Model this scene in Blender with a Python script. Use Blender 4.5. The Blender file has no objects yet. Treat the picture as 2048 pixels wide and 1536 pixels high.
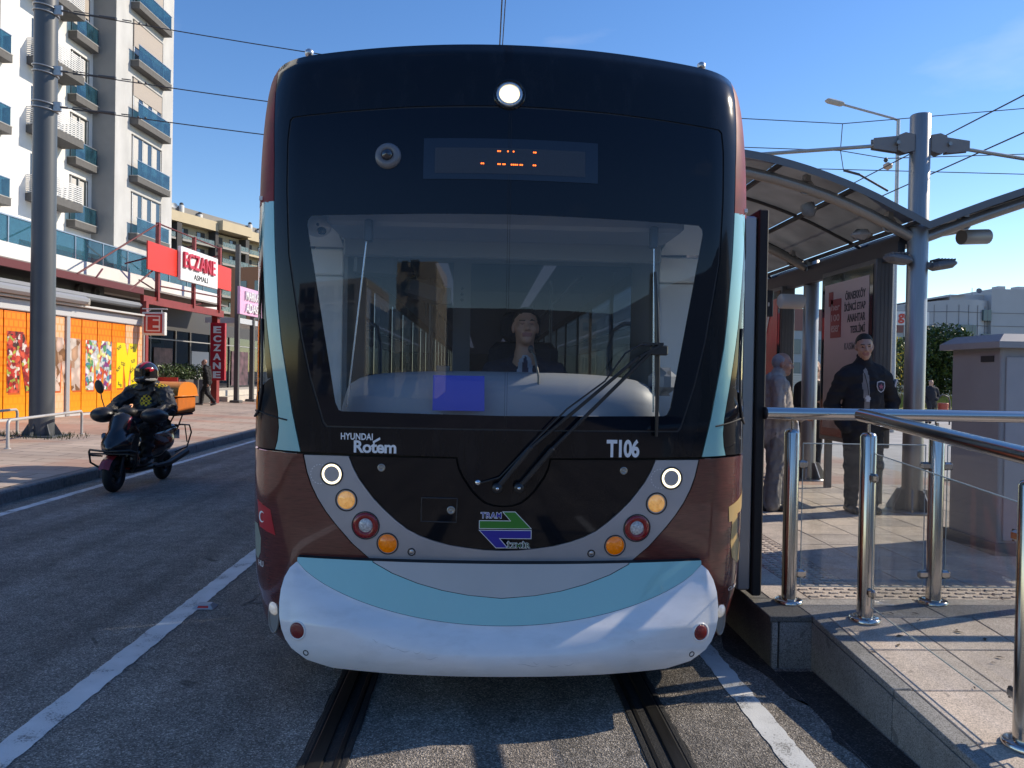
import bpy, bmesh, math, random
import numpy as np
from mathutils import Vector, Matrix, Quaternion
from mathutils.geometry import delaunay_2d_cdt
R = math.radians
scene = bpy.context.scene
COL = scene.collection
random.seed(7); rng = np.random.default_rng(7)

# ------------------------------------------------------------------ camera, sky, sun, exposure
cam_d = bpy.data.cameras.new('camera'); cam = bpy.data.objects.new('camera', cam_d); COL.objects.link(cam)
cam_d.sensor_width = 36.0; cam_d.lens = 36.0 * 1538 / 2048; cam_d.clip_start = 0.05; cam_d.clip_end = 3000
cam.location = (-0.1, 0.0, 1.68)
cam.rotation_euler = (R(89.36662), R(-0.99994), R(-2.22302))
scene.camera = cam
SUN_DIR = Vector((1.5, 0.5, 1.0)).normalized()          # towards the sun
world = bpy.data.worlds.new('World'); scene.world = world; world.use_nodes = True
wn = world.node_tree; wn.nodes.clear()
w_out = wn.nodes.new('ShaderNodeOutputWorld'); w_bg = wn.nodes.new('ShaderNodeBackground')
w_sky = wn.nodes.new('ShaderNodeTexSky'); w_sky.sky_type = 'NISHITA'; w_sky.sun_disc = False
w_sky.sun_elevation = math.asin(SUN_DIR.z); w_sky.sun_rotation = math.atan2(SUN_DIR.x, SUN_DIR.y)
w_sky.air_density = 1.0; w_sky.dust_density = 0.05; w_sky.ozone_density = 4.0
w_bg.inputs['Strength'].default_value = 0.15
# thin wisps of cloud, everywhere in the sky alike
w_tc = wn.nodes.new('ShaderNodeTexCoord'); w_map = wn.nodes.new('ShaderNodeMapping')
w_map.inputs['Scale'].default_value = (1.0, 1.0, 3.0)
w_no = wn.nodes.new('ShaderNodeTexNoise'); w_no.inputs['Scale'].default_value = 3.4; w_no.inputs['Detail'].default_value = 7
w_rp = wn.nodes.new('ShaderNodeValToRGB')
w_rp.color_ramp.elements[0].position = 0.63; w_rp.color_ramp.elements[0].color = (0, 0, 0, 1)
w_rp.color_ramp.elements[1].position = 0.80; w_rp.color_ramp.elements[1].color = (0.13, 0.13, 0.13, 1)
w_mx = wn.nodes.new('ShaderNodeMix'); w_mx.data_type = 'RGBA'
w_mx.inputs[7].default_value = (6.2, 6.4, 6.8, 1)
L = wn.links.new
L(w_tc.outputs['Generated'], w_map.inputs['Vector']); L(w_map.outputs['Vector'], w_no.inputs['Vector'])
L(w_no.outputs['Fac'], w_rp.inputs['Fac']); L(w_rp.outputs['Color'], w_mx.inputs[0])
w_hs = wn.nodes.new('ShaderNodeHueSaturation'); w_hs.inputs['Saturation'].default_value = 1.25; w_hs.inputs['Hue'].default_value = 0.511
L(w_sky.outputs['Color'], w_hs.inputs['Color']); L(w_hs.outputs['Color'], w_mx.inputs[6]); L(w_mx.outputs[2], w_bg.inputs['Color'])
L(w_bg.outputs['Background'], w_out.inputs['Surface'])
sun_d = bpy.data.lights.new('sun', 'SUN'); sun_d.energy = 3.2; sun_d.angle = R(0.53); sun_d.color = (1.0, 0.985, 0.965)
sun = bpy.data.objects.new('sun', sun_d); COL.objects.link(sun); sun.location = (30, 10, 20)
sun.rotation_euler = SUN_DIR.to_track_quat('Z', 'Y').to_euler()
scene.view_settings.view_transform = 'Standard'; scene.view_settings.look = 'None'
scene.view_settings.exposure = 0.60; scene.view_settings.gamma = 1.0; scene.view_settings.use_curve_mapping = False
scene.view_settings.use_white_balance = True; scene.view_settings.white_balance_temperature = 8300; scene.view_settings.white_balance_tint = 10
scene.render.engine = 'CYCLES'
scene.cycles.max_bounces = 8; scene.cycles.transparent_max_bounces = 16; scene.cycles.caustics_reflective = False; scene.cycles.caustics_refractive = False
scene.cycles.sample_clamp_indirect = 6.0

# ------------------------------------------------------------------ materials
MATS = {}
def mat(name, col=(.5, .5, .5), rough=.5, metal=0.0, coat=0.0, emit=None, estr=0.0, spec=.5, var=0.0, vscale=8.0, bump=0.0, bscale=60.0, dirt=None, stretch=None, transmission=0.0, dscale=3.0, damt=.5, sss=0):
    """principled material; var = brightness variation by noise, bump = fine relief, dirt = second colour mixed in patches"""
    if name in MATS: return MATS[name]
    m = bpy.data.materials.new(name); m.use_nodes = True; MATS[name] = m
    nt = m.node_tree; b = nt.nodes['Principled BSDF']
    b.inputs['Base Color'].default_value = (*col, 1); b.inputs['Roughness'].default_value = rough; b.inputs['Metallic'].default_value = metal
    b.inputs['Coat Weight'].default_value = coat; b.inputs['Coat Roughness'].default_value = 0.04
    b.inputs['Specular IOR Level'].default_value = spec
    if transmission: b.inputs['Transmission Weight'].default_value = transmission
    if sss:
        b.inputs['Subsurface Weight'].default_value = sss; b.inputs['Subsurface Radius'].default_value = (.02, .008, .004); b.inputs['Subsurface Scale'].default_value = .5
    if emit: b.inputs['Emission Color'].default_value = (*emit, 1); b.inputs['Emission Strength'].default_value = estr
    vec = None
    if var or bump or dirt:
        g = nt.nodes.new('ShaderNodeNewGeometry'); vec = g.outputs['Position']
        if stretch:
            mp = nt.nodes.new('ShaderNodeMapping'); mp.inputs['Scale'].default_value = stretch
            nt.links.new(vec, mp.inputs['Vector']); vec = mp.outputs['Vector']
    out = None
    if var:
        n = nt.nodes.new('ShaderNodeTexNoise'); n.inputs['Scale'].default_value = vscale; n.inputs['Detail'].default_value = 6
        nt.links.new(vec, n.inputs['Vector'])
        mr = nt.nodes.new('ShaderNodeMapRange'); mr.inputs['From Min'].default_value = .25; mr.inputs['From Max'].default_value = .75
        mr.inputs['To Min'].default_value = 1 - var; mr.inputs['To Max'].default_value = 1 + var
        nt.links.new(n.outputs['Fac'], mr.inputs['Value'])
        mx = nt.nodes.new('ShaderNodeMix'); mx.data_type = 'RGBA'; mx.blend_type = 'MULTIPLY'; mx.inputs[0].default_value = 1
        mx.inputs[6].default_value = (*col, 1); nt.links.new(mr.outputs['Result'], mx.inputs[7]); out = mx.outputs[2]
    if dirt:
        n2 = nt.nodes.new('ShaderNodeTexNoise'); n2.inputs['Scale'].default_value = dscale; n2.inputs['Detail'].default_value = 8; n2.inputs['Roughness'].default_value = .65
        nt.links.new(vec, n2.inputs['Vector'])
        r2 = nt.nodes.new('ShaderNodeValToRGB'); r2.color_ramp.elements[0].position = .5; r2.color_ramp.elements[1].position = .72
        r2.color_ramp.elements[1].color = (damt, damt, damt, 1)
        nt.links.new(n2.outputs['Fac'], r2.inputs['Fac'])
        m2 = nt.nodes.new('ShaderNodeMix'); m2.data_type = 'RGBA'; nt.links.new(r2.outputs['Color'], m2.inputs[0])
        if out: nt.links.new(out, m2.inputs[6])
        else: m2.inputs[6].default_value = (*col, 1)
        m2.inputs[7].default_value = (*dirt, 1); out = m2.outputs[2]
    if out: nt.links.new(out, b.inputs['Base Color'])
    if bump:
        n3 = nt.nodes.new('ShaderNodeTexNoise'); n3.inputs['Scale'].default_value = bscale; n3.inputs['Detail'].default_value = 5
        nt.links.new(vec, n3.inputs['Vector'])
        bp = nt.nodes.new('ShaderNodeBump'); bp.inputs['Strength'].default_value = min(1, bump); bp.inputs['Distance'].default_value = .01
        nt.links.new(n3.outputs['Fac'], bp.inputs['Height']); nt.links.new(bp.outputs['Normal'], b.inputs['Normal'])
    return m

def glass(name, tint=(.8, .85, .85), refl=1.0, rough=0.0, haze=0.0, hazecol=(.3, .32, .34)):
    """thin pane: lets light through with a tint and mirrors by Fresnel; haze adds a film of dust"""
    if name in MATS: return MATS[name]
    m = bpy.data.materials.new(name); m.use_nodes = True; MATS[name] = m
    nt = m.node_tree; nt.nodes.clear()
    o = nt.nodes.new('ShaderNodeOutputMaterial'); t = nt.nodes.new('ShaderNodeBsdfTransparent'); g = nt.nodes.new('ShaderNodeBsdfGlossy')
    t.inputs['Color'].default_value = (*tint, 1); g.inputs['Roughness'].default_value = rough; g.inputs['Color'].default_value = (.95, .97, 1, 1)
    f = nt.nodes.new('ShaderNodeFresnel')
    bf = nt.nodes.new('ShaderNodeNewGeometry'); mi = nt.nodes.new('ShaderNodeMapRange'); mi.inputs['To Min'].default_value = 1.5; mi.inputs['To Max'].default_value = 1 / 1.5
    nt.links.new(bf.outputs['Backfacing'], mi.inputs['Value']); nt.links.new(mi.outputs['Result'], f.inputs['IOR'])
    mu = nt.nodes.new('ShaderNodeMath'); mu.operation = 'MULTIPLY'; mu.use_clamp = True; mu.inputs[1].default_value = refl
    nt.links.new(f.outputs['Fac'], mu.inputs[0])
    mx = nt.nodes.new('ShaderNodeMixShader'); nt.links.new(mu.outputs['Value'], mx.inputs['Fac'])
    src = t.outputs['BSDF']
    if haze:
        d = nt.nodes.new('ShaderNodeBsdfDiffuse'); d.inputs['Color'].default_value = (*hazecol, 1)
        mh = nt.nodes.new('ShaderNodeMixShader'); gp = nt.nodes.new('ShaderNodeNewGeometry'); hn = nt.nodes.new('ShaderNodeTexNoise'); hn.inputs['Scale'].default_value = 2.6; hn.inputs['Detail'].default_value = 9; hn.inputs['Roughness'].default_value = .7
        nt.links.new(gp.outputs['Position'], hn.inputs['Vector']); hm = nt.nodes.new('ShaderNodeMapRange'); hm.inputs['From Min'].default_value = .35; hm.inputs['From Max'].default_value = .7; hm.inputs['To Min'].default_value = haze * .4; hm.inputs['To Max'].default_value = haze * 1.8
        nt.links.new(hn.outputs['Fac'], hm.inputs['Value']); nt.links.new(hm.outputs['Result'], mh.inputs['Fac'])
        nt.links.new(t.outputs['BSDF'], mh.inputs[1]); nt.links.new(d.outputs['BSDF'], mh.inputs[2]); src = mh.outputs['Shader']
    nt.links.new(src, mx.inputs[1]); nt.links.new(g.outputs['BSDF'], mx.inputs[2]); nt.links.new(mx.outputs['Shader'], o.inputs['Surface'])
    return m

def node_mat(name, fn):
    if name in MATS: return MATS[name]
    m = bpy.data.materials.new(name); m.use_nodes = True; MATS[name] = m
    fn(m.node_tree, m.node_tree.nodes['Principled BSDF']); return m
def N(nt, typ, **kw):
    n = nt.nodes.new(typ)
    for k, v in kw.items():
        if k.startswith('_'): setattr(n, k[1:], v)
        else: n.inputs[k.replace('__', ' ')].default_value = v
    return n
def ramp(nt, fac, stops):
    r = nt.nodes.new('ShaderNodeValToRGB'); e = r.color_ramp.elements
    while len(e) > 1: e.remove(e[-1])
    e[0].position = stops[0][0]; e[0].color = (*stops[0][1], 1)
    for p, c in stops[1:]:
        x = e.new(p); x.color = (*c, 1)
    nt.links.new(fac, r.inputs['Fac']); return r
def mixc(nt, fac, a, b, blend='MIX'):
    m = nt.nodes.new('ShaderNodeMix'); m.data_type = 'RGBA'; m.blend_type = blend
    for i, v in ((0, fac), (6, a), (7, b)):
        if isinstance(v, (int, float)): m.inputs[i].default_value = v
        elif isinstance(v, tuple): m.inputs[i].default_value = (*v, 1)
        else: nt.links.new(v, m.inputs[i])
    return m.outputs[2]

# ------------------------------------------------------------------ things, parts, mesh builder
def tag(o, label=None, cat=None, group=None, kind=None):
    if label: o['label'] = label
    if cat: o['category'] = cat
    if group: o['group'] = group
    if kind: o['kind'] = kind
    return o
def thing(name, label, cat, loc=(0, 0, 0), rotz=0.0, group=None):
    o = bpy.data.objects.new(name, None); o.empty_display_size = .1
    o.location = loc; o.rotation_euler = (0, 0, rotz); COL.objects.link(o)
    return tag(o, label, cat, group)
def root_inv(p):
    while p.parent: p = p.parent
    return (Matrix.Translation(p.location) @ p.rotation_euler.to_matrix().to_4x4()).inverted()

class MB:
    """collects shapes (verts, faces with material index) and links them as one mesh object"""
    def __init__(s): s.v = []; s.f = []; s.m = []; s.sm = []
    def add(s, v, f, mi=0, smooth=False):
        o = len(s.v); s.v += [tuple(map(float, p)) for p in v]
        for q in f: s.f.append(tuple(i + o for i in q)); s.m.append(mi); s.sm.append(smooth)
        return s
    def box(s, c, d, mi=0, rot=None, bev=0.0):
        """box centred at c with sizes d; rot = Matrix 3x3; bev = bevel of the vertical/all edges (chamfer)"""
        hx, hy, hz = d[0] / 2, d[1] / 2, d[2] / 2
        if bev <= 0:
            v = [(x, y, z) for x in (-hx, hx) for y in (-hy, hy) for z in (-hz, hz)]
            f = [(0, 1, 3, 2), (4, 6, 7, 5), (0, 4, 5, 1), (2, 3, 7, 6), (0, 2, 6, 4), (1, 5, 7, 3)]
        else:
            b = min(bev, hx * .9, hy * .9, hz * .9); v = []; f = []
            lev = [(-hz, b), (-hz + b, 0), (hz - b, 0), (hz, b)]
            for z, i in lev:
                X, Y = hx - i, hy - i
                v += [(-X + b, -Y, z), (X - b, -Y, z), (X, -Y + b, z), (X, Y - b, z), (X - b, Y, z), (-X + b, Y, z), (-X, Y - b, z), (-X, -Y + b, z)]
            for k in range(3):
                for j in range(8): f.append((k * 8 + j, k * 8 + (j + 1) % 8, k * 8 + 8 + (j + 1) % 8, k * 8 + 8 + j))
            f.append(tuple(range(7, -1, -1))); f.append(tuple(range(24, 32)))
        if rot is not None: v = [rot @ Vector(p) for p in v]
        return s.add([(p[0] + c[0], p[1] + c[1], p[2] + c[2]) for p in v], f, mi)
    def bx(s, x0, x1, y0, y1, z0, z1, mi=0, bev=0.0):
        return s.box(((x0 + x1) / 2, (y0 + y1) / 2, (z0 + z1) / 2), (abs(x1 - x0), abs(y1 - y0), abs(z1 - z0)), mi, None, bev)
    def beam(s, a, b, w, h, mi=0, up=(0, 0, 1), bev=0.0):
        a, b = Vector(a), Vector(b); d = b - a; y = d.normalized(); u = Vector(up)
        if abs(y.dot(u)) > .98: u = Vector((1, 0, 0))
        x = y.cross(u).normalized(); z = x.cross(y)
        return s.box((a + b) / 2, (w, d.length, h), mi, Matrix((x, y, z)).transposed(), bev)
    def tube(s, pts, r, mi=0, n=12, caps=True, closed=False):
        pts = [Vector(p) for p in pts]; m = len(pts); rs = r if isinstance(r, (list, tuple)) else [r] * m
        v = []; f = []; T = []
        for i in range(m):
            a = pts[(i - 1) % m] if (closed or i > 0) else pts[i]; b = pts[(i + 1) % m] if (closed or i < m - 1) else pts[i]
            T.append((b - a).normalized())
        u = Vector((0, 0, 1)) if abs(T[0].z) < .9 else Vector((1, 0, 0)); u = (u - T[0] * u.dot(T[0])).normalized()
        for i in range(m):
            u = (u - T[i] * u.dot(T[i])).normalized(); w = T[i].cross(u)
            for k in range(n):
                a = 2 * math.pi * k / n; v.append(pts[i] + (u * math.cos(a) + w * math.sin(a)) * rs[i])
        for i in range(m if closed else m - 1):
            j = (i + 1) % m
            for k in range(n): f.append((i * n + k, i * n + (k + 1) % n, j * n + (k + 1) % n, j * n + k))
        s.add(v, f, mi, True)
        if caps and not closed:
            s.add([v[k] for k in range(n)], [tuple(range(n - 1, -1, -1))], mi); s.add([v[(m - 1) * n + k] for k in range(n)], [tuple(range(n))], mi)
        return s
    def lathe(s, prof, o=(0, 0, 0), ax=(0, 0, 1), n=24, mi=0, smooth=True, cap=True):
        """prof = [(radius, height)] turned about axis ax through o"""
        o = Vector(o); z = Vector(ax).normalized(); x = z.orthogonal().normalized(); y = z.cross(x); v = []; f = []
        for r, h in prof:
            for k in range(n):
                a = 2 * math.pi * k / n; v.append(o + z * h + (x * math.cos(a) + y * math.sin(a)) * r)
        for i in range(len(prof) - 1):
            for k in range(n): f.append((i * n + k, i * n + (k + 1) % n, (i + 1) * n + (k + 1) % n, (i + 1) * n + k))
        s.add(v, f, mi, smooth)
        if cap:
            m = len(prof) - 1
            if prof[0][0] > 1e-5: s.add(v[:n], [tuple(range(n - 1, -1, -1))], mi)
            if prof[m][0] > 1e-5: s.add(v[m * n:], [tuple(range(n))], mi)
        return s
    def prism(s, poly, o, ux, uy, depth, mi=0):
        """polygon (2D) in plane o + ux*a + uy*b, extruded by depth along ux x uy"""
        o, ux, uy = Vector(o), Vector(ux), Vector(uy); w = ux.cross(uy).normalized() * depth; n = len(poly)
        a = [o + ux * p[0] + uy * p[1] for p in poly]; v = a + [p + w for p in a]
        f = [tuple(range(n - 1, -1, -1)), tuple(range(n, 2 * n))] + [(i, (i + 1) % n, n + (i + 1) % n, n + i) for i in range(n)]
        return s.add(v, f, mi)
    def ball(s, c, r, mi=0, n=16, m=10, rot=None):
        r = r if isinstance(r, (list, tuple)) else (r, r, r); v = []; f = []
        for i in range(m + 1):
            t = math.pi * i / m
            for k in range(n):
                a = 2 * math.pi * k / n; p = Vector((r[0] * math.sin(t) * math.cos(a), r[1] * math.sin(t) * math.sin(a), r[2] * math.cos(t)))
                if rot is not None: p = rot @ p
                v.append((c[0] + p.x, c[1] + p.y, c[2] + p.z))
        for i in range(m):
            for k in range(n): f.append((i * n + k, (i + 1) * n + k, (i + 1) * n + (k + 1) % n, i * n + (k + 1) % n))
        return s.add(v, f, mi, True)
    def grid(s, rows, mi=0, smooth=True, flip=False):
        n = len(rows[0]); v = [p for r in rows for p in r]; f = []
        for i in range(len(rows) - 1):
            for k in range(n - 1):
                q = (i * n + k, i * n + k + 1, (i + 1) * n + k + 1, (i + 1) * n + k); f.append(q[::-1] if flip else q)
        return s.add(v, f, mi, smooth)
    def build(s, name, mats, parent=None, local=False):
        me = bpy.data.meshes.new(name); v = s.v
        if parent is not None and not local:
            I = root_inv(parent); v = [I @ Vector(p) for p in v]
        me.from_pydata([tuple(p) for p in v], [], s.f); me.update()
        ml = mats if isinstance(mats, (list, tuple)) else [mats]
        for m in ml: me.materials.append(m)
        me.polygons.foreach_set('material_index', s.m); me.polygons.foreach_set('use_smooth', s.sm)
        bm = bmesh.new(); bm.from_mesh(me); bmesh.ops.recalc_face_normals(bm, faces=bm.faces); bm.to_mesh(me); bm.free()
        o = bpy.data.objects.new(name, me); COL.objects.link(o)
        if parent is not None: o.parent = parent
        return o
def struct(o, label=None): o['kind'] = 'structure'; return o
def copy_tree(o, parent=None):
    c = o.copy(); COL.objects.link(c)
    if parent is not None: c.parent = parent
    for ch in list(o.children): copy_tree(ch, c)
    return c

def text_mesh(body, bold=0.0, spacing=1.0):
    """flat text as triangles in 2D, normalised so that its bounding box starts at 0,0; returns verts, faces, width, height"""
    cu = bpy.data.curves.new('text_curve', 'FONT'); cu.body = body; cu.offset = bold; cu.space_character = spacing; cu.resolution_u = 4
    ob = bpy.data.objects.new('text_tmp', cu); COL.objects.link(ob)
    dg = bpy.context.evaluated_depsgraph_get(); me = bpy.data.meshes.new_from_object(ob.evaluated_get(dg))
    v = np.array([tuple(x.co) for x in me.vertices]); f = [tuple(p.vertices) for p in me.polygons]
    bpy.data.objects.remove(ob); bpy.data.curves.remove(cu); bpy.data.meshes.remove(me)
    v = v[:, :2] - v[:, :2].min(0); w, h = v.max(0)
    return v, f, w, h
def put_text(name, body, m, parent, o, ux, uy, w, h, bold=.01, depth=.004, spacing=1.0, slant=0.0):
    """lettering of size w x h as real raised letters: o = lower left corner, ux/uy = directions (world)"""
    v, f, tw, th = text_mesh(body, bold, spacing); o, ux, uy = Vector(o), Vector(ux).normalized(), Vector(uy).normalized(); nz = ux.cross(uy)
    a = [o + ux * ((p[0] / tw + slant * p[1] / th) * w) + uy * (p[1] / th * h) for p in v]; n = len(a)
    mb = MB(); mb.add([p + nz * depth for p in a], f)
    ec = {}
    for q in f:
        for i in range(len(q)):
            e = (q[i], q[(i + 1) % len(q)]); k = (min(e), max(e)); ec.setdefault(k, []).append(e)
    rim = [e[0] for e in ec.values() if len(e) == 1]
    mb.add(a + [p + nz * depth for p in a], [(e[0], e[1], e[1] + n, e[0] + n) for e in rim])
    return mb.build(name, m, parent)
# ------------------------------------------------------------------ ground, road, track, pavements
def _asphalt(base, speck, patch, bumpd=.006, sc=150):
    def fn(nt, b):
        g = N(nt, 'ShaderNodeNewGeometry').outputs['Position']; lk = nt.links.new
        v = N(nt, 'ShaderNodeTexVoronoi', Scale=sc); lk(g, v.inputs['Vector'])
        n1 = N(nt, 'ShaderNodeTexNoise', Scale=sc * .45, Detail=4); lk(g, n1.inputs['Vector'])
        n2 = N(nt, 'ShaderNodeTexNoise', Scale=.9, Detail=6, Roughness=.6); lk(g, n2.inputs['Vector'])
        n3 = N(nt, 'ShaderNodeTexNoise', Scale=7.0, Detail=5); lk(g, n3.inputs['Vector'])
        hs = N(nt, 'ShaderNodeSeparateColor'); lk(v.outputs['Color'], hs.inputs['Color'])
        c1 = ramp(nt, hs.outputs[0], [(0, tuple(x * .45 for x in base)), (.45, base), (.8, tuple(x * 1.5 for x in base)), (.93, speck), (1, tuple(x * 1.25 for x in speck))])
        c2 = ramp(nt, n2.outputs['Fac'], [(.3, (1 - patch,) * 3), (.7, (1 + patch,) * 3)])
        c3 = ramp(nt, n3.outputs['Fac'], [(.35, (.82,) * 3), (.65, (1.12,) * 3)])
        o = mixc(nt, 1.0, mixc(nt, 1.0, c1.outputs['Color'], c2.outputs['Color'], 'MULTIPLY'), c3.outputs['Color'], 'MULTIPLY')
        mp = N(nt, 'ShaderNodeMapping'); mp.inputs['Scale'].default_value = (2.6, .10, 1); lk(g, mp.inputs['Vector']); n6 = N(nt, 'ShaderNodeTexNoise', Scale=1.0, Detail=4); lk(mp.outputs['Vector'], n6.inputs['Vector']); c6 = ramp(nt, n6.outputs['Fac'], [(.38, (.78,) * 3), (.62, (1.15,) * 3)]); o = mixc(nt, 1.0, o, c6.outputs['Color'], 'MULTIPLY')
        n4 = N(nt, 'ShaderNodeTexNoise', Scale=4.2, Detail=2); lk(g, n4.inputs['Vector'])
        n4.inputs['Distortion'].default_value = .6
        st = ramp(nt, n4.outputs['Fac'], [(.70, (0, 0, 0)), (.735, (.75, .75, .75))])
        o = mixc(nt, st.outputs['Color'], o, tuple(x * .3 for x in base))
        lk(o, b.inputs['Base Color']); b.inputs['Roughness'].default_value = .82; b.inputs['Specular IOR Level'].default_value = .35
        ad = N(nt, 'ShaderNodeMath', _operation='ADD'); lk(v.outputs['Distance'], ad.inputs[0]); lk(n1.outputs['Fac'], ad.inputs[1])
        bp = N(nt, 'ShaderNodeBump', Strength=1.0, Distance=bumpd); lk(ad.outputs['Value'], bp.inputs['Height']); lk(bp.outputs['Normal'], b.inputs['Normal'])
    return fn
M_ASPH = node_mat('asphalt', _asphalt((.205, .180, .158), (.48, .42, .36), .24))
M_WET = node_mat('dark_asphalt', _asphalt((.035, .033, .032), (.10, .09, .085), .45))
def _paint(nt, b):
    g = N(nt, 'ShaderNodeNewGeometry').outputs['Position']; lk = nt.links.new
    n1 = N(nt, 'ShaderNodeTexNoise', Scale=95.0, Detail=6, Roughness=.7); lk(g, n1.inputs['Vector'])
    n2 = N(nt, 'ShaderNodeTexNoise', Scale=5.0, Detail=6); lk(g, n2.inputs['Vector'])
    ad = N(nt, 'ShaderNodeMath', _operation='ADD'); lk(n1.outputs['Fac'], ad.inputs[0]); lk(n2.outputs['Fac'], ad.inputs[1])
    w = ramp(nt, ad.outputs['Value'], [(.0, (0, 0, 0)), (.78, (0, 0, 0)), (.90, (.9, .9, .9))])
    w2 = ramp(nt, n2.outputs['Fac'], [(.3, (.66, .66, .64)), (.7, (.84, .84, .82))])
    inv = N(nt, 'ShaderNodeInvert'); lk(w.outputs['Color'], inv.inputs['Color'])
    o = mixc(nt, inv.outputs['Color'], w2.outputs['Color'], (.20, .19, .18)); lk(o, b.inputs['Base Color']); b.inputs['Roughness'].default_value = .7
    bp = N(nt, 'ShaderNodeBump', Strength=.8, Distance=.004); lk(n1.outputs['Fac'], bp.inputs['Height']); lk(bp.outputs['Normal'], b.inputs['Normal'])
M_PAINT = node_mat('road_paint', _paint)
def sheet(name, pts, m, kind='structure'):
    return tag(MB().add(pts, [tuple(range(len(pts)))]).build(name, m), kind=kind)
def rect(x0, x1, y0, y1, z): return [(x0, y0, z), (x1, y0, z), (x1, y1, z), (x0, y1, z)]

sheet('ground', rect(-900, 900, -400, 1800, -.03), mat('earth', (.16, .145, .12), .9, var=.3, vscale=.3))
road = sheet('road', rect(-5.93, 1.62, -40, 120, 0), M_ASPH)
sheet('far_road', rect(1.62, 60, -60, 120, -.008), M_ASPH)
# painted lines with broken edges
def line_strip(name, x, w, y0, y1, z=.004):
    mb = MB(); ys = np.arange(y0, y1, .05); rows = []
    j = lambda: random.uniform(-.006, .006)
    for y in ys: rows.append([(x - w / 2 + j(), y, z), (x + w / 2 + j(), y, z)])
    mb.grid(rows, smooth=False); o = mb.build(name, M_PAINT, None); o['kind'] = 'structure'; return o
line_strip('lane_line', -2.14, .15, .5, 34); line_strip('edge_line', -5.53, .12, 4, 40); line_strip('platform_line', 1.31, .125, .5, 12)
# grooved rails bedded in rubber
M_RUB = mat('rail_rubber', (.012, .012, .013), .75, var=.5, vscale=30, bump=.5, bscale=90)
M_STEEL_RAIL = mat('rail_steel', (.045, .043, .042), .42, metal=.7, var=.4, vscale=40, stretch=(1, .04, 1), dirt=(.03, .02, .015), damt=.6)
for sx in (-1, 1):
    rl = bpy.data.objects.new('rail', None); COL.objects.link(rl); rl['kind'] = 'structure'; rl.location = (sx * .7525, 6, 0)
    X = sx * .7525
    e = MB(); rows = []
    for y in np.arange(.4, 14, .06):
        rows.append([(X - .105 + random.uniform(-.007, .007), y, .004), (X + .105 + random.uniform(-.007, .007), y, .004)])
    e.grid(rows, smooth=False).build('rubber_bed', M_RUB, rl)
    MB().bx(X + sx * -.0, X + sx * .066, .4, 60, -.02, .013, bev=.005).build('rail_head', M_STEEL_RAIL, rl)
    MB().bx(X - sx * .070, X - sx * .046, .4, 60, -.02, .009, bev=.003).build('keeper', M_STEEL_RAIL, rl)
    MB().bx(X - sx * .104, X - sx * .076, .4, 60, -.02, .007, bev=.003).build('rubber_strip', M_RUB, rl)
    MB().bx(X + sx * .074, X + sx * .10, .4, 60, -.02, .007, bev=.003).build('rubber_strip', M_RUB, rl)
# sealed cracks beside the track and a stain strip along the platform wall
def crack(pts, w, z=.0035):
    mb = MB(); rows = []
    P = [Vector((*p, z)) for p in pts]; Q = []
    for a, b in zip(P, P[1:]):
        n = max(2, int((b - a).length / .05))
        for i in range(n): Q.append(a.lerp(b, i / n) + Vector((random.uniform(-.012, .012), random.uniform(-.012, .012), 0)))
    Q.append(P[-1])
    for i, p in enumerate(Q):
        d = (Q[min(i + 1, len(Q) - 1)] - Q[max(i - 1, 0)]).normalized(); s = Vector((-d.y, d.x, 0)) * w * random.uniform(.4, 1.2)
        rows.append([p - s, p + s])
    return mb.grid(rows, smooth=False)
M_TAR = mat('tar', (.015, .014, .014), .6)
for pts in ([(-1.78, 5.55), (-1.72, 6.1), (-1.70, 6.6), (-1.62, 7.2)], [(-1.76, 5.62), (-1.5, 5.60), (-1.32, 5.64)], [(-1.66, 6.55), (-1.4, 6.5)]):
    tag(crack(pts, .012).build('road_crack', M_TAR), kind='structure')
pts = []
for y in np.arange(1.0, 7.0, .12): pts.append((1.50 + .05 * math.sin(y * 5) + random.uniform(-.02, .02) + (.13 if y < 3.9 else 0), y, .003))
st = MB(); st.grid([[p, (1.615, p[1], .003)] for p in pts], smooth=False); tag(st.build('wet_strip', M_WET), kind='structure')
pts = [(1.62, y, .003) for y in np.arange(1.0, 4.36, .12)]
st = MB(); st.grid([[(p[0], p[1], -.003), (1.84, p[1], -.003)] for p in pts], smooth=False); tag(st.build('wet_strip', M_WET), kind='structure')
# reflective road stud on the lane line
t = thing('road_stud', 'small grey road stud with red reflector beside the white lane line', 'road stud', (-2.03, 5.5, 0))
mb = MB(); b = [(-.075, -.055, .004), (.075, -.055, .004), (.075, .055, .004), (-.075, .055, .004)]; tp = [(-.045, -.03, .032), (.045, -.03, .032), (.045, .03, .032), (-.045, .03, .032)]
mb.add([(p[0] - 2.03, p[1] + 5.5, p[2]) for p in b + tp], [(0, 1, 5, 4), (1, 2, 6, 5), (2, 3, 7, 6), (3, 0, 4, 7), (4, 5, 6, 7)]).build('body', mat('stud_grey', (.42, .43, .45), .5, dirt=(.1, .09, .08)), t)
mb = MB(); mb.add([(-2.03 - .04, 5.5 - .0495, .010), (-2.03 + .04, 5.5 - .0495, .010), (-2.03 + .034, 5.5 - .0375, .025), (-2.03 - .034, 5.5 - .0375, .025)], [(0, 1, 2, 3)]).build('reflector', mat('stud_red', (.75, .06, .05), .25), t)

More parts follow.
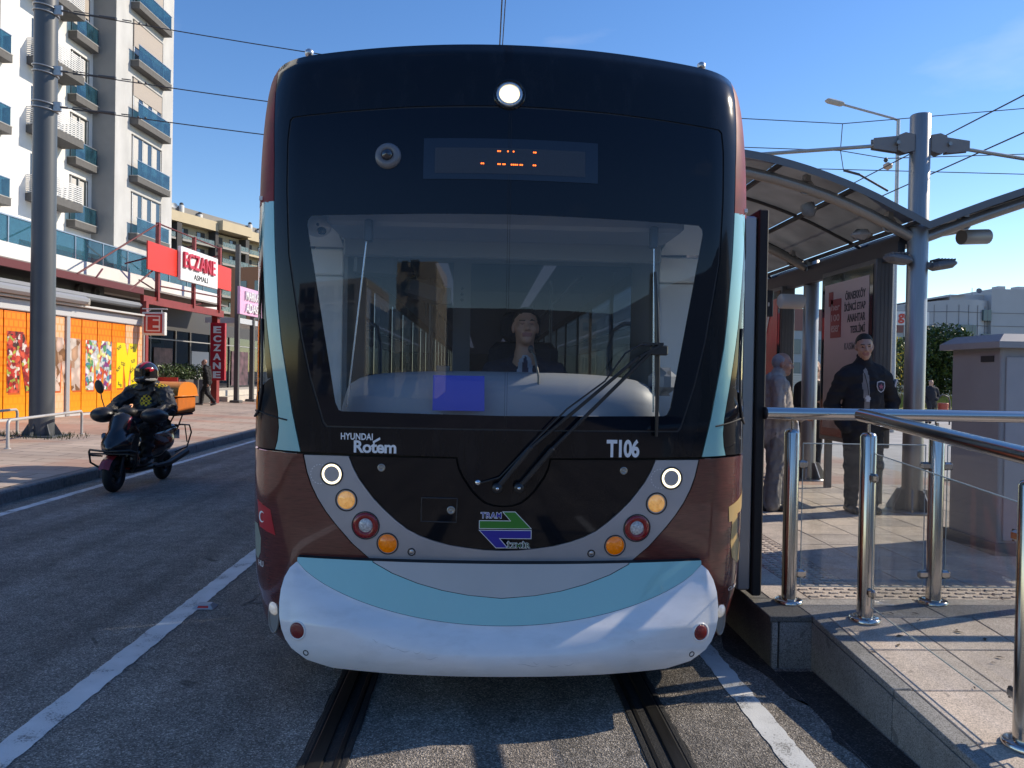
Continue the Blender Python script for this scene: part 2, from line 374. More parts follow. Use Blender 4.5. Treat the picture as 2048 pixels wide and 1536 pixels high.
# ---- left pavement with kerb stones
def _paving(nt, b):
    g = N(nt, 'ShaderNodeNewGeometry').outputs['Position']; lk = nt.links.new
    br = N(nt, 'ShaderNodeTexBrick', Scale=1.0, Mortar__Size=.012, Bias=0.0, Brick__Width=.8, Row__Height=.4)
    br.inputs['Color1'].default_value = (.50, .40, .33, 1); br.inputs['Color2'].default_value = (.42, .33, .27, 1); br.inputs['Mortar'].default_value = (.2, .16, .13, 1)
    lk(g, br.inputs['Vector'])
    n = N(nt, 'ShaderNodeTexNoise', Scale=.55, Detail=5); lk(g, n.inputs['Vector'])
    mp = N(nt, 'ShaderNodeMapping'); mp.inputs['Scale'].default_value = (.25, 1.0, 1); lk(g, mp.inputs['Vector'])
    w = N(nt, 'ShaderNodeTexNoise', Scale=.55, Detail=2); lk(mp.outputs['Vector'], w.inputs['Vector'])
    bd = ramp(nt, w.outputs['Fac'], [(.54, (0, 0, 0)), (.58, (.55, .55, .55))])
    o = mixc(nt, bd.outputs['Color'], br.outputs['Color'], (.42, .22, .16))
    s = ramp(nt, n.outputs['Fac'], [(.3, (.8, .8, .8)), (.7, (1.1, 1.1, 1.1))])
    lk(mixc(nt, 1.0, o, s.outputs['Color'], 'MULTIPLY'), b.inputs['Base Color']); b.inputs['Roughness'].default_value = .75
M_PAVE = node_mat('pavement_stone', _paving)
SWZ = lambda x: .15 + .035 * (-5.95 - x)
sheet('pavement', [(-6.11, -5, SWZ(-6.11)), (-6.11, 70, SWZ(-6.11)), (-20, 70, SWZ(-20)), (-20, -5, SWZ(-20))], M_PAVE)
kerb = bpy.data.objects.new('kerb', None); COL.objects.link(kerb); kerb['kind'] = 'structure'; kerb.location = (-6.02, 6, 0)
M_KERB = mat('kerb_stone', (.20, .195, .19), .8, var=.35, vscale=25, bump=.4, bscale=120)
k0 = MB().bx(-.09, .09, 0, .992, -.05, .155, bev=.02).build('kerb_stone', M_KERB)
for i in range(34):
    o = k0 if i == 0 else k0.copy()
    if i: COL.objects.link(o)
    o.parent = kerb; o.location = (random.uniform(-.004, .004), i - 2.0, random.uniform(-.004, .004))

# ---- platform: core, granite facing, pavers, ramp
PZ = .30
M_CORE = mat('mortar_dark', (.10, .09, .08), .95)
def _granite(nt, b, base=(.50, .43, .375), dark=.66):
    g = N(nt, 'ShaderNodeNewGeometry').outputs['Position']; lk = nt.links.new
    v = N(nt, 'ShaderNodeTexVoronoi', Scale=230.0); lk(g, v.inputs['Vector'])
    s = N(nt, 'ShaderNodeSeparateColor'); lk(v.outputs['Color'], s.inputs['Color'])
    c = ramp(nt, s.outputs[0], [(0, tuple(x * dark for x in base)), (.4, base), (.85, tuple(min(1, x * 1.28) for x in base)), (1, tuple(min(1, x * 1.5) for x in base))])
    n = N(nt, 'ShaderNodeTexNoise', Scale=3.0, Detail=8, Roughness=.65); lk(g, n.inputs['Vector'])
    d = ramp(nt, n.outputs['Fac'], [(.32, (.72, .72, .72)), (.6, (1.05, 1.05, 1.05))])
    oi = N(nt, 'ShaderNodeObjectInfo'); rr = ramp(nt, oi.outputs['Random'], [(0, (.82, .82, .84)), (.5, (.98, .97, .95)), (1, (1.12, 1.08, 1.04))])
    n5 = N(nt, 'ShaderNodeTexNoise', Scale=11.0, Detail=3); lk(g, n5.inputs['Vector'])
    sp = ramp(nt, n5.outputs['Fac'], [(.69, (0, 0, 0)), (.72, (.6, .6, .6))])
    o = mixc(nt, 1.0, mixc(nt, 1.0, c.outputs['Color'], d.outputs['Color'], 'MULTIPLY'), rr.outputs['Color'], 'MULTIPLY')
    o = mixc(nt, sp.outputs['Color'], o, tuple(x * .35 for x in base))
    lk(o, b.inputs['Base Color']); b.inputs['Roughness'].default_value = .78
    bp = N(nt, 'ShaderNodeBump', Strength=.6, Distance=.002); lk(s.outputs[1], bp.inputs['Height']); lk(bp.outputs['Normal'], b.inputs['Normal'])
M_PAVER = node_mat('pink_granite', _granite)
M_GRAN = node_mat('grey_granite', lambda nt, b: _granite(nt, b, (.27, .262, .255), .45))
M_GRAN_D = node_mat('dark_granite', lambda nt, b: _granite(nt, b, (.12, .118, .115), .5))
platform = bpy.data.objects.new('platform', None); COL.objects.link(platform); platform['kind'] = 'structure'; platform.location = (3, 8, 0)
MB().bx(1.64, 6.4, 4.45, 40, -.05, PZ - .034).build('core', M_CORE, platform)
far = MB().add(rect(1.64, 6.38, 10.02, 39.9, PZ), [(0, 1, 2, 3)]).build('far_paving', M_PAVE, platform)
ramp_ = bpy.data.objects.new('ramp', None); COL.objects.link(ramp_); ramp_['kind'] = 'structure'; ramp_.location = (3, 3, 0)
RZ = lambda y: PZ - .07 * (4.41 - y)
cor = MB(); cor.add([(1.88, 4.44, -.05), (4.9, 4.44, -.05), (4.9, .4, -.05), (1.88, .4, -.05), (1.88, 4.44, RZ(4.44) - .034), (4.9, 4.44, RZ(4.44) - .034), (4.9, .4, RZ(.4) - .034), (1.88, .4, RZ(.4) - .034)],
    [(0, 1, 2, 3), (4, 5, 6, 7), (0, 1, 5, 4), (1, 2, 6, 5), (2, 3, 7, 6), (3, 0, 4, 7)]).build('core', M_CORE, ramp_)
_pm = {}
def slab(name, cx, cy, w, d, z, m, parent, slope=0.0, h=.034, bev=.004, gap=.006):
    k = (name, round(w, 3), round(d, 3), m.name)
    if k not in _pm:
        o = MB().box((0, 0, -h / 2), (w - gap, d - gap, h), 0, None, bev).build(name, m); _pm[k] = o.data
    else:
        o = bpy.data.objects.new(name, _pm[k]); COL.objects.link(o)
    o.parent = parent; p = parent.location
    o.location = (cx - p.x, cy - p.y, z - p.z + random.uniform(-.0015, .0015)); o.rotation_euler = (math.atan(slope) + random.uniform(-.002, .002), random.uniform(-.002, .002), 0)
    return o
# tactile tile with raised bars
def tactile(name, cx, cy, w, d, parent, along):
    k = (name, round(w, 3), round(d, 3), along)
    if k not in _pm:
        mb = MB().box((0, 0, -.017), (w - .006, d - .006, .034), 0, None, .003)
        nx, ny = max(2, round(w / .085)), max(2, round(d / .075))
        for i in range(nx):
            for j in range(ny):
                if (i + j) % 2 and True: pass
                x = -w / 2 + (i + .5) * w / nx; y = -d / 2 + (j + .5) * d / ny + (.018 if i % 2 else -.0)
                y = min(y, d / 2 - .03)
                lx, ly = (.062, .026) if along == 'x' else (.026, .055)
                mb.box((x, y, .003), (lx, ly, .011), 0, None, .0045)
        o = mb.build(name, M_PAVER); _pm[k] = o.data
    else:
        o = bpy.data.objects.new(name, _pm[k]); COL.objects.link(o)
    o.parent = parent; o.location = (cx - parent.location.x, cy - parent.location.y, PZ - .001); return o
# rows of pavers on the platform (x columns, y rows)
YR = [4.78 + .33 + .42 * i for i in range(13)]
tactile_x = (2.00, 2.42)
for i in range(14):                         # along the tram edge
    tactile('tactile_tile', 2.21, 5.11 + .42 * (i + .5) - .0, .42, .42, platform, 'x')
for i in range(9):                          # across the platform head
    tactile('tactile_tile', 2.0 + .42 * (i + .5), 4.945, .42, .33, platform, 'x')
for j in range(12):
    y = 5.11 + .42 * (j + .5)
    slab('paver', 1.87, y, .26, .42, PZ, M_PAVER, platform)
    for i in range(9):
        slab('paver', 2.42 + .42 * (i + .5) , y, .42, .42, PZ, M_PAVER, platform)
for x in (1.87,): slab('paver', x, 4.945, .26, .33, PZ, M_PAVER, platform)
for j in range(12):                         # dark granite edge towards the tram
    slab('edge_slab', 1.67, 4.782 + .84 * (j + .5), .14, .84, PZ, M_GRAN_D, platform)
for i, (x0, x1) in enumerate([(1.60, 1.86), (1.86, 2.66), (2.66, 3.46), (3.46, 4.26), (4.26, 5.06)]):
    slab('edge_slab', (x0 + x1) / 2, 4.595, x1 - x0, .37, PZ, M_GRAN_D if i == 0 else M_GRAN, platform)
# facing slabs below
def facing(x0, y0, x1, y1, za0, za1, parent, m=M_GRAN, t=.03):
    mb = MB(); d = Vector((x1 - x0, y1 - y0, 0)); L_ = d.length; d.normalize(); n = Vector((d.y, -d.x, 0))
    g = .004; a = Vector((x0, y0, 0)) + d * g; b = Vector((x1, y1, 0)) - d * g
    v = []
    for off in (0, -t):
        o = n * off; v += [a + o + Vector((0, 0, -.03)), b + o + Vector((0, 0, -.03)), b + o + Vector((0, 0, za1)), a + o + Vector((0, 0, za0))]
    mb.add(v, [(0, 1, 2, 3), (7, 6, 5, 4), (0, 4, 5, 1), (1, 5, 6, 2), (2, 6, 7, 3), (3, 7, 4, 0)])
    return mb.build('facing_slab', m, parent)
facing(1.66, 4.415, 1.86, 4.415, PZ - .036, PZ - .036, platform); facing(1.615, 4.412, 1.655, 4.412, PZ - .036, PZ - .036, platform)
for i in range(8): facing(1.612, 5.31 + .9 * i, 1.612, 4.412 + .9 * i, PZ - .036, PZ - .036, platform, M_GRAN_D)
ys = [4.41, 3.52, 2.64, 1.76, .88]
for a, b in zip(ys, ys[1:]): facing(1.85, a, 1.85, b, RZ(a) - .036, RZ(b) - .036, ramp_)
# ramp surface: coping strip, then slabs
for a, b in zip(ys, ys[1:]): slab('edge_slab', 1.90, (a + b) / 2, .10, a - b, RZ((a + b) / 2), M_GRAN, ramp_, .07)
for j in range(9):
    y = 4.41 - .45 * (j + .5)
    for i in range(6): slab('paver', 1.95 + .43 * (i + .5), y, .43, .45, RZ(y), M_PAVER, ramp_, .07)
# leaves and scraps on the ramp
M_LEAF_D = mat('dry_leaf', (.07, .045, .03), .8)
lit = MB()
for i in range(16):
    x, y = random.uniform(1.95, 2.9), random.uniform(3.5, 4.5); a = random.uniform(0, 6.28); l = random.uniform(.012, .03)
    z = RZ(min(y, 4.41)) + .004; c, s = math.cos(a) * l, math.sin(a) * l
    lit.add([(x - c, y - s, z), (x + s * .35, y - c * .35, z + .006), (x + c, y + s, z + .002), (x - s * .35, y + c * .35, z + .004)], [(0, 1, 2, 3)])
tag(lit.build('leaf_litter', M_LEAF_D), 'dry brown leaf scraps scattered on the pink ramp slabs', 'leaves', kind='stuff')
# pale pavement and verge beyond the platform
M_FARP = mat('pale_paving', (.40, .385, .36), .85, var=.2, vscale=2)
sheet('far_pavement', rect(6.6, 40, 13, 44, .012), M_FARP)
# ------------------------------------------------------------------ tram nose surface: S(s, z), s = distance round the plan curve
_ZN = np.array([.15, .25, .5, .8, 1.2, 1.6, 2.0, 2.5, 3.0, 3.15, 3.28, 3.365, 3.415, 3.435])
_NN = np.array([4.04, 3.94, 3.88, 3.84, 3.82, 3.82, 3.82, 3.835, 3.885, 3.915, 3.95, 3.99, 4.045, 4.13])
_WW = np.array([1.18, 1.25, 1.32, 1.335, 1.335, 1.335, 1.335, 1.335, 1.332, 1.328, 1.320, 1.310, 1.292, 1.262])
def _herm(z, xs, ys):
    z = np.clip(z, xs[0], xs[-1]); i = np.clip(np.searchsorted(xs, z) - 1, 0, len(xs) - 2); m = np.gradient(ys, xs)
    h = xs[i + 1] - xs[i]; t = (z - xs[i]) / h
    return (2*t**3-3*t**2+1)*ys[i] + (t**3-2*t**2+t)*h*m[i] + (-2*t**3+3*t**2)*ys[i+1] + (t**3-t**2)*h*m[i+1]
_X0, _B = 1.05, .10
_ph0 = math.atan(2 * _B / _X0); _RC = (1.33 - _X0) / (1 - math.sin(_ph0))
_xs = np.linspace(0, _X0, 60); _ys = _B * (_xs / _X0) ** 2
_ph = np.linspace(_ph0, math.pi / 2, 40)[1:]; _xc = 1.33 - _RC; _yc = _B + _RC * math.cos(_ph0)
_xs = np.concatenate([_xs, _xc + _RC * np.sin(_ph), [1.33]]); _ys = np.concatenate([_ys, _yc - _RC * np.cos(_ph), [_yc + 30]])
_ss = np.concatenate([[0], np.cumsum(np.hypot(np.diff(_xs), np.diff(_ys)))])
TCX = .014
def S0(s, z):
    s = np.asarray(s, float); z = np.asarray(z, float); a = np.abs(s)
    x = np.interp(a, _ss, _xs) * np.sign(s); y = np.interp(a, _ss, _ys)
    X = x * _herm(z, _ZN, _WW) / 1.33; c = np.clip((z - 2.0) / 1.5, 0, 1) ** 1.5 * .08
    return np.stack([X + TCX, _herm(z, _ZN, _NN) + y, z - c * np.minimum((X / 1.3) ** 2, 1)], -1)
def surf_n(fn, s, z):
    h = 2e-3; n = np.cross(fn(s + h, z) - fn(s - h, z), fn(s, z + h) - fn(s, z - h)); return n / (np.linalg.norm(n, axis=-1, keepdims=True) + 1e-12)
def SP(s, z, off=0.0, fn=None):
    fn = fn or S0; s = np.asarray(s, float); z = np.asarray(z, float)
    n = surf_n(fn, s, z); return fn(s, z) + n * np.asarray(off)[..., None], n
# bumper surface: bulges in front of the body
def S_BUMP(s, z):
    s = np.asarray(s, float); z = np.asarray(z, float); a = np.abs(s)
    u = np.clip(a / 1.045, 0, 1); zc = .742 - .28 * np.maximum(1 - u ** 2, 0) ** .7        # crease height
    x = np.interp(a, _ss, _xs) * np.sign(s); y = np.interp(a, _ss, _ys) * 1.15
    base = 3.80 - .27 * np.clip(.75 - z, 0, .29)
    d = np.clip(zc - z, 0, None); e = .095 * (1 - np.exp(-(d / .085) ** 1.5)) * (1 - .5 * u ** 4)
    bot = np.clip(.36 - z, 0, None); roll = 2.6 * bot ** 2
    return np.stack([x + TCX, base + y - e + roll, z], -1)

def pip(poly, P):
    x, y = P[:, 0], P[:, 1]; ins = np.zeros(len(P), bool); n = len(poly); j = n - 1
    for i in range(n):
        xi, yi = poly[i]; xj, yj = poly[j]
        c = ((yi > y) != (yj > y)) & (x < (xj - xi) * (y - yi) / (yj - yi + 1e-15) + xi); ins ^= c; j = i
    return ins
def dens(loop, h):
    out = []
    for a, b in zip(loop, loop[1:] + loop[:1]):
        n = max(1, int(math.hypot(b[0] - a[0], b[1] - a[1]) / h))
        out += [(a[0] + (b[0] - a[0]) * i / n, a[1] + (b[1] - a[1]) * i / n) for i in range(n)]
    return out
def mirror(half):   # half outline from the centre line bottom .. to centre line top given on the right; returns closed loop
    return half + [(-s, z) for s, z in reversed(half)]
def panel(name, loops, m, parent, off=0.0, thick=.014, h=.04, fn=None, tint=None):
    """a skin panel cut out of the curved surface: loops[0] = outline in (s, z), the rest = holes"""
    L_ = [dens(l, h) for l in loops]; pts = [p for l in L_ for p in l]; edges = []; o = 0
    for l in L_:
        n = len(l); edges += [(o + i, o + (i + 1) % n) for i in range(n)]; o += n
    b = np.array(L_[0]); lo, hi = b.min(0), b.max(0)
    gx, gz = np.meshgrid(np.arange(lo[0] + h * .5, hi[0], h), np.arange(lo[1] + h * .5, hi[1], h)); G = np.stack([gx.ravel(), gz.ravel()], 1)
    k = pip(L_[0], G)
    for l in L_[1:]: k &= ~pip(l, G)
    G = G[k]
    if len(G):      # keep clear of the outline
        E = np.array(pts); d = np.min(((G[:, None, :] - E[None, :, :]) ** 2).sum(-1), 1); G = G[d > (h * .45) ** 2]
    allp = pts + [tuple(g) for g in G]
    r = delaunay_2d_cdt([Vector(p) for p in allp], edges, [], 0, 1e-7)
    V = np.array([tuple(v) for v in r[0]]); Fc = [tuple(f) for f in r[2]]
    C = np.array([V[list(f)].mean(0) for f in Fc]); k = pip(L_[0], C)
    for l in L_[1:]: k &= ~pip(l, C)
    Fc = [f for f, q in zip(Fc, k) if q]
    P, Nn = SP(V[:, 0], V[:, 1], off, fn)
    # orientation: outward normal should face -y mostly / outwards
    nv = len(P); verts = [tuple(p) for p in P]; faces = []; norms = [tuple(n) for n in Nn]
    for f in Fc:
        a, b_, c = P[f[0]], P[f[1]], P[f[2]]
        faces.append(f if np.dot(np.cross(b_ - a, c - a), Nn[f[0]]) > 0 else f[::-1])
    if thick:
        ec = {}
        for f in faces:
            for i in range(3):
                e = (f[i], f[(i + 1) % 3]); ec.setdefault((min(e), max(e)), []).append(e)
        Q = P - Nn * thick
        for e in [x[0] for x in ec.values() if len(x) == 1]:
            i0 = len(verts); verts += [tuple(P[e[0]]), tuple(P[e[1]]), tuple(Q[e[1]]), tuple(Q[e[0]])]
            faces.append((i0 + 1, i0, i0 + 3, i0 + 2)); nn = np.cross(P[e[1]] - P[e[0]], -Nn[e[0]]); nn = tuple(nn / (np.linalg.norm(nn) + 1e-9)); norms += [tuple(-np.array(nn))] * 4
    I = root_inv(parent); verts = [tuple(I @ Vector(v)) for v in verts]
    me = bpy.data.meshes.new(name); me.from_pydata(verts, [], faces); me.materials.append(m)
    me.polygons.foreach_set('use_smooth', [True] * len(faces)); me.update(); me.normals_split_custom_set_from_vertices(norms)
    ob = bpy.data.objects.new(name, me); COL.objects.link(ob); ob.parent = parent; return ob
def nose_text(name, body, m, parent, s0, z0, w, h, bold=.01, off=.003, spacing=1.0, fn=None, slant=0.0):
    v, f, tw, th = text_mesh(body, bold, spacing)
    P, _ = SP(s0 + (v[:, 0] / tw + slant * v[:, 1] / th) * w, z0 + v[:, 1] / th * h, off, fn)
    return MB().add(P, f).build(name, m, parent)
def nose_frame(s, z, fn=None):
    p, n = SP(np.array(s), np.array(z), 0.0, fn); return Vector(p), Vector(n)
# ------------------------------------------------------------------ the tram
M_BLK = mat('black_gloss', (.005, .006, .009), .06, coat=.1, spec=.3, dirt=(.03, .032, .035), dscale=5, damt=.10)
M_BLK_UP = mat('black_gloss_dusty', (.006, .007, .010), .09, coat=.0, spec=.32, dirt=(.04, .042, .05), dscale=2.2, damt=.18, stretch=(6, 6, .8))
M_FRIT = mat('black_glass', (.004, .006, .012), .03, coat=.0, spec=.34)
M_MATB = mat('matt_black', (.012, .012, .013), .7)
M_SEAL = mat('rubber_seal', (.035, .034, .037), .45)
M_SILV = mat('silver_panel', (.40, .41, .44), .32, metal=.35, coat=.3, var=.08, vscale=5, dirt=(.28, .28, .29), damt=.3)
M_TEAL = mat('teal_paint', (.25, .57, .56), .22, coat=.7, var=.05, vscale=3, dirt=(.22, .42, .45), damt=.25)
M_GREY = mat('warm_grey_paint', (.50, .455, .42), .30, coat=.5, var=.05, vscale=4)
M_WHT = mat('white_bumper', (.84, .82, .81), .24, coat=.5, var=.05, vscale=6, dirt=(.58, .55, .52), dscale=5, damt=.35, stretch=(1, 1, 3))
M_BROWN = mat('brown_wrap', (.125, .030, .024), .18, coat=.8, var=.40, vscale=9, stretch=(2, 2, 30))
M_REDUP = mat('red_wrap', (.22, .018, .024), .45, coat=.0, spec=.15, var=.35, vscale=3, stretch=(3, .4, 3))
G_WIND = glass('windscreen_glass', (.88, .91, .94), 1.15, haze=.025, hazecol=(.35, .40, .46))
G_SIDE = glass('side_glass', (.46, .48, .49), 1.2)
G_SALOON = glass('saloon_glass', (.11, .14, .18), 1.2)
M_ALU = mat('aluminium', (.55, .55, .56), .32, metal=.9, var=.1, vscale=30)
M_CHROME = mat('chrome', (.75, .75, .76), .12, metal=1.0)
M_WHITE_INK = mat('white_ink', (.82, .82, .83), .5)

tram = thing('tram', 'black fronted tram with teal strips, silver smile panel and white bumper, stopped at the platform', 'tram', (TCX, 4.4, 0))
# outlines (s, z) on the right half
MASK_E = [(1.021, 1.278), (1.067, 1.472), (1.102, 1.653), (1.140, 1.842), (1.158, 1.981), (1.178, 2.183), (1.191, 2.312), (1.210, 2.570), (1.222, 2.823), (1.258, 3.139), (1.280, 3.30), (1.305, 3.430)]
TEAL_O = [(1.170, 1.283), (1.155, 1.33), (1.148, 1.396), (1.155, 1.479), (1.190, 1.641), (1.232, 1.842), (1.256, 1.958), (1.285, 2.136), (1.312, 2.322), (1.345, 2.585)]
SEAM = [(.895, 1.405), (.912, 1.425), (.984, 1.645), (1.035, 1.858), (1.079, 2.105), (1.109, 2.281), (1.131, 2.617), (1.138, 2.90), (1.132, 3.005), (1.115, 3.02)]
SM_O = [(1.005, 1.262), (.986, 1.176), (.962, 1.11), (.929, 1.046), (.885, .98), (.835, .918), (.748, .821), (.656, .742)]
SM_I = [(.775, 1.262), (.751, 1.204), (.722, 1.152), (.688, 1.107), (.646, 1.054), (.596, 1.004), (.536, .95), (.472, .902), (.408, .870), (.339, .846), (.260, .826), (.177, .814), (.09, .804)]
NOTCH = [(.229, 1.270), (.218, 1.22), (.197, 1.175), (.150, 1.107), (.115, 1.072), (.084, 1.048), (.04, 1.034)]
CLR = [(.815, 1.486), (.832, 1.492), (.85, 1.53), (1.012, 2.43), (1.010, 2.455), (.992, 2.476)]
M_ = lambda pts: [(-s, z) for s, z in pts]
def shift(loop, f):      # shrink a symmetric loop a little about its centre
    a = np.array(loop); c = a.mean(0); d = a - c; l = np.linalg.norm(d, axis=1, keepdims=True); return [tuple(p) for p in c + d * (1 - f / l)]
maskloop = [(s, z) for s, z in MASK_E] + [(-s, z) for s, z in reversed(MASK_E)] + M_(NOTCH) + [(0, 1.030)] + list(reversed(NOTCH))
seamloop = SEAM + [(.5, 3.035), (0, 3.04), (-.5, 3.035)] + [(-s, z) for s, z in reversed(SEAM)]
clr = CLR + [(0, 2.483)] + [(-s, z) for s, z in reversed(CLR)] + [(0, 1.478)]
panel('front_mask', [maskloop, seamloop], M_BLK_UP, tram, h=.035)
wb = panel('windscreen_border', [shift(seamloop, .011), clr], M_FRIT, tram, off=-.002, h=.035, thick=.008)
panel('windscreen_seal', [shift(seamloop, -.004), shift(seamloop, .018)], M_SEAL, tram, off=-.006, thick=.01, h=.04)
panel('windscreen', [clr], G_WIND, tram, off=-.003, thick=0, h=.06)
smile = SM_O + [(-s, z) for s, z in reversed(SM_O)] + M_(SM_I) + [(0, .801)] + list(reversed(SM_I))
panel('smile_panel', [smile], M_SILV, tram, off=.002, h=.03)
lowb = [(s - .004 * (s > 0), z) for s, z in SM_I]
lowb = [(s, min(z, 1.262)) for s, z in shift(list(reversed(lowb)) , 0)]
nt_ = [(s + .008, z - .008) for s, z in NOTCH]
lower = [(0, .806)] + [(s - .005, z + .004) for s, z in reversed(SM_I)][0:-1] + [(.769, 1.262)] + nt_ + [(0, 1.022)] + [(-s, z) for s, z in reversed(nt_)] + [(-.769, 1.262)] + [(-(s - .005), z + .004) for s, z in SM_I[1:]]
panel('lower_mask', [lower], M_BLK, tram, off=.001, h=.03)
for sg in (1, -1):
    f = (lambda l: l) if sg == 1 else (lambda l: [(-s, z) for s, z in l])
    g = .006
    panel('teal_strip', [f([(s + g, z) for s, z in MASK_E[:8]] + list(reversed(TEAL_O)))], M_TEAL, tram, h=.04)
    panel('corner_window', [f([(s + g, z) for s, z in TEAL_O] + [(2.62, 2.585), (2.62, 1.283)])], glass('corner_glass', (.78, .80, .81), 1.2), tram, off=-.004, thick=0, h=.06)
    panel('window_frame', [f([(s + g, z) for s, z in TEAL_O] + [(1.52, 2.585), (1.52, 1.283)]), f([(s + .05, z + (.17 if i == 0 else 0) * 1) for i, (s, z) in enumerate(TEAL_O[3:-1])] + [(1.50, 2.50), (1.50, 1.50)])], M_BLK, tram, off=-.001, thick=.01, h=.04)
    panel('upper_cheek', [f([(s + g, z) for s, z in MASK_E[7:]] + [(2.62, 3.430), (2.62, 2.593)][::1])], M_REDUP, tram, h=.045)
    brown = [(s + .008, z) for s, z in SM_O] + [(.67, .735), (.98, .725), (.95, .17), (2.62, .17), (2.62, 1.272), (1.2, 1.272), (1.012, 1.266)]
    panel('lower_cheek', [f(brown)], M_BROWN, tram, h=.045)
    # crease line of the cheek moulding
    cr = MB(); P, _ = SP(np.linspace(1.10, 2.6, 30) * sg, .735 - .03 * np.cos(np.linspace(0, 3, 30)) * 0 + np.interp(np.linspace(1.1, 2.6, 30), [1.1, 1.3, 2.6], [.70, .735, .74]), .001)
    cr.tube([tuple(p) for p in P], .004, n=6).build('panel_gap', M_MATB, tram)
# dark shell behind the gaps, with openings for the glass
bk = [(1.16, 3.40), (-1.16, 3.40), (-1.10, 2.5), (-1.06, 1.30), (-1.06, .20), (1.06, .20), (1.06, 1.30), (1.10, 2.5)]
panel('inner_shell', [bk, shift(clr, -.02)], M_MATB, tram, off=-.035, thick=0, h=.06)
# roof of the nose, straight body behind
def WZ(z): return float(_herm(np.array(z), _ZN, _WW)) - .004
rows = []
for s in np.linspace(.02, 2.62, 40):
    p = S0(s, 3.435); q = S0(-s, 3.435); row = []
    for t in np.linspace(0, 1, 13):
        row.append((q[0] + (p[0] - q[0]) * t, p[1], 3.433 - .08 * (abs(2 * t - 1) * (p[0] - TCX) / 1.3) ** 2))
    rows.append(row)
MB().grid(rows).build('nose_roof', M_BLK_UP, tram)
YB, YE = 5.45, 33.5
def side_strip(name, z0, z1, m, y0=YB, y1=YE, nz=8):
    for sg in (-1, 1):
        mb = MB(); rows = []
        for z in np.linspace(z0, z1, nz):
            x = TCX + sg * WZ(z); zz = z - min(1, max(0, (z - 2) / 1.5)) ** 1.5 * .08 * min(1, (WZ(z) / 1.3) ** 2); rows.append([(x, y0, zz), (x, y1, zz)])
        mb.grid(rows).build(name, m, tram)
side_strip('side_skirt', .17, 1.272, M_BROWN); side_strip('side_cornice', 2.593, 3.430, M_REDUP, nz=14)
mb = MB(); rows = []
for t in np.linspace(-1, 1, 13): rows.append([(TCX + t * 1.255, YB - .2, 3.427 - .08 * (t * 1.255 / 1.3) ** 2), (TCX + t * 1.255, YE, 3.427 - .08 * (t * 1.255 / 1.3) ** 2)])
mb.grid(rows).build('roof', mat('roof_grey', (.25, .25, .26), .6), tram)
MB().bx(TCX - 1.32, TCX + 1.32, YE - .02, YE, .2, 3.4).build('rear_wall', M_MATB, tram)
MB().bx(TCX - 1.12, TCX + 1.12, 4.6, YE - .05, .20, .30).build('floor', mat('tram_floor', (.12, .12, .13), .8), tram)
MB().bx(TCX - 1.18, TCX + 1.18, 4.9, YE - .05, 2.60, 2.68).build('ceiling', mat('ceiling_white', (.62, .63, .64), .6), tram)
# windows and pillars of the saloon
for sg in (-1, 1):
    y = YB
    k = 0
    while y < 31:
        w = 1.55 if k % 3 else 1.25
        X = TCX + sg * 1.328
        MB().bx(X - .02, X + .002, y, y + .13, 1.27, 2.595).build('pillar', M_BLK, tram)
        MB().add([(X - sg * .006, y + .13, 1.272), (X - sg * .006, y + .13 + w, 1.272), (X - sg * .006, y + .13 + w, 2.593), (X - sg * .006, y + .13, 2.593)], [(0, 1, 2, 3)]).build('side_window', G_SALOON, tram)
        y += w + .13; k += 1
    MB().bx(TCX + sg * 1.328 - .01, TCX + sg * 1.328 + .002, y, YE, 1.27, 2.595).build('pillar', M_BLK, tram)
# roof fittings seen above the edge
for sg in (-1, 1):
    b = MB().lathe([(.016, 0), (.016, .135), (.024, .14), (.024, .165), (.012, .175)], (TCX + sg * 1.13, 4.45, 3.345), n=12)
    b.build('roof_fixing', M_ALU, tram)
for i, y in enumerate((8.0, 14.0, 21.0)):
    MB().bx(TCX - .8, TCX + .8, y, y + 3.2, 3.42, 3.66, bev=.08).build('roof_unit', mat('roof_unit_grey', (.42, .43, .44), .55), tram)
# bumper: three painted zones on one bulging moulding
BZ = lambda s: .742 - .28 * max(1 - (s / 1.045) ** 2, 0) ** .7
crease = [(s, BZ(s)) for s in np.linspace(-1.035, 1.035, 43)]
GC = [(.640, .740), (.54, .692), (.414, .650), (.29, .620), (.161, .600), (0, .588)]
grey_arc = [(-s, z) for s, z in GC] + [(s, z) for s, z in reversed(GC[:-1])]
white = [(1.040, .722), (1.068, .698), (1.09, .655), (1.102, .60), (1.104, .541), (1.098, .48), (1.084, .42), (1.062, .37), (1.03, .33), (.95, .278), (.82, .247), (.5, .238), (.25, .235), (0, .2345)]
white = [(s, z) for s, z in white] + [(-s, z) for s, z in reversed(white[:-1])]
bumper = panel('bumper', [white + [(s, z - .001) for s, z in crease]], M_WHT, tram, fn=S_BUMP, h=.022, thick=.07)
panel('teal_band', [[(s, z + .001) for s, z in crease] + [(1.035, .745), (.647, .745)] + [(s + .004, z - .002) for s, z in GC[:-1]] + [(0, .585)] + [(-s - .004, z - .002) for s, z in reversed(GC[:-1])] + [(-.647, .745), (-1.035, .745)]], M_TEAL, bumper, fn=S_BUMP, h=.022, thick=.03)
panel('grey_shield', [[(-.640, .745)] + grey_arc + [(.640, .745)]], M_GREY, bumper, fn=S_BUMP, h=.025, thick=.03)
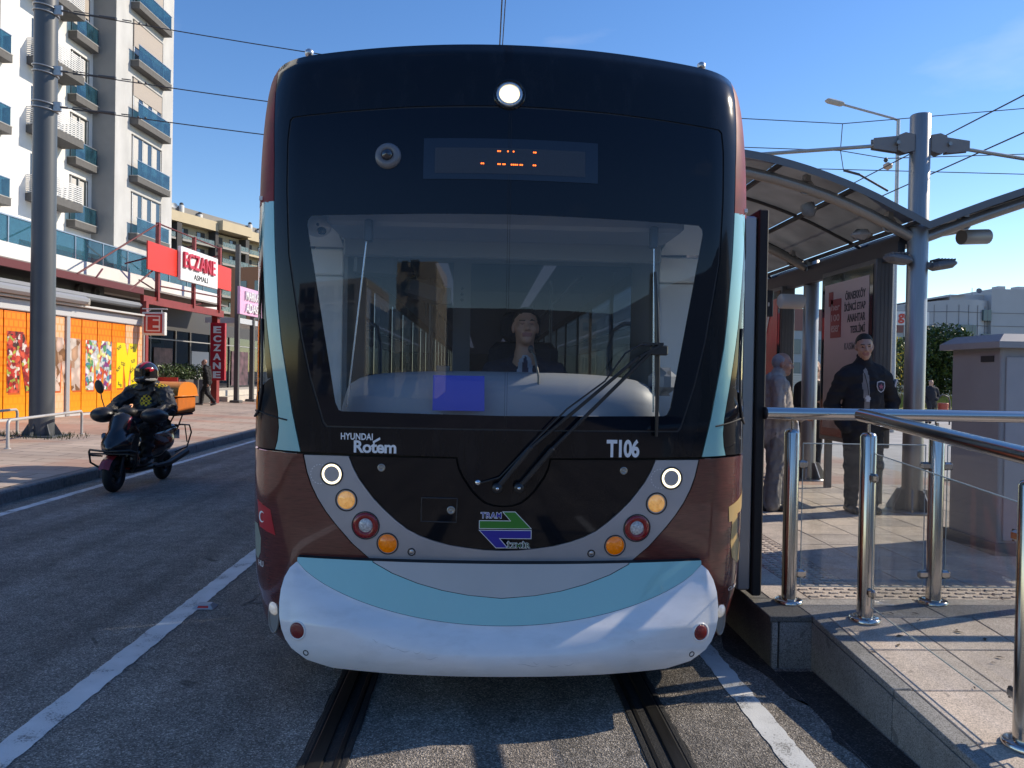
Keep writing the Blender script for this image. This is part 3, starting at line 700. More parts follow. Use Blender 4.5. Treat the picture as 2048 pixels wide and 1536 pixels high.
# top lip of the bumper and underside
P, _ = SP(np.linspace(-1.035, 1.035, 40), np.full(40, .745), 0.0, S_BUMP); lip = MB(); lip.grid([[tuple(p) for p in P], [(p[0], p[1] + .05, p[2] + .006) for p in P]]).build('bumper_lip', M_MATB, bumper)
P, _ = SP(np.linspace(-1.0, 1.0, 40), np.interp(np.abs(np.linspace(-1, 1, 40)), [0, .6, 1.0], [.2345, .24, .30]), 0.0, S_BUMP)
MB().grid([[tuple(p) for p in P], [(p[0], 4.1, .27) for p in P]]).build('bumper_underside', M_MATB, bumper)
M_REFL = mat('red_reflector', (.22, .008, .012), .18, coat=.6, bump=.3, bscale=400)
for sg in (-1, 1):
    c, n = nose_frame(sg * .998, .420, S_BUMP)
    d = MB().lathe([(.047, -.01), (.047, .004), (.040, .004), (.038, .000)], c, n, 28).build('reflector_rim', M_WHT, bumper)
    MB().lathe([(.039, -.01), (.039, .003), (.03, .006), (0.001, .007)], c, n, 28).build('reflector', M_REFL, bumper)
    c, n = nose_frame(sg * .952, .315, S_BUMP)
    MB().lathe([(.015, -.004), (.015, .002), (.011, .002), (.010, -.003), (.001, -.003)], c, n, 18).build('tow_cap', M_SEAL, bumper)
# scuffs of the bumper
M_SCUFF = mat('scuff_grey', (.48, .46, .46), .6)
for s_, z_, w_ in [(-.55, .375, .05), (-.50, .362, .07), (-.42, .355, .04), (-.36, .33, .06), (.08, .30, .10), (.22, .296, .06), (.30, .302, .05), (.62, .40, .03), (-.62, .40, .03), (.15, .31, .03)]:
    uu = np.linspace(0, 1, 7); zz = z_ + .006 * np.sin(uu * 5 + s_ * 9); th_ = .0009 * np.sin(uu * np.pi) + .0002
    Pa, _ = SP(s_ + uu * w_, zz + th_, .0008, S_BUMP); Pb, _ = SP(s_ + uu * w_, zz - th_, .0008, S_BUMP); MB().grid([[tuple(a), tuple(b_)] for a, b_ in zip(Pa, Pb)]).build('scuff_mark', M_SCUFF, bumper)
# ---- lamps on the smile panel
M_BEZ = mat('lamp_bezel', (.02, .02, .022), .4)
M_RINGL = mat('lit_ring', (1, 1, .95), .4, emit=(1.0, .95, .72), estr=1.3)
M_AMB = mat('amber_lens', (.80, .45, .15), .12, coat=.8, emit=(1.0, .5, .15), estr=.22, var=.5, vscale=45)
M_ORG = mat('orange_lens', (.62, .17, .005), .2, coat=.5, emit=(.9, .25, .01), estr=.10, var=.3, vscale=80)
M_REDL = mat('red_lens', (.30, .006, .012), .18, coat=.6, var=.4, vscale=120)
M_CLRL = mat('clear_lens', (.55, .55, .55), .15, coat=.6, var=.6, vscale=90)
for sg in (-1, 1):
    c, n = nose_frame(sg * .86, 1.17)
    b = MB().lathe([(.060, .000), (.058, .008), (.054, .008), (.052, -.012)], c, n, 32, cap=False).build('marker_lamp', M_BEZ, tram)
    MB().lathe([(.052, -.012), (.050, .004), (.041, .004), (.037, -.003)], c, n, 32, cap=False).build('light_ring', M_RINGL, b)
    MB().lathe([(.039, -.003), (.001, -.001)], c, n, 32).build('lens', mat('ring_centre', (.35, .36, .35), .3, var=.5, vscale=60), b)
    c, n = nose_frame(sg * .783, 1.041)
    b = MB().lathe([(.058, .000), (.056, .006), (.051, .006), (.050, -.014)], c, n, 32, cap=False).build('fog_lamp', M_BEZ, tram)
    MB().lathe([(.051, -.014), (.045, .002), (.03, .010), (.001, .013)], c, n, 32).build('lens', M_AMB, b)
    c, n = nose_frame(sg * .683, .916)
    b = MB().lathe([(.073, .000), (.071, .006), (.067, .006), (.066, -.010)], c, n, 36, cap=False).build('tail_lamp', M_BEZ, tram)
    MB().lathe([(.067, -.01), (.064, .006), (.040, .008), (.036, .002)], c, n, 36, cap=False).build('red_ring', M_REDL, b)
    q = MB().lathe([(.036, .001), (.034, .005), (.001, .006)], c, n, 36)
    q.build('lens', M_CLRL, b)
    c, n = nose_frame(sg * .572, .827)
    b = MB().lathe([(.057, .000), (.055, .006), (.051, .006), (.050, -.012)], c, n, 32, cap=False).build('turn_lamp', M_BEZ, tram)
    MB().lathe([(.051, -.012), (.047, .003), (.001, .006)], c, n, 32).build('lens', M_ORG, b)
    c, n = nose_frame(sg * .451, .788)
    b = MB().lathe([(.021, .000), (.020, .005), (.015, .005), (.014, -.003)], c, n, 20, cap=False).build('parking_sensor', M_BEZ, tram)
    MB().lathe([(.0145, -.003), (.010, .003), (.001, .003)], c, n, 20).build('sensor_eye', M_ALU, b)
    c, n = nose_frame(sg * .607 if sg < 0 else .607, 1.209)
    MB().lathe([(.020, .000), (.019, .004), (.012, .004), (.011, .001), (.006, .001), (.005, .004), (.001, .004)], c, n, 20).build('panel_lock', mat('lock_steel', (.35, .34, .32), .35, metal=.9), tram)
    # fog lamp low on the cheek
    c, n = nose_frame(sg * 1.225, .42)
    o_ = MB(); M3 = Matrix((n.cross(Vector((0, 0, 1))).normalized(), Vector((0, 0, 1)), n)).transposed()
    pts = [c + M3 @ Vector((math.cos(a) * .040, math.sin(a) * .085 - .02, .002)) for a in np.linspace(0, 2 * math.pi, 28, endpoint=False)]
    o_.tube(pts, .006, n=8, closed=True); o_.add(pts, [tuple(range(28))]); hb = o_.build('headlamp', mat('lamp_pod', (.26, .25, .24), .3), tram)
    MB().lathe([(.036, .002), (.034, .010), (.022, .018), (.001, .022)], c + Vector((0, 0, .02)), n, 24).build('lens', mat('headlamp_glass', (.75, .77, .78), .06, coat=1, emit=(1, 1, 1), estr=.12, var=.3, vscale=40), hb)
# hatch and its lock
hl = [(-.402, 1.064), (-.226, 1.064), (-.229, .944), (-.404, .946)]
panel('hatch', [[(s, z) for s, z in reversed(hl)]], M_BLK, tram, off=.0045, thick=.004, h=.03)
Ph, _ = SP(np.array([p[0] for p in dens(hl, .04)]), np.array([p[1] for p in dens(hl, .04)]), .005); MB().tube([tuple(p) for p in Ph], .0035, n=6, closed=True).build('hatch_seal', M_SEAL, tram)
c, n = nose_frame(-.256, 1.005)
MB().lathe([(.021, .004), (.020, .009), (.012, .009), (.011, .006), (.006, .006), (.005, .009), (.001, .009)], c, n, 20).build('hatch_lock', mat('lock_steel'), tram)
# top headlight, camera, destination display
c, n = nose_frame(.0, 3.10)
b = MB().lathe([(.085, -.004), (.080, .010), (.072, .012), (.070, -.02)], c, n, 40, cap=False).build('top_headlight', M_BLK, tram)
MB().lathe([(.071, -.02), (.069, .008), (.052, .012), (.050, .002)], c, n, 40, cap=False).build('chrome_ring', mat('headlight_ring', (.6, .6, .6), .25, metal=.8), b)
MB().lathe([(.051, .000), (.040, .018), (.02, .026), (.001, .028)], c, n, 40).build('lens', mat('lit_lens', (1, 1, .9), .2, emit=(1.0, .93, .70), estr=1.1, var=.25, vscale=30), b)
c, n = nose_frame(-.603, 2.775)
b = MB().lathe([(.066, -.002), (.062, .014), (.050, .020), (.030, .022), (.028, .012)], c, n, 36, cap=False).build('front_camera', mat('camera_ring', (.16, .165, .18), .3), tram)
MB().lathe([(.030, .010), (.027, .026), (.018, .036), (.001, .040)], c, n, 24).build('lens', mat('camera_glass', (.02, .022, .03), .05, coat=1), b)
dp = panel('destination_display', [[(-.424, 2.655), (.450, 2.655), (.450, 2.864), (-.424, 2.864)]], mat('display_glass', (.010, .016, .030), .10, coat=.2), tram, off=.001, thick=.003, h=.05)
panel('led_field', [[(-.366, 2.685), (.385, 2.685), (.385, 2.815), (-.366, 2.815)]], mat('display_field', (.035, .038, .048), .35, var=.3, vscale=220), dp, off=.0022, thick=0, h=.05)
M_LED = mat('lit_led', (.9, .1, .02), .4, emit=(1.0, .16, .03), estr=2.4)
for s, z, w in [(-.048, 2.799, .020), (-.004, 2.799, .010), (.024, 2.799, .010), (.130, 2.798, .018), (-.130, 2.735, .018), (-.047, 2.733, .018), (-.023, 2.733, .016), (.029, 2.732, .038), (.063, 2.732, .018), (.129, 2.732, .018)]:
    n_ = max(1, round(w / .009)); mb = MB()
    for i in range(n_):
        ss = s - w / 2 + (i + .5) * w / n_; P, _ = SP(np.array([ss - .0034, ss + .0034, ss + .0034, ss - .0034]), np.array([z - .0035, z - .0035, z + .0035, z + .0035]), .0035); mb.add(P, [(0, 1, 2, 3)])
    mb.build('led_segment', M_LED, dp)
# hair-thin heating wire lines in the glass
for ds in (0, .011):
    P, _ = SP(np.full(30, .0 + ds), np.linspace(1.42, 3.0, 30), .001); MB().tube([tuple(p) for p in P], .0008, n=5).build('heating_wire', M_MATB, tram)
# lettering and emblem
nose_text('maker_lettering', 'HYUNDAI', M_WHITE_INK, tram, -.815, 1.345, .163, .034, bold=.028, spacing=1.05)
nose_text('maker_lettering', 'Rotem', M_WHITE_INK, tram, -.748, 1.281, .215, .062, bold=.03, spacing=.95)
P = lambda l, off=.003: SP(np.array([p[0] for p in l]), np.array([p[1] for p in l]), off)[0]
MB().add(P([(-.652, 1.340), (-.616, 1.361), (-.614, 1.349), (-.650, 1.329)]), [(0, 1, 2, 3)]).build('accent_mark', M_WHITE_INK, tram)
nose_text('fleet_number', 'T106', M_WHITE_INK, tram, .516, 1.276, .170, .092, bold=.035, spacing=.92)
EM_G = [(-.113, .953), (.043, .953), (.004, .9985), (.061, .9985), (.140, .917), (-.113, .917)]
EM_B = [(-.112, .905), (.142, .905), (.142, .867), (-.017, .867), (.024, .819), (-.030, .819)]
def grow(l, d):
    out = []; n = len(l)
    ar = sum(l[i][0] * l[(i + 1) % n][1] - l[(i + 1) % n][0] * l[i][1] for i in range(n)); sg = 1 if ar > 0 else -1
    for i in range(n):
        a, b, c = Vector(l[i - 1]), Vector(l[i]), Vector(l[(i + 1) % n]); e1 = (b - a).normalized(); e2 = (c - b).normalized()
        n1 = Vector((e1.y, -e1.x)) * sg; n2 = Vector((e2.y, -e2.x)) * sg; m_ = (n1 + n2); m_ = m_ / max(.25, m_.length_squared) * 2
        m_ = m_ if m_.length < 2.2 else m_.normalized() * 2.2
        out.append(tuple(b + m_ * d))
    return out
for l, c in ((EM_G, mat('emblem_green', (.02, .22, .03), .4)), (EM_B, mat('emblem_blue', (.02, .025, .32), .4))):
    q = panel('emblem_outline', [grow(l, .0035)], M_WHITE_INK, tram, off=.0035, thick=0, h=.03); panel('emblem_arrow', [l], c, q, off=.0045, thick=0, h=.03)
def emblem_word(body, m, s0, z0, w, h, off):
    base, f0, bw, bh = text_mesh(body, .008, 1.2); q = None
    for bold, mm, o_, nm in ((.075, M_WHITE_INK, off, 'emblem_word_outline'), (.008, m, off + .001, 'emblem_word')):
        v_, f_, tw, th = text_mesh(body, bold, 1.2); px, py = (tw - bw) / 2, (th - bh) / 2
        Pq, _ = SP(s0 + (v_[:, 0] - px) / bw * w, z0 + (v_[:, 1] - py) / bh * h, o_); ob_ = MB().add(Pq, f_).build(nm, mm, q if q else tram); q = q or ob_
emblem_word('TRAM', mat('emblem_blue'), -.107, .9685, .100, .027, .0035); emblem_word('İZMİR', mat('emblem_dkgreen', (.02, .10, .02), .4), .026, .8185, .112, .033, .0055)
# dotted adjusting circles printed beside the marker lamps
for sg in (-1, 1):
    mb = MB()
    for a in np.linspace(R(50), R(310), 15):
        a2 = a + R(9); q = []
        for rr, aa in ((.047, a), (.050, a), (.050, a2), (.047, a2)): q.append((sg * .86 - .060 + rr * math.cos(aa), 1.168 + rr * math.sin(aa)))
        mb.add(P(q, .0035), [(0, 1, 2, 3)])
    mb.build('printed_ring', M_WHITE_INK, tram)
# wrap graphics on the cheeks: flag on one side, tan figures on the other
panel('flag_print', [[(-1.33, 1.01), (-1.20, .97), (-1.165, .84), (-1.30, .87)]], mat('flag_red', (.55, .02, .03), .3, coat=.5), tram, off=.0015, thick=0, h=.05)
mb = MB(); a = np.linspace(R(50), R(310), 16); q = [(-1.275 + .030 * math.cos(t), .925 + .030 * math.sin(t)) for t in a] + [(-1.268 + .023 * math.cos(t), .925 + .023 * math.sin(t)) for t in reversed(a)]
mb.add(P(q, .0025), [(i, i + 1, 30 - i, 31 - i) for i in range(15)]).build('crescent_print', M_WHITE_INK, tram)
panel('portrait_print', [[(-1.40, .88), (-1.33, .88), (-1.29, .81), (-1.30, .73), (-1.34, .69), (-1.40, .70)]], mat('print_green', (.28, .33, .28), .35, coat=.4), tram, off=.0012, thick=0, h=.05)
nose_text('side_lettering', 'HU', M_WHITE_INK, tram, -1.33, .655, .06, .032, bold=.02, off=.002)
M_TAN = mat('tan_print', (.62, .42, .18), .35, coat=.5)
panel('figure_print', [[(1.205, 1.01), (1.29, 1.035), (1.45, 1.09), (1.47, 1.02), (1.36, .97), (1.30, .965), (1.31, .86), (1.37, .79), (1.45, .80), (1.46, .70), (1.35, .685), (1.26, .73), (1.235, .82), (1.24, .93), (1.212, .93)][::-1]], M_TAN, tram, off=.0015, thick=0, h=.04)
nose_text('side_lettering', 'CUMHURİYET', M_WHITE_INK, tram, 1.255, .545, .30, .030, bold=.01, off=.002)
# ---- wiper
M_WIP = mat('wiper_black', (.014, .014, .016), .42, coat=.2)
wp = MB().lathe([(.001, 0)], cap=False)
arms = [((-.030, 1.125), (.235, 1.46), (.655, 1.785)), ((.075, 1.128), (.34, 1.45), (.735, 1.83))]
def np3(s, z, off): p, n = SP(np.array(s), np.array(z), off); return Vector(p)
aw = None
for (a, b_, c_) in arms:
    mb = MB(); lo = np3(*a, .035); md = np3(a[0] + (b_[0] - a[0]) * .62, a[1] + (b_[1] - a[1]) * .62, .055); hi = np3(*c_, .065)
    mb.beam(lo, md, .036, .024, bev=.005); mb.beam(md - (md - lo) * .03, hi, .019, .016, bev=.003)
    o = mb.build('wiper_arm', M_WIP, tram)
    for k in (.22, .48): MB().lathe([(.010, 0), (.009, .004), (.001, .005)], lo.lerp(md, k) + Vector((0, -.0125, 0)), (0, -1, 0), 12).build('bolt', M_SEAL, o)
    MB().lathe([(.026, -.012), (.026, .012), (.020, .020), (.001, .022)], lo - Vector((0, .004, 0)), (0, -1, 0), 20).build('pivot', M_WIP, o)
    MB().lathe([(.008, 0), (.007, .006), (.001, .007)], lo - Vector((0, .026, 0)), (0, -1, 0), 12).build('pivot_nut', M_CHROME, o)
j0 = np3(.655, 1.785, .068); j1 = np3(.735, 1.83, .068); tip = np3(.775, 1.845, .066)
mb = MB(); mb.beam(j0, j1 + (j1 - j0) * .4, .030, .012); mb.beam(j1 + Vector((.04, 0, .02)), j1 + Vector((-.06, -.004, .02)), .02, .012); mb.box(j1 + Vector((.02, .004, -.012)), (.09, .02, .05), bev=.006); o = mb.build('wiper_link', M_WIP, tram)
bl = [np3(.744, 2.215, .030), np3(.750, 2.03, .042), np3(.756, 1.82, .046), np3(.761, 1.60, .040), np3(.765, 1.385, .028)]
mb = MB(); mb.tube(bl, [.007, .011, .013, .011, .007], n=8); o = mb.build('wiper_blade', M_WIP, tram)
MB().tube([p + Vector((0, .016, 0)) for p in bl], .006, n=6).build('rubber_edge', M_MATB, o)
MB().tube([np3(-.11, 1.145, .012), np3(-.02, 1.175, .03), np3(.12, 1.33, .05), np3(.30, 1.52, .07), np3(.48, 1.66, .085), np3(.58, 1.80, .085), np3(.66, 1.845, .075), np3(.71, 1.84, .07)], .0045, n=6).build('washer_hose', M_WIP, tram)
c, n = nose_frame(-.126, 1.145); MB().lathe([(.016, 0), (.014, .006), (.008, .012), (.001, .013)], c, n, 16).build('washer_nozzle', M_CHROME, tram)
# ---- opened door leaf standing proud of the side
door = MB().bx(1.602, 1.665, 4.72, 5.55, .33, 2.74, bev=.008).build('door_leaf', M_MATB, tram)
MB().bx(1.515, 1.600, 4.74, 5.50, .36, 2.70, bev=.01).build('door_frame', mat('door_alu', (.30, .32, .34), .3, metal=.5), door)
MB().add([(1.513, 4.82, .62), (1.513, 5.42, .62), (1.513, 5.42, 2.52), (1.513, 4.82, 2.52)], [(0, 1, 2, 3)]).build('door_glass', G_SIDE, door)
MB().bx(1.41, 1.515, 4.95, 5.4, 2.66, 2.72).build('door_arm', M_SEAL, door); MB().bx(1.38, 1.515, 4.95, 5.3, .36, .42).build('door_arm', M_SEAL, door)
# mirror frame and handle inside the right corner window
MB().tube([tuple(SP(np.array(s), np.array(z), .004)[0]) for s, z in [(1.30, 1.95), (1.285, 1.75), (1.29, 1.58), (1.33, 1.47), (1.42, 1.44), (1.50, 1.45)]], .006, n=8).build('window_seal', M_SEAL, tram)
MB().tube([tuple(SP(np.array(-s), np.array(z), .004)[0]) for s, z in [(1.30, 1.95), (1.285, 1.75), (1.29, 1.58), (1.33, 1.47), (1.42, 1.44), (1.50, 1.45)]], .006, n=8).build('window_seal', M_SEAL, tram)
MB().box((1.345, 4.32, 1.60), (.03, .05, .035), bev=.008).build('window_catch', M_CHROME, tram)
# ---- bogie wheels and underfloor in the dark
for sg in (-1, 1):
    MB().lathe([(.10, -.06), (.30, -.06), (.31, .02), (.10, .04)], (sg * .75, 6.4, .31), (sg, 0, 0), 28).build('wheel', mat('wheel_steel', (.10, .09, .085), .5, metal=.6), tram)
MB().bx(-1.0, 1.0, 4.6, 30, .16, .20).build('underframe', M_MATB, tram)
# ------------------------------------------------------------------ driver's cab behind the windscreen (parts of the tram)
M_CABW = mat('cab_white', (.86, .86, .82), .45, var=.04, vscale=4)
M_CABG = mat('cab_grey', (.20, .21, .215), .5)
M_CABD = mat('cab_dark', (.035, .037, .042), .5)
def lin(sg):
    x0, x1 = TCX + sg * .955, TCX + sg * 1.30
    MB().bx(x0, x1, 4.68, 4.74, 1.30, 2.26, bev=.008).build('pillar_lining', M_CABW, tram)
    MB().bx(x0, x1, 4.66, 4.73, 2.266, 2.42, bev=.008).build('pillar_lining', M_CABW, tram)
    mb = MB(); mb.add([(x0, 4.66, 2.43), (x1, 4.62, 2.43), (x1, 4.1, 2.58), (x0, 4.1, 2.58), (x0, 4.66, 2.45), (x1, 4.62, 2.45), (x1, 4.1, 2.60), (x0, 4.1, 2.60)], [(0, 1, 2, 3), (4, 5, 6, 7), (0, 1, 5, 4), (1, 2, 6, 5), (2, 3, 7, 6), (3, 0, 4, 7)]).build('roof_lining', M_CABW, tram)
    MB().bx(TCX + sg * .93, TCX + sg * .955, 4.66, 5.38, 1.0, 2.50).build('side_lining', M_CABG, tram)
lin(-1); lin(1)
# headboard and blind box
MB().bx(TCX - .95, TCX + .95, 4.06, 4.50, 2.455, 2.56, bev=.02).build('blind_box', mat('cab_grey2', (.26, .27, .28), .5), tram)
MB().bx(TCX - .93, TCX + .93, 4.50, 4.56, 2.36, 2.60, bev=.01).build('headboard', M_CABG, tram)
# partition with two windows
def part_frame():
    mb = MB(); y0, y1 = 5.38, 5.42
    mb.bx(TCX - 1.28, TCX + 1.28, y0, y1, 2.46, 2.60)
    mb.bx(TCX - 1.28, TCX - .93, y0, y1, .35, 2.46); mb.bx(TCX + .93, TCX + 1.28, y0, y1, .35, 2.46)
    mb.bx(-.31, -.19, y0 - .01, y1, .35, 2.46); mb.bx(TCX - .93, TCX + .93, y0, y1, .35, 1.55)
    return mb
part_frame().build('partition', M_CABG, tram)
for x0, x1 in ((TCX - .93, -.31), (-.19, TCX + .93)):
    MB().add([(x0, 5.40, 1.55), (x1, 5.40, 1.55), (x1, 5.40, 2.46), (x0, 5.40, 2.46)], [(0, 1, 2, 3)]).build('partition_glass', glass('partition_pane', (.24, .28, .36), 1.0), tram)
for z in (2.28, 2.24, 2.20): MB().lathe([(.011, 0), (.010, .005), (.001, .006)], (-.25, 5.37, z), (0, -1, 0), 12).build('partition_screw', M_CABD, tram)
MB().bx(-.40, -.325, 5.35, 5.375, 2.17, 2.28, bev=.006).build('door_latch', mat('latch_grey', (.5, .5, .5), .4), tram)
MB().bx(-.42, -.325, 5.35, 5.375, 1.70, 1.74, bev=.006).build('door_latch', mat('latch_grey'), tram)
# dashboard: rounded moulding across the cab
rows = []
for x in np.linspace(-.90, .90, 37):
    u = abs(x) / .90; zt = 1.70 - .05 * u ** 3; yb = 4.02 + .10 * u ** 2; e = max(0, 1 - u ** 14) ** .5
    prof = [(0, 1.36), (.0, 1.46), (.015, 1.56), (.04, 1.62), (.085, 1.665), (.15, 1.69), (.24, 1.70), (.36, 1.695), (.5, 1.66)]
    rows.append([(TCX + x, yb + dy + (1 - e) * .2, 1.36 + (z - 1.36) * (zt - 1.36) / .34 * (.55 + .45 * e)) for dy, z in prof])
dash = MB().grid(rows).build('dashboard', mat('dash_grey', (.34, .36, .385), .5), tram)
MB().bx(TCX - .98, TCX + .98, 3.98, 4.6, 1.28, 1.37).build('dash_base', M_CABD, dash)
for x in (-.36, .46): MB().bx(x - .06, x + .06, 3.99, 4.05, 1.462, 1.474, bev=.003).build('air_vent', mat('vent_white', (.7, .7, .7), .4), dash)
for x, w in ((-.55, .22), (.62, .18)):
    mb = MB(); mb.tube([(TCX + x + w * .5 * math.cos(a), 3.97, 1.40 + .045 * math.sin(a)) for a in np.linspace(0, math.pi, 14)], .006, n=8); mb.build('dash_hoop', mat('hoop_dark', (.08, .075, .07), .4), dash)
MB().box((.93, 4.35, 1.66), (.14, .22, .16), bev=.05).build('dash_console', mat('dash_grey'), dash)
# blue sheet leaning on the dashboard
bs = thing('blue_sheet', 'plain bright blue sheet of paper lying against the grey dashboard inside the windscreen', 'paper', (-.22, 3.985, 1.5))
MB().add([(-.352, 3.955, 1.494), (-.085, 3.955, 1.494), (-.088, 3.985, 1.675), (-.352, 3.985, 1.675), (-.352, 3.957, 1.494), (-.085, 3.957, 1.494), (-.088, 3.987, 1.675), (-.352, 3.987, 1.675)], [(0, 1, 2, 3), (7, 6, 5, 4), (0, 4, 5, 1), (1, 5, 6, 2), (2, 6, 7, 3), (3, 7, 4, 0)]).build('sheet', mat('blue_paper', (.03, .085, .62), .45), bs)
# blind guide rods, mirrors, monitor, dome camera
for (x0, x1) in ((-.70, -.795), (.79, .80)):
    MB().tube([(x0, 4.02, 2.47), (x1, 4.00, 1.50)], .005, n=8).build('blind_rod', mat('rod_steel', (.6, .65, .7), .25, metal=.9), tram)
    MB().bx(x0 - .02, x0 + .02, 4.0, 4.05, 2.36, 2.475, bev=.006).build('blind_clip', M_CABD, tram)
c = Vector((-1.0, 4.20, 2.47))
b = MB().ball(c, (.075, .06, .062)).build('dome_camera', mat('dome_white', (.62, .62, .62), .35), tram)
MB().ball(c + Vector((.03, -.045, -.035)), (.026, .02, .022), n=12, m=8).build('lens', mat('camera_glass'), b); MB().ball(c + Vector((.012, -.058, -.004)), .009, n=10, m=6).build('sensor', M_CABD, b)
MB().box((-.74, 4.6, 2.33), (.26, .05, .16), 0, Matrix.Rotation(R(3), 3, 'Y'), .025).build('monitor', M_CABD, tram)
MB().box((-.46, 4.75, 2.19), (.24, .05, .13), 0, Matrix.Rotation(R(16), 3, 'Y'), .04).build('inside_mirror', M_CABD, tram)
MB().tube([(-.56, 4.76, 2.42), (-.50, 4.74, 2.25)], .008, n=8).build('mirror_arm', M_CABD, tram)
# microphone on a gooseneck
mb = MB(); mb.tube([(.200, 4.06, 1.37), (.205, 4.07, 1.52), (.20, 4.09, 1.68), (.18, 4.13, 1.79), (.165, 4.16, 1.815)], .0065, n=8); mc = mb.build('gooseneck', mat('gooseneck_grey', (.16, .15, .13), .4, metal=.6), tram)
MB().ball((.162, 4.17, 1.825), (.016, .016, .022)).build('microphone', M_CABD, mc)
# driver's seat
mb = MB(); mb.box((.17, 5.06, 1.55), (.46, .12, .70), 0, Matrix.Rotation(R(-8), 3, 'X'), .05); st_ = mb.build('driver_seat', mat('seat_fabric', (.022, .024, .032), .85, bump=.3), tram)
MB().box((.15, 5.10, 2.0), (.26, .10, .20), 0, None, .04).build('headrest', mat('seat_fabric'), st_)
MB().box((.17, 4.83, 1.18), (.48, .48, .12), 0, None, .04).build('cushion', mat('seat_fabric'), st_); MB().bx(.07, .27, 4.75, 4.95, .3, 1.14, bev=.02).build('pedestal', M_CABD, st_)
# saloon: handrails, straps, light strips, seats
M_RAILY = mat('handrail_steel', (.62, .60, .52), .25, metal=.8)
for pts in ([(.92, 6.2, .35), (.92, 6.2, 1.9), (.95, 6.2, 2.05), (1.05, 6.25, 2.12), (1.15, 6.3, 2.12)], [(-.92, 6.2, .35), (-.92, 6.2, 1.9), (-.95, 6.2, 2.05), (-1.05, 6.25, 2.12), (-1.15, 6.3, 2.12)], [(.55, 7.4, .35), (.55, 7.4, 2.6)], [(-.6, 7.4, .35), (-.6, 7.4, 2.6)],
            [(.62, 5.7, 2.42), (.60, 20, 2.42)], [(-.62, 5.7, 2.42), (-.60, 20, 2.42)], [(.55, 10, .35), (.55, 10, 2.6)], [(-.6, 10.5, .35), (-.6, 10.5, 2.6)]):
    MB().tube(pts, .017, n=10).build('handrail', M_RAILY, tram)
for x, y in ((.45, 6.4), (.62, 8.2), (-.62, 7.0), (-.62, 9.0)):
    mb = MB(); mb.tube([(x, y, 2.40), (x, y, 2.22)], .010, n=6); mb.tube([(x, y, 2.22), (x - .06, y, 2.10), (x, y, 2.09), (x + .06, y, 2.10)], .010, n=6, closed=True); mb.build('grab_strap', mat('strap_teal', (.25, .42, .48), .4), tram)
for x in (-.45, .45): MB().bx(x - .05, x + .05, 5.6, 26, 2.59, 2.598).build('light_strip', mat('tram_light', (.6, .6, .65), .5, emit=(.6, .7, 1.0), estr=.12), tram)
seat0 = None
for y in (9.0, 11.2, 13.0, 15.0):
    for sg in (-1, 1):
        mb = MB(); mb.box((sg * .95, y, .78), (.45, .45, .08), bev=.03); mb.box((sg * .95, y + .22, 1.10), (.45, .07, .62), bev=.03); mb.build('passenger_seat', mat('seat_blue', (.03, .06, .12), .8), tram)
# ------------------------------------------------------------------ left side of the street: shops, tower, signs (local frame: x = out to the road, y = along the front)
FA = -R(4.7); FO = (-11.367, 23.236, 0)
FX = Vector((math.cos(FA), math.sin(FA), 0)); FY = Vector((-math.sin(FA), math.cos(FA), 0))
def W(n, s, z): p = Vector(FO) + FX * n + FY * s; return Vector((p.x, p.y, z))
class FB(MB):
    """builder in the local frame of the shop front"""
    def build(s, name, m, parent): return super().build(name, m, parent, local=True)
def fthing(name, label, cat, group=None): return thing(name, label, cat, FO, FA, group)
M_WALLW = mat('white_render', (.74, .73, .71), .85, var=.06, vscale=1.2, dirt=(.62, .60, .57), dscale=.8, damt=.5)
M_WALLG = mat('grey_render', (.52, .52, .515), .85, var=.12, vscale=1.6, dirt=(.42, .42, .41), dscale=.7, damt=.7, stretch=(1, 1, .4))
M_WALLSH = mat('shaded_grey_render', (.30, .30, .295), .85, var=.06, vscale=2)  # grey render darkened: shade of the tower's side return painted in
M_SLAB = mat('slab_grey', (.11, .107, .104), .8, var=.15, vscale=6)
M_SHUT = node_mat('roller_shutter', lambda nt, b: _shutter(nt, b))if False else None
def _slats(nt, b, col=(.42, .36, .31), per=.055):
    g = N(nt, 'ShaderNodeNewGeometry').outputs['Position']; lk = nt.links.new
    sp = N(nt, 'ShaderNodeSeparateXYZ'); lk(g, sp.inputs['Vector'])
    m1 = N(nt, 'ShaderNodeMath', _operation='MODULO'); m1.inputs[1].default_value = per; lk(sp.outputs['Z'], m1.inputs[0])
    m2 = N(nt, 'ShaderNodeMath', _operation='DIVIDE'); m2.inputs[1].default_value = per; lk(m1.outputs['Value'], m2.inputs[0])
    r = ramp(nt, m2.outputs['Value'], [(0, tuple(x * .55 for x in col)), (.2, col), (1, tuple(x * 1.05 for x in col))]); lk(r.outputs['Color'], b.inputs['Base Color']); b.inputs['Roughness'].default_value = .6
M_SHUT = node_mat('beige_shutter', _slats)
M_FRAME = mat('white_frame', (.70, .70, .69), .4); M_DKFR = mat('dark_frame', (.10, .095, .09), .5)
M_WGL = mat('window_glass', (.03, .04, .045), .04, coat=.6, spec=.8)
M_CURT = mat('curtain', (.55, .53, .50), .8)
G_BLUE = glass('blue_balcony_glass', (.16, .36, .44), 1.2, haze=.18, hazecol=(.06, .22, .30))

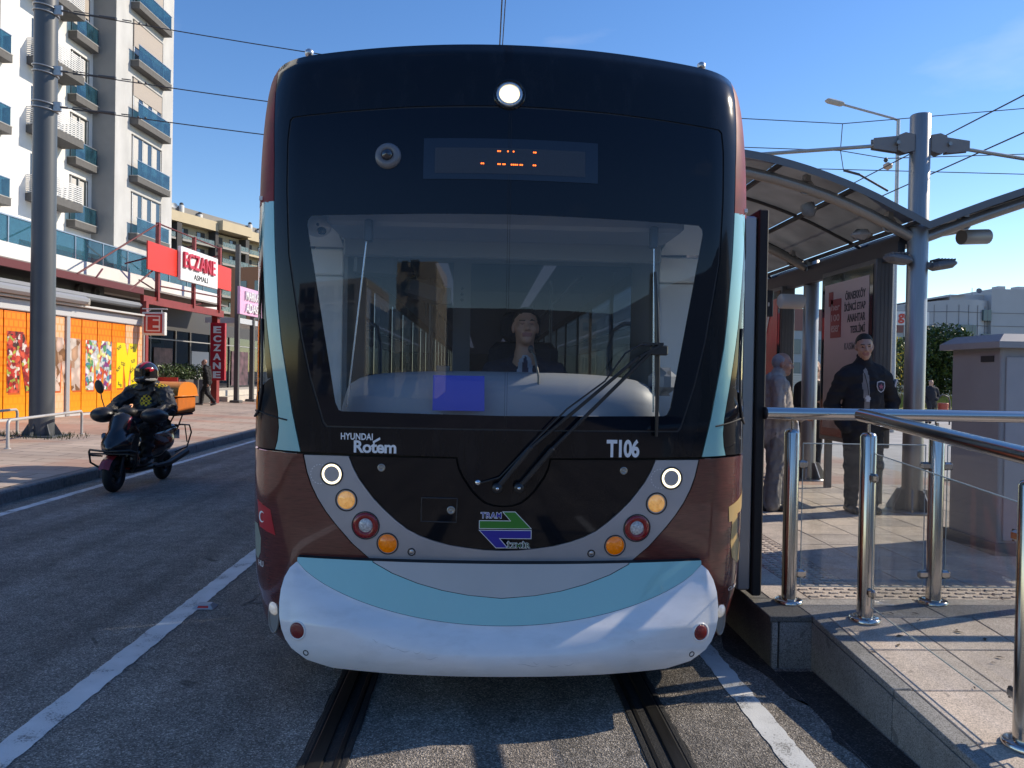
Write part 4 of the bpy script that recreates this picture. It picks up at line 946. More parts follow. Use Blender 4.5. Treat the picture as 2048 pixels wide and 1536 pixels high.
# ---- apartment tower
tw = fthing('apartment_tower', 'tall white and grey apartment tower with blue glass balconies behind the shops', 'building')
ZK = [8.05 + 2.83 * k for k in range(8)]
NB, NW = -7.5, -8.6
FB().bx(NB - 9, NB - .001, 13.6, 19.2, 4.0, 33).build('grey_wing', M_WALLG, tw)
FB().bx(NW - 8, NW, -6, 13.6, 4.0, 33).build('white_wall', M_WALLW, tw)
FB().bx(NW + .002, NB + .003, 13.57, 13.598, 4.0, 33).build('return_wall', M_WALLSH, tw)
for sidez in ZK: FB().bx(NB - 3.2, NB - 1.0, 19.2, 19.55, sidez - .05, sidez + 1.1).build('side_balcony', M_SLAB, tw)
def window_bay(n, s0, s1, zk, shutter, glass_h=.72, deep=.44, ztop=2.42, box=True):
    w = FB().bx(n - .16, n + .004, s0 + .1, s1 - .1, zk + .35, zk + ztop)
    w = w.build('window', M_DKFR, tw)
    FB().bx(n - .02, n + .012, s0 + .16, s1 - .16, zk + .36, zk + ztop - .07).build('pane', M_WGL, w)
    k = 3 if s1 - s0 > 2 else 2
    for i in range(k + 1):
        x = s0 + .16 + (s1 - s0 - .36) * i / k
        FB().bx(n, n + .03, x, x + .06, zk + .36, zk + ztop - .07).build('mullion', M_FRAME, w)
    if shutter < .6:
        for i in range(k):
            x = s0 + .26 + (s1 - s0 - .36) * i / k; FB().bx(n + .0125, n + .018, x, x + (s1 - s0) / k * .42, zk + .4, zk + ztop - .12).build('curtain', M_CURT, w)
    if shutter > 0:
        h = (ztop - .07 - .36) * shutter
        FB().bx(n + .01, n + .045, s0 + .15, s1 - .15, zk + ztop - .07 - h, zk + ztop - .06).build('shutter', M_SHUT, w)
    fr = FB().bx(n, n + .05, s0 + .1, s1 - .1, zk + ztop - .05, zk + ztop).bx(n, n + .05, s1 - .15, s1 - .1, zk + .35, zk + ztop - .05).build('lintel', M_DKFR, w)
    if box:
        b = FB().bx(n + .002, n + deep, s0 - .1, s1 + .1, zk, zk + .30, bev=.01).build('balcony', M_SLAB, tw)
        FB().bx(n + .01, n + deep + .01, s0 - .12, s1 + .12, zk + .30, zk + .335).build('balcony_cap', mat('cap_grey', (.35, .35, .34), .7), b)
        FB().bx(n + deep - .04, n + deep - .03, s0 - .05, s1 + .05, zk + .34, zk + .34 + glass_h).build('balcony_glass', G_BLUE, b)
        FB().bx(n + .05, n + deep - .04, s1 + .04, s1 + .05, zk + .34, zk + .34 + glass_h).build('balcony_glass', G_BLUE, b)
        FB().bx(n + deep - .06, n + deep - .01, s0 - .08, s1 + .08, zk + .34 + glass_h, zk + .37 + glass_h).build('handrail', M_ALU, b)
sh = [.0, .0, .42, .62, .88, .55, .7, .3]
for k, z in enumerate(ZK): window_bay(NB, 14.95, 18.05, z, sh[k])
sh2 = [.0, .0, .0, .45, .0, .8, .6, .0]
for k, z in enumerate(ZK): window_bay(NW, 11.75, 13.3, z + .0, sh2[k], deep=.42)
for k, z in enumerate(ZK): window_bay(NW, 5.2, 7.4, z, sh[(k + 3) % 8], deep=.42)
M_SLATW = mat('white_louvre', (.66, .66, .65), .5)
for k, z in enumerate(ZK):      # louvred balconies with air conditioners
    z += .9
    b = FB().bx(NW + .002, NW + 1.0, 8.9, 11.3, z - .35, z - .02).build('louvre_balcony', M_SLAB, tw)
    mb = FB()
    for i in range(9): mb.bx(NW + .975, NW + .995, 8.92, 11.28, z + .02 + i * .085, z + .065 + i * .085); mb.bx(NW + .01, NW + .97, 11.26, 11.28, z + .02 + i * .085, z + .065 + i * .085); mb.bx(NW + .01, NW + .97, 8.92, 8.94, z + .02 + i * .085, z + .065 + i * .085)
    mb.bx(NW + .93, NW + .97, 8.93, 8.97, z, z + .8).bx(NW + .93, NW + .97, 11.22, 11.26, z, z + .8).build('louvre', M_SLATW, b)
    FB().bx(NW + .3, NW + .6, 9.4, 10.3, z + .3, z + .95, bev=.03).build('air_conditioner', mat('aircon_white', (.5, .5, .49), .5), b)
    FB().bx(NW - .1, NW + .006, 9.2, 10.9, z, z + 1.7).build('balcony_window', M_WGL, b)

# ---- shop row: podium, terrace, dark shop fronts under the canopy
pod = fthing('shop_podium', 'low shop building with white terrace band and blue glass parapet', 'building')
FB().bx(-7.4, -2.0, -12, 12.9, 4.45, 5.18).build('terrace_band', M_WALLW, pod)
FB().bx(-2.0, -.05, -12, 9.1, 4.30, 4.36).build('canopy_soffit', mat('soffit', (.22, .20, .19), .8), pod)
s = -12.0
while s < 12.8:
    FB().bx(-2.09, -2.07, s + .01, min(12.9, s + 1.52), 5.2, 5.93).build('parapet_glass', G_BLUE, pod)
    FB().bx(-2.12, -2.05, s - .02, s + .02, 5.18, 5.94).build('parapet_post', M_ALU, pod); s += 1.55
FB().bx(-2.12, -2.04, -12, 12.9, 5.93, 5.97).build('parapet_rail', M_ALU, pod)
FB().bx(-2.02, -1.99, -2.0, -1.96, 4.45, 5.18).build('downpipe', mat('pipe_grey', (.35, .35, .35), .5), pod)
FB().bx(-7.4, -3.3, -12, 2.3, .2, 4.45).bx(-7.4, -3.3, 2.3, 40, 3.4, 4.45).build('upper_wall', mat('shop_dark_wall', (.06, .06, .062), .7), pod)
FB().bx(-7.4, -7.3, 2.3, 40, .2, 3.4).build('back_wall', mat('shop_back', (.07, .065, .06), .8), pod)
M_SHOPGL = glass('shop_glass', (.30, .32, .33), 1.2)
edges = [2.4, 4.6, 6.9, 9.0, 11.2, 12.6, 14.7, 17, 20, 24]
for i, (a, b_) in enumerate(zip(edges, edges[1:])):
    f = FB(); f.bx(-3.34, -3.24, a - .05, a + .05, .3, 3.4).build('shop_mullion', M_DKFR, pod)
    FB().bx(-3.30, -3.29, a + .05, b_ - .05, .4, 3.4).build('shop_window', M_SHOPGL, pod)
FB().bx(-3.26, -3.22, 2.4, 24, 2.95, 3.0).build('shop_transom', mat('thin_frame', (.30, .30, .30), .5), pod)
FB().bx(-3.28, -3.25, 12.75, 14.55, .5, 2.55).build('shop_poster', mat('pale_blind', (.50, .50, .48), .7), pod)
FB().bx(-3.28, -3.25, 9.3, 10.9, 1.0, 2.6).build('shop_poster', mat('dim_poster', (.14, .07, .06), .6, var=.8, vscale=3), pod)
FB().bx(-3.28, -3.25, 17.3, 19.5, .9, 2.7).build('shop_poster', mat('dim_poster2', (.10, .05, .06), .6, var=.8, vscale=3), pod)
FB().bx(-3.0, -2.4, 8.0, 30, .25, .45).build('shop_plinth', mat('plinth_grey', (.2, .2, .2), .8), pod)
for s in (-.6, .25): FB().lathe([(.16, 0), (.16, .10), (.12, .10), (.12, .02), (.001, .02)], (-1.0, 1.0 + s, 4.05), (1, 0, 0), 20).build('duct_outlet', M_DKFR, pod)
FB().bx(-1.6, -1.0, -8, 1.8, 3.85, 4.28).build('duct', mat('duct_grey', (.13, .13, .13), .6), pod)
st_ = fthing('shop_steps', 'pale stone shop steps past the red columns', 'steps')
FB().bx(-3.2, -.55, 10.4, 24, .2, .55, bev=.01).build('step', mat('step_stone', (.55, .50, .43), .8, var=.1), st_); FB().bx(-3.2, -1.0, 10.4, 24, .55, .80, bev=.01).build('step', mat('step_stone'), st_)

# ---- market front with orange printed doors
mk = fthing('market_front', 'orange market shop front with printed letter panels and grey awning boxes', 'shop front')
def _orange(nt, b, c1=(.80, .17, .006), c2=(.86, .25, .012), low=(.90, .36, .02)):
    tc = N(nt, 'ShaderNodeNewGeometry').outputs['Position']; lk = nt.links.new
    sp = N(nt, 'ShaderNodeSeparateXYZ'); lk(tc, sp.inputs['Vector'])
    cb = N(nt, 'ShaderNodeCombineXYZ'); lk(sp.outputs['Y'], cb.inputs['X']); lk(sp.outputs['Z'], cb.inputs['Y'])
    br = N(nt, 'ShaderNodeTexBrick', Scale=1.0, Brick__Width=.17, Row__Height=.19, Mortar__Size=.03, Mortar__Smooth=.4)
    br.inputs['Color1'].default_value = (*c2, 1); br.inputs['Color2'].default_value = (*[x * 1.04 for x in c2], 1); br.inputs['Mortar'].default_value = (*c1, 1); lk(cb.outputs['Vector'], br.inputs['Vector'])
    g = ramp(nt, sp.outputs['Z'], [(0, (1, 1, 1)), (1, (0, 0, 0))])
    mr = N(nt, 'ShaderNodeMapRange'); mr.inputs['From Min'].default_value = .4; mr.inputs['From Max'].default_value = 1.7; mr.inputs['To Min'].default_value = .75; mr.inputs['To Max'].default_value = 0; lk(sp.outputs['Z'], mr.inputs['Value'])
    lk(mixc(nt, mr.outputs['Result'], br.outputs['Color'], low), b.inputs['Base Color']); b.inputs['Roughness'].default_value = .35
M_ORANGE = node_mat('orange_print', _orange)
M_ORPALE = node_mat('orange_print_glare', lambda nt, b: _orange(nt, b, (.86, .36, .16), (.88, .46, .28), (.90, .50, .30)))  # paler copy: glass reflection painted into the print colour
ed = [(-5.75, -4.95), (-4.93, -4.16), (-4.12, -3.34), (-3.30, -2.31), (-2.27, -1.78), (-1.54, -1.01), (-.97, -.25), (-.21, .50), (.54, 1.25), (1.29, 1.99), (2.03, 2.27)]
for i, (a, b_) in enumerate(ed):
    FB().bx(-.03, .0, a, b_, .42, 3.06).build('door_panel', M_ORPALE if i in (4, 9, 10) else M_ORANGE, mk)
    FB().bx(-.05, -.032, b_ - .01, b_ + .05, .36, 3.07).build('panel_gap', mat('gap_dark', (.05, .02, .02), .6), mk)
FB().bx(-.06, -.031, -6, 2.3, .3, .419).bx(-.06, .02, -6, 2.32, .30, .40).build('plinth', mat('plinth_white', (.50, .50, .49), .6), mk)
FB().bx(-.05, .05, -1.74, -1.58, .34, 3.10, bev=.01).build('post', mat('post_grey', (.42, .43, .44), .45, metal=.3), mk); FB().bx(-.05, .05, 2.29, 2.37, .34, 3.10, bev=.01).build('post', mat('post_grey'), mk)
FB().bx(-.05, .06, -6, 2.4, 3.08, 3.36, bev=.02).build('fascia', mat('fascia_grey', (.50, .51, .53), .45), mk)
FB().bx(.02, .45, -6, -1.30, 3.44, 3.66, bev=.07).build('awning_box', mat('awning_grey', (.27, .28, .30), .5), mk)
FB().bx(-.35, .25, -6, 2.44, 3.38, 3.43).build('awning_cover', mat('awning_light', (.55, .54, .52), .6), mk)
FB().bx(-.55, -.05, -6, 2.44, 3.68, 3.84, bev=.06).build('awning_box', mat('awning_grey'), mk)
FB().bx(.03, .40, -1.30, -1.22, 3.42, 3.62, bev=.05).build('awning_cap', mat('cap_cream', (.66, .60, .5), .5), mk)
FB().bx(-.5, .0, 2.44, 2.50, 3.66, 3.80, bev=.04).build('awning_cap', mat('cap_cream'), mk)
def _photo(cols, sc):
    def fn(nt, b):
        g = N(nt, 'ShaderNodeNewGeometry').outputs['Position']; lk = nt.links.new
        n = N(nt, 'ShaderNodeTexNoise', Scale=sc * .6, Detail=3); lk(g, n.inputs['Vector'])
        ad = N(nt, 'ShaderNodeVectorMath', _operation='MULTIPLY_ADD'); lk(n.outputs['Color'], ad.inputs[0]); ad.inputs[1].default_value = (.25,) * 3; lk(g, ad.inputs[2])
        v = N(nt, 'ShaderNodeTexVoronoi', Scale=sc); lk(ad.outputs['Vector'], v.inputs['Vector'])
        s = N(nt, 'ShaderNodeSeparateColor'); lk(v.outputs['Color'], s.inputs['Color'])
        r = ramp(nt, s.outputs[0], [(i / len(cols), c) for i, c in enumerate(cols)]); r.color_ramp.interpolation = 'CONSTANT'
        d = ramp(nt, v.outputs['Distance'], [(0, (1.1,) * 3), (.6, (.6,) * 3)])
        lk(mixc(nt, 1.0, r.outputs['Color'], d.outputs['Color'], 'MULTIPLY'), b.inputs['Base Color']); b.inputs['Roughness'].default_value = .4
    return fn
PH = [node_mat('food_print', _photo([(.55, .03, .02), (.75, .10, .05), (.85, .70, .62), (.30, .02, .02), (.45, .5, .08), (.08, .03, .02), (.62, .05, .03)], 9)),
      node_mat('bread_print', _photo([(.72, .50, .40), (.80, .62, .52), (.62, .36, .22), (.85, .72, .62), (.30, .14, .06)], 3.5)),
      node_mat('goods_print', _photo([(.80, .80, .82), (.70, .08, .05), (.85, .80, .3), (.06, .30, .42), (.85, .85, .85), (.30, .05, .25), (.5, .6, .62), (.10, .35, .12)], 8)),
      mat('yellow_print', (.85, .62, .01), .4)]
MP = [(0, 0), (0, 1), (.40, 1), (.52, .72), (.60, 1), (1, 1), (1, 0), (.70, 0), (.68, .56), (.55, .02), (.46, .02), (.33, .60), (.30, 0)]
for i, (s0, s1, z0, z1) in enumerate([(-4.02, -2.55, 1.04, 2.56), (-2.35, -1.06, 1.05, 2.50), (-.80, .50, 1.05, 2.49), (.78, 1.96, 1.08, 2.48)]):
    mb = FB(); pts = [(s0 + p[0] * (s1 - s0), z0 + p[1] * (z1 - z0)) for p in MP]
    mb.prism(pts, (.003, 0, 0), (0, 1, 0), (0, 0, 1), .004); lp = mb.build('letter_print', PH[i], mk)
    sh_ = FB(); sh_.prism([(p[0] + .05, p[1] - .05) for p in pts], (.0012, 0, 0), (0, 1, 0), (0, 0, 1), .0012); sh_.build('letter_edge', mat('letter_edge', (.55, .10, .01), .5), mk)
    if i == 3:
        for (tx, s_, z_, rot) in [('%50', .84, 2.22, .5), ('%25', 1.02, 1.80, -.2), ('%30', .83, 1.55, .7), ('%44', 1.55, 2.30, 0), ('%35', 1.62, 1.85, .2), ('%25', 1.58, 1.52, .6), ('%40', .84, 1.20, -.5), ('%35', 1.68, 1.22, .4)]:
            v_, f_, tw_, th_ = text_mesh(tx, .02); c_, q_ = math.cos(rot), math.sin(rot)
            FB().add([(.009, s_ + (p[0] * c_ - p[1] * q_) / tw_ * .24, z_ + (p[0] * q_ + p[1] * c_) / tw_ * .24) for p in v_], f_).build('discount_print', mat('print_black', (.02, .02, .02), .5), mk)

# ---- red steel frame of the pharmacy canopy
M_REDST = mat('red_steel', (.26, .035, .03), .45, var=.15, vscale=5); M_REDDK = mat('dark_red_steel', (.13, .02, .02), .5)
fr = fthing('red_canopy_frame', 'dark red steel canopy frame with posts and braces carrying the pharmacy sign', 'canopy')
FB().bx(-.12, .0, -12, 2.35, 4.12, 4.32).build('beam', M_REDDK, fr); FB().bx(-.12, .0, 2.35, 8.6, 3.84, 4.10).build('beam', M_REDST, fr)
for s, z1 in ((3.24, 6.63), (5.9, 6.62), (8.15, 6.61)): FB().bx(-.07, .05, s - .06, s + .06, 4.0, z1).build('post', M_REDST, fr)
FB().bx(-.12, .08, 2.36, 2.52, .3, 3.9).build('column', M_REDST, fr); FB().bx(-.38, -.14, 8.32, 8.58, .35, 3.9).build('column', M_REDST, fr)
for a, b_ in [((-.02, -1.2, 4.32), (0, 3.24, 6.6)), ((-.02, -.3, 4.32), (-.6, 1.0, 4.75)), ((-.02, 1.5, 4.15), (0, 3.2, 5.15)), ((0, 3.24, 4.3), (-1.6, 5.0, 4.9)), ((0, 5.9, 6.3), (-1.8, 4.4, 5.4)), ((0, 8.15, 6.3), (-1.8, 6.6, 5.4)), ((0, 3.24, 4.5), (0, 8.15, 4.62)), ((0, 5.9, 4.1), (-.4, 8.15, 4.4)), ((0, 3.24, 6.6), (0, 5.9, 6.58)), ((0, 5.9, 6.58), (0, 8.15, 6.57))]:
    FB().tube([a, b_], .028, n=8).build('brace', M_REDDK, fr)
tx = FY; tz = Vector((0, 0, 1))
sg_ = fthing('red_sign_board', 'plain bright red board behind the white pharmacy name board on the canopy frame', 'sign board')
FB().bx(.052, .10, 2.38, 9.05, 4.95, 5.88).build('board', mat('sign_red', (.72, .035, .015), .35), sg_)
sw = fthing('pharmacy_sign', 'white board with raised red letters ECZANE over small black ASMALI', 'sign')
FB().bx(.102, .22, 4.41, 7.47, 4.86, 6.05, bev=.01).build('board', mat('sign_white', (.78, .78, .78), .4), sw)
put_text('letters', 'ECZANE', mat('sign_crimson', (.62, .02, .05), .3), sw, W(.222, 4.55, 5.32), tx, tz, 2.55, .56, bold=.014, depth=.08, spacing=1.1)
put_text('letters', 'ASMALI', mat('print_black'), sw, W(.222, 5.42, 4.98), tx, tz, 1.16, .2, bold=.0, depth=.01)
# lit E box, facing the traffic
CX_ = Vector((1, 0, 0)); eb = thing('pharmacy_e_sign', 'square hanging sign with a red letter E in a white frame', 'sign', (-10.70, 25.300, 2.8))
MB().bx(-11.07, -10.35, 25.220, 25.400, 2.78, 3.52, bev=.01).build('frame', mat('box_white', (.70, .68, .64), .4), eb)
MB().bx(-11.00, -10.43, 25.205, 25.221, 2.85, 3.46).build('red_field', mat('box_red', (.50, .03, .025), .4), eb)
mb = MB()
for (x0, x1, z0, z1) in [(-10.94, -10.49, 3.37, 3.41), (-10.94, -10.49, 2.90, 2.94), (-10.94, -10.89, 2.94, 3.37), (-10.53, -10.49, 2.94, 3.37)]: mb.bx(x0, x1, 25.198, 25.204, z0, z1)
mb.bx(-10.72, -10.53, 25.196, 25.204, 3.24, 3.29).bx(-10.72, -10.53, 25.196, 25.204, 3.02, 3.09).build('letter_frame', mat('box_cream', (.78, .62, .55), .4), eb)
mb = MB(); mb.tube([(-11.10, 25.300, 3.63), (-10.30, 25.300, 3.63)], .018, n=8)
for x in (-10.95, -10.48): mb.tube([(x, 25.300, 3.63), (x, 25.300, 3.5)], .012, n=6)
mb.tube([(-11.10, 25.300, 3.40), (-10.80, 25.300, 3.63)], .012, n=6).build('bracket', mat('bracket_white', (.6, .6, .6), .4), eb)
# upright sign on the red column
vs = thing('upright_pharmacy_sign', 'tall narrow red sign with white letters ECZANE stacked downwards on a red column', 'sign', (-10.7, 31.3, 1.3))
MB().bx(-10.99, -10.41, 31.22, 31.40, 1.28, 3.58, bev=.01).build('panel', mat('sign_darkred', (.48, .01, .03), .35), vs)
for i, ch in enumerate('ECZANE'): put_text('letter', ch, mat('sign_white'), vs, (-10.86, 31.218, 3.17 - i * .36), (1, 0, 0), (0, 0, 1), .30, .27, bold=.035, depth=.03)
# A-frame board, planter with hedge
af = thing('pavement_sign', 'red folding pavement board with tan lettering beside the planter', 'sign', (-10.55, 26.2, .32))
mb = MB(); mb.add([(-10.95, 26.0, .32), (-10.25, 26.0, .32), (-10.30, 26.18, 1.42), (-10.95, 26.18, 1.42), (-10.95, 26.04, .32), (-10.25, 26.04, .32), (-10.30, 26.22, 1.42), (-10.95, 26.22, 1.42)], [(0, 1, 2, 3), (7, 6, 5, 4), (0, 4, 5, 1), (1, 5, 6, 2), (2, 6, 7, 3), (3, 7, 4, 0)]).build('front_leaf', mat('sign_darkred'), af)
MB().add([(-10.95, 26.5, .32), (-10.20, 26.5, .32), (-10.28, 26.24, 1.42), (-10.95, 26.24, 1.42)], [(0, 1, 2, 3)]).build('back_leaf', mat('leaf_tan', (.45, .25, .18), .6), af)
put_text('lettering', 'ECZ', mat('letter_tan', (.60, .42, .25), .5), af, (-10.88, 26.115, .92), (1, 0, 0), (0, .167, .986), .5, .42, bold=.03, depth=.004)
def leaves(mb, c, r, n, size, shape='ball', mi=(0, 1, 2), flat=0.0):
    """many leaf quads spread through a volume, denser near its surface"""
    V = []; F = []; MI = []
    for i in range(n):
        if shape == 'ball':
            d = rng.normal(size=3); d /= np.linalg.norm(d); rad = .55 + .5 * rng.random() ** .6; p = np.array(c) + d * np.array(r) * rad
        else:
            p = np.array(c) + (rng.random(3) - .5) * 2 * np.array(r)
            k = rng.integers(0, 4); 
            if k == 0: p[2] = c[2] + r[2] * (.8 + .35 * rng.random())
            elif k == 1: p[1] = c[1] - r[1] * (.8 + .3 * rng.random())
            elif k == 2: p[0] = c[0] + r[0] * (.8 + .3 * rng.random())
        u = rng.normal(size=3); u /= np.linalg.norm(u); v = np.cross(u, rng.normal(size=3)); v /= np.linalg.norm(v) + 1e-9; s = size * (.6 + .8 * rng.random())
        o = len(V); V += [p - u * s, p - v * s * .45, p + u * s, p + v * s * .45]; F.append((o, o + 1, o + 2, o + 3)); MI.append(int(rng.choice(mi)))
    o = len(mb.v); mb.v += [tuple(map(float, p)) for p in V]; mb.f += [tuple(i + o for i in q) for q in F]; mb.m += MI; mb.sm += [False] * n
M_LV = [mat('leaf_dark', (.022, .045, .014), .55), mat('leaf_mid', (.045, .085, .022), .5), mat('leaf_light', (.10, .15, .04), .45)]
def quick(mb, name, mats, parent):      # like build() without recomputing normals (leaf quads)
    me = bpy.data.meshes.new(name); I = root_inv(parent); A = np.array(mb.v); Mx = np.array(I); A = A @ Mx[:3, :3].T + Mx[:3, 3]
    me.from_pydata([tuple(p) for p in A], [], mb.f)
    for m in mats: me.materials.append(m)
    me.polygons.foreach_set('material_index', mb.m); me.update(); o = bpy.data.objects.new(name, me); COL.objects.link(o); o.parent = parent; return o
pl = thing('hedge_planter', 'dark planter box with a clipped leafy hedge in front of the shop', 'planter', (*W(-1, 7.2, 0).xy, .4))
b8 = [W(-1.3, 5.3, .35), W(-.75, 5.3, .35), W(-.75, 9.1, .35), W(-1.3, 9.1, .35)]; t8 = [p + Vector((0, 0, .95)) for p in b8]
MB().add(b8 + t8, [(0, 1, 2, 3), (4, 5, 6, 7), (0, 1, 5, 4), (1, 2, 6, 5), (2, 3, 7, 6), (3, 0, 4, 7)]).build('box', mat('planter_grey', (.10, .095, .09), .8), pl)
mb = MB()
for s in np.arange(5.5, 9.0, .25): p = W(-1.0, s, 1.55 + .06 * math.sin(s * 7)); leaves(mb, (p.x, p.y, p.z), (.34, .26, .34), 170, .05)
quick(mb, 'hedge', M_LV, pl)
# black posts and the pink sign beyond
for i, (s, z1, lab) in enumerate([(10.05, 7.05, 'tall black steel post just past the upright red pharmacy sign'), (11.75, 4.3, 'shorter black steel post standing on the shop steps under the pink sign')]):
    t = fthing('black_post', lab, 'post', 'black posts beside the pharmacy'); FB().bx(-.12, .06, s - .08, s + .08, .3, z1).build('shaft', M_DKFR, t); FB().bx(-.25, .18, s - .2, s + .2, .3, .42, bev=.02).build('foot', M_DKFR, t)
pk = fthing('pink_sign', 'pink shop sign with raised white letters MARKA ADASI', 'sign')
FB().bx(.0, .12, 9.95, 13.2, 4.10, 5.28, bev=.01).build('board', mat('sign_pink', (.78, .42, .62), .4), pk)
put_text('letters', 'MARKA', mat('sign_white'), pk, W(.122, 10.45, 4.75), tx, tz, 1.45, .38, bold=.01, depth=.08); put_text('letters', 'ADASI', mat('sign_white'), pk, W(.122, 10.45, 4.22), tx, tz, 1.45, .38, bold=.01, depth=.08)
cn = fthing('white_canopy', 'white flat canopy edge under the pink sign', 'canopy'); FB().bx(-1.5, .0, 10.2, 18, 3.72, 3.95).build('edge', mat('canopy_white', (.5, .52, .55), .5), cn)

# ---- far cream apartment block
FO2 = (-52.6, 130, 0); fa2 = -R(21.8)
fb = thing('far_apartment_block', 'distant cream and dark grey apartment block with glass balconies and rooftop tanks', 'building', FO2, fa2)
M_CREAM = mat('cream_render', (.56, .47, .33), .85, var=.05, vscale=.5); M_CHAR = mat('charcoal_render', (.06, .058, .06), .8); M_BEIGE = mat('beige_render', (.42, .36, .27), .85)
FB().bx(-14, -1.2, -6, 60, 0, 26.6).build('wall', M_BEIGE, fb)
FB().bx(-14, .5, -6, 11.5, 26.6, 28.3).bx(-14, 1.4, 11.5, 19.5, 26.9, 28.6).bx(-14, .5, 19.5, 60, 26.6, 28.3).build('cornice', M_CREAM, fb)
FB().bx(-12, -1, -6, 50, 28.3, 29.6).build('roof_storey', mat('roof_grey2', (.25, .24, .23), .8), fb)
G_PALE = glass('pale_balcony_glass', (.45, .55, .52), 1.0, haze=.4, hazecol=(.30, .38, .36))
for (s0, s1, n1) in ((-5.5, 1.6, .2), (3.0, 10.8, .3), (11.8, 19.0, 1.2), (20.2, 27, .3), (28.5, 36, .6), (38, 46, .3)):
    for k in range(9):
        z = 26.6 - 2.9 * (k + 1)
        if z < 1: continue
        b = FB().bx(-1.2, n1, s0, s1, z - .1, z + .25).build('balcony', M_CREAM if k % 2 == 0 and s0 > 19 else mat('far_slab', (.32, .31, .29), .8), fb)
        FB().bx(n1 - .06, n1 - .02, s0 + .1, s1 - .1, z + .3, z + 1.1).build('balcony_glass', G_PALE, b)
        for j in range(2):
            a = s0 + .8 + j * (s1 - s0) * .52; w = (s1 - s0) * .26
            q = FB().bx(-1.195, -1.15, a, a + w, z + .25, z + 2.35).build('window', M_CHAR, fb); FB().bx(-1.15, -1.13, a + .1, a + w * .45, z + .35, z + 2.2).build('pane', M_WGL, q)
for s0, s1 in ((1.7, 2.8), (19.1, 20.1), (27.1, 28.3), (10.9, 11.7)): FB().bx(-1.2, .35, s0, s1, 0, 26.5).build('pier', M_CHAR, fb)
for s, h in ((-1.0, 1.0), (3.6, 1.5), (21.4, 1.6), (24, .9), (8, .8)):
    mb = FB(); mb.lathe([(.45, 0), (.45, .9 * h), (.25, 1.0 * h)], (-.6, s, 28.3), n=12); mb.build('chimney', mat('far_white', (.6, .6, .58), .7), fb); FB().ball((-.6, s, 28.4 + h), (.35, .35, .3), n=10, m=6).build('chimney_cowl', M_CHAR, fb)
for s in (.5, 1.8): FB().lathe([(.001, 0), (.35, .06), (.55, .2)], (-.5, s, 29.2), (.7, -.5, .5), 14, cap=False).build('satellite_dish', mat('far_white'), fb)
# second distant building seen low between the signs
fb2 = thing('far_orange_block', 'distant orange brick building edge beside the tram, behind the pink sign', 'building', (-26, 95, 0), fa2); FB().bx(-6, 0, 0, 20, 0, 14.5).build('wall', mat('orange_brick', (.5, .2, .1), .8), fb2)
for k in range(4):
    for j in range(6): FB().bx(-.01, .05, .6 + 3.2 * j, 2.2 + 3.2 * j, 2 + 3 * k, 3.8 + 3 * k).build('window', M_WGL, fb2)
    for j in range(2): FB().bx(-5 + 2.6 * j, -3.6 + 2.6 * j, -.05, .01, 2 + 3 * k, 3.8 + 3 * k).build('window', M_WGL, fb2)

# ---- catenary pole with span wires, hoop rails
M_POLE = mat('pole_grey', (.085, .095, .105), .42, var=.06, vscale=3)
M_GALV = mat('galvanised', (.42, .43, .44), .45, metal=.7, var=.15, vscale=20)
cp = thing('catenary_pole', 'thick dark grey round pole with three wire clamps on the pavement', 'pole', (-9.15, 16.2, SWZ(-9.15)))
MB().lathe([(.235, 0), (.225, 4), (.215, 12), (.21, 16)], (-9.15, 16.2, SWZ(-9.15) - .05), n=32).build('shaft', M_POLE, cp)
for a in range(6):
    t_ = a * math.pi / 3 + .4; d = Vector((math.cos(t_), math.sin(t_), 0)); mb = MB(); c = Vector((-9.15, 16.2, SWZ(-9.15)))
    mb.prism([(.2, 0), (.36, 0), (.36, .05), (.24, .26), (.2, .26)], c - d.cross(Vector((0, 0, 1))) * .01, d, (0, 0, 1), .02).build('gusset', M_POLE, cp)
MB().bx(-9.53, -8.77, 15.82, 16.58, SWZ(-9.15) - .03, SWZ(-9.15) + .025, bev=.005).build('base_plate', M_POLE, cp)
WCL = [(8.98, 8.35), (7.75, 7.35), (7.02, 6.72)]
for z, ze in WCL:
    mb = MB()
    for dz in (-.06, .06):
        mb.tube([(-9.15 + .235 * math.cos(a), 16.2 + .235 * math.sin(a), z + dz - .04 * math.cos(a)) for a in np.linspace(0, 2 * math.pi, 28, endpoint=False)], .016, n=6, closed=True)
    mb.box((-8.87, 16.14, z - .01), (.16, .06, .20), bev=.01); cl = mb.build('clamp', M_GALV, cp)
    p0 = Vector((-8.80, 16.12, z - .02)); p1 = Vector((3.2, 16.6, ze - .6)); d = p1 - p0
    q = MB(); q.tube([p0, p0 + d * .012], .022, n=8); q.tube([p0 + d * .02 + Vector((0, 0, .028)), p0 + d * .045 + Vector((0, 0, .026)), p0 + d * .045 - Vector((0, 0, .026)), p0 + d * .02 - Vector((0, 0, .028))], .011, n=6, closed=True)
    q.tube([p0 + d * .045, p0 + d * .062], .014, n=6); q.tube([p0 + d * .062, p0 + d * .09], [.028, .034], n=8); q.tube([p0 + d * .10, p0 + d * .115], .012, n=6)
    for t_ in (.128, .14): q.ball(p0 + d * t_ + Vector((0, 0, -.02)), .024, n=8, m=6)
    q.build('turnbuckle', mat('fitting_dark', (.10, .10, .105), .5, metal=.5), cp)
    pts = [p0 + d * t_ - Vector((0, 0, .10 * 4 * t_ * (1 - t_))) for t_ in np.linspace(.01, 1, 14)]
    MB().tube(pts, .011, n=6).build('span_wire', mat('wire_dark', (.05, .05, .055), .5), cp)
M_HOOP = mat('hoop_paint', (.48, .47, .46), .5, metal=.2, dirt=(.25, .22, .2))
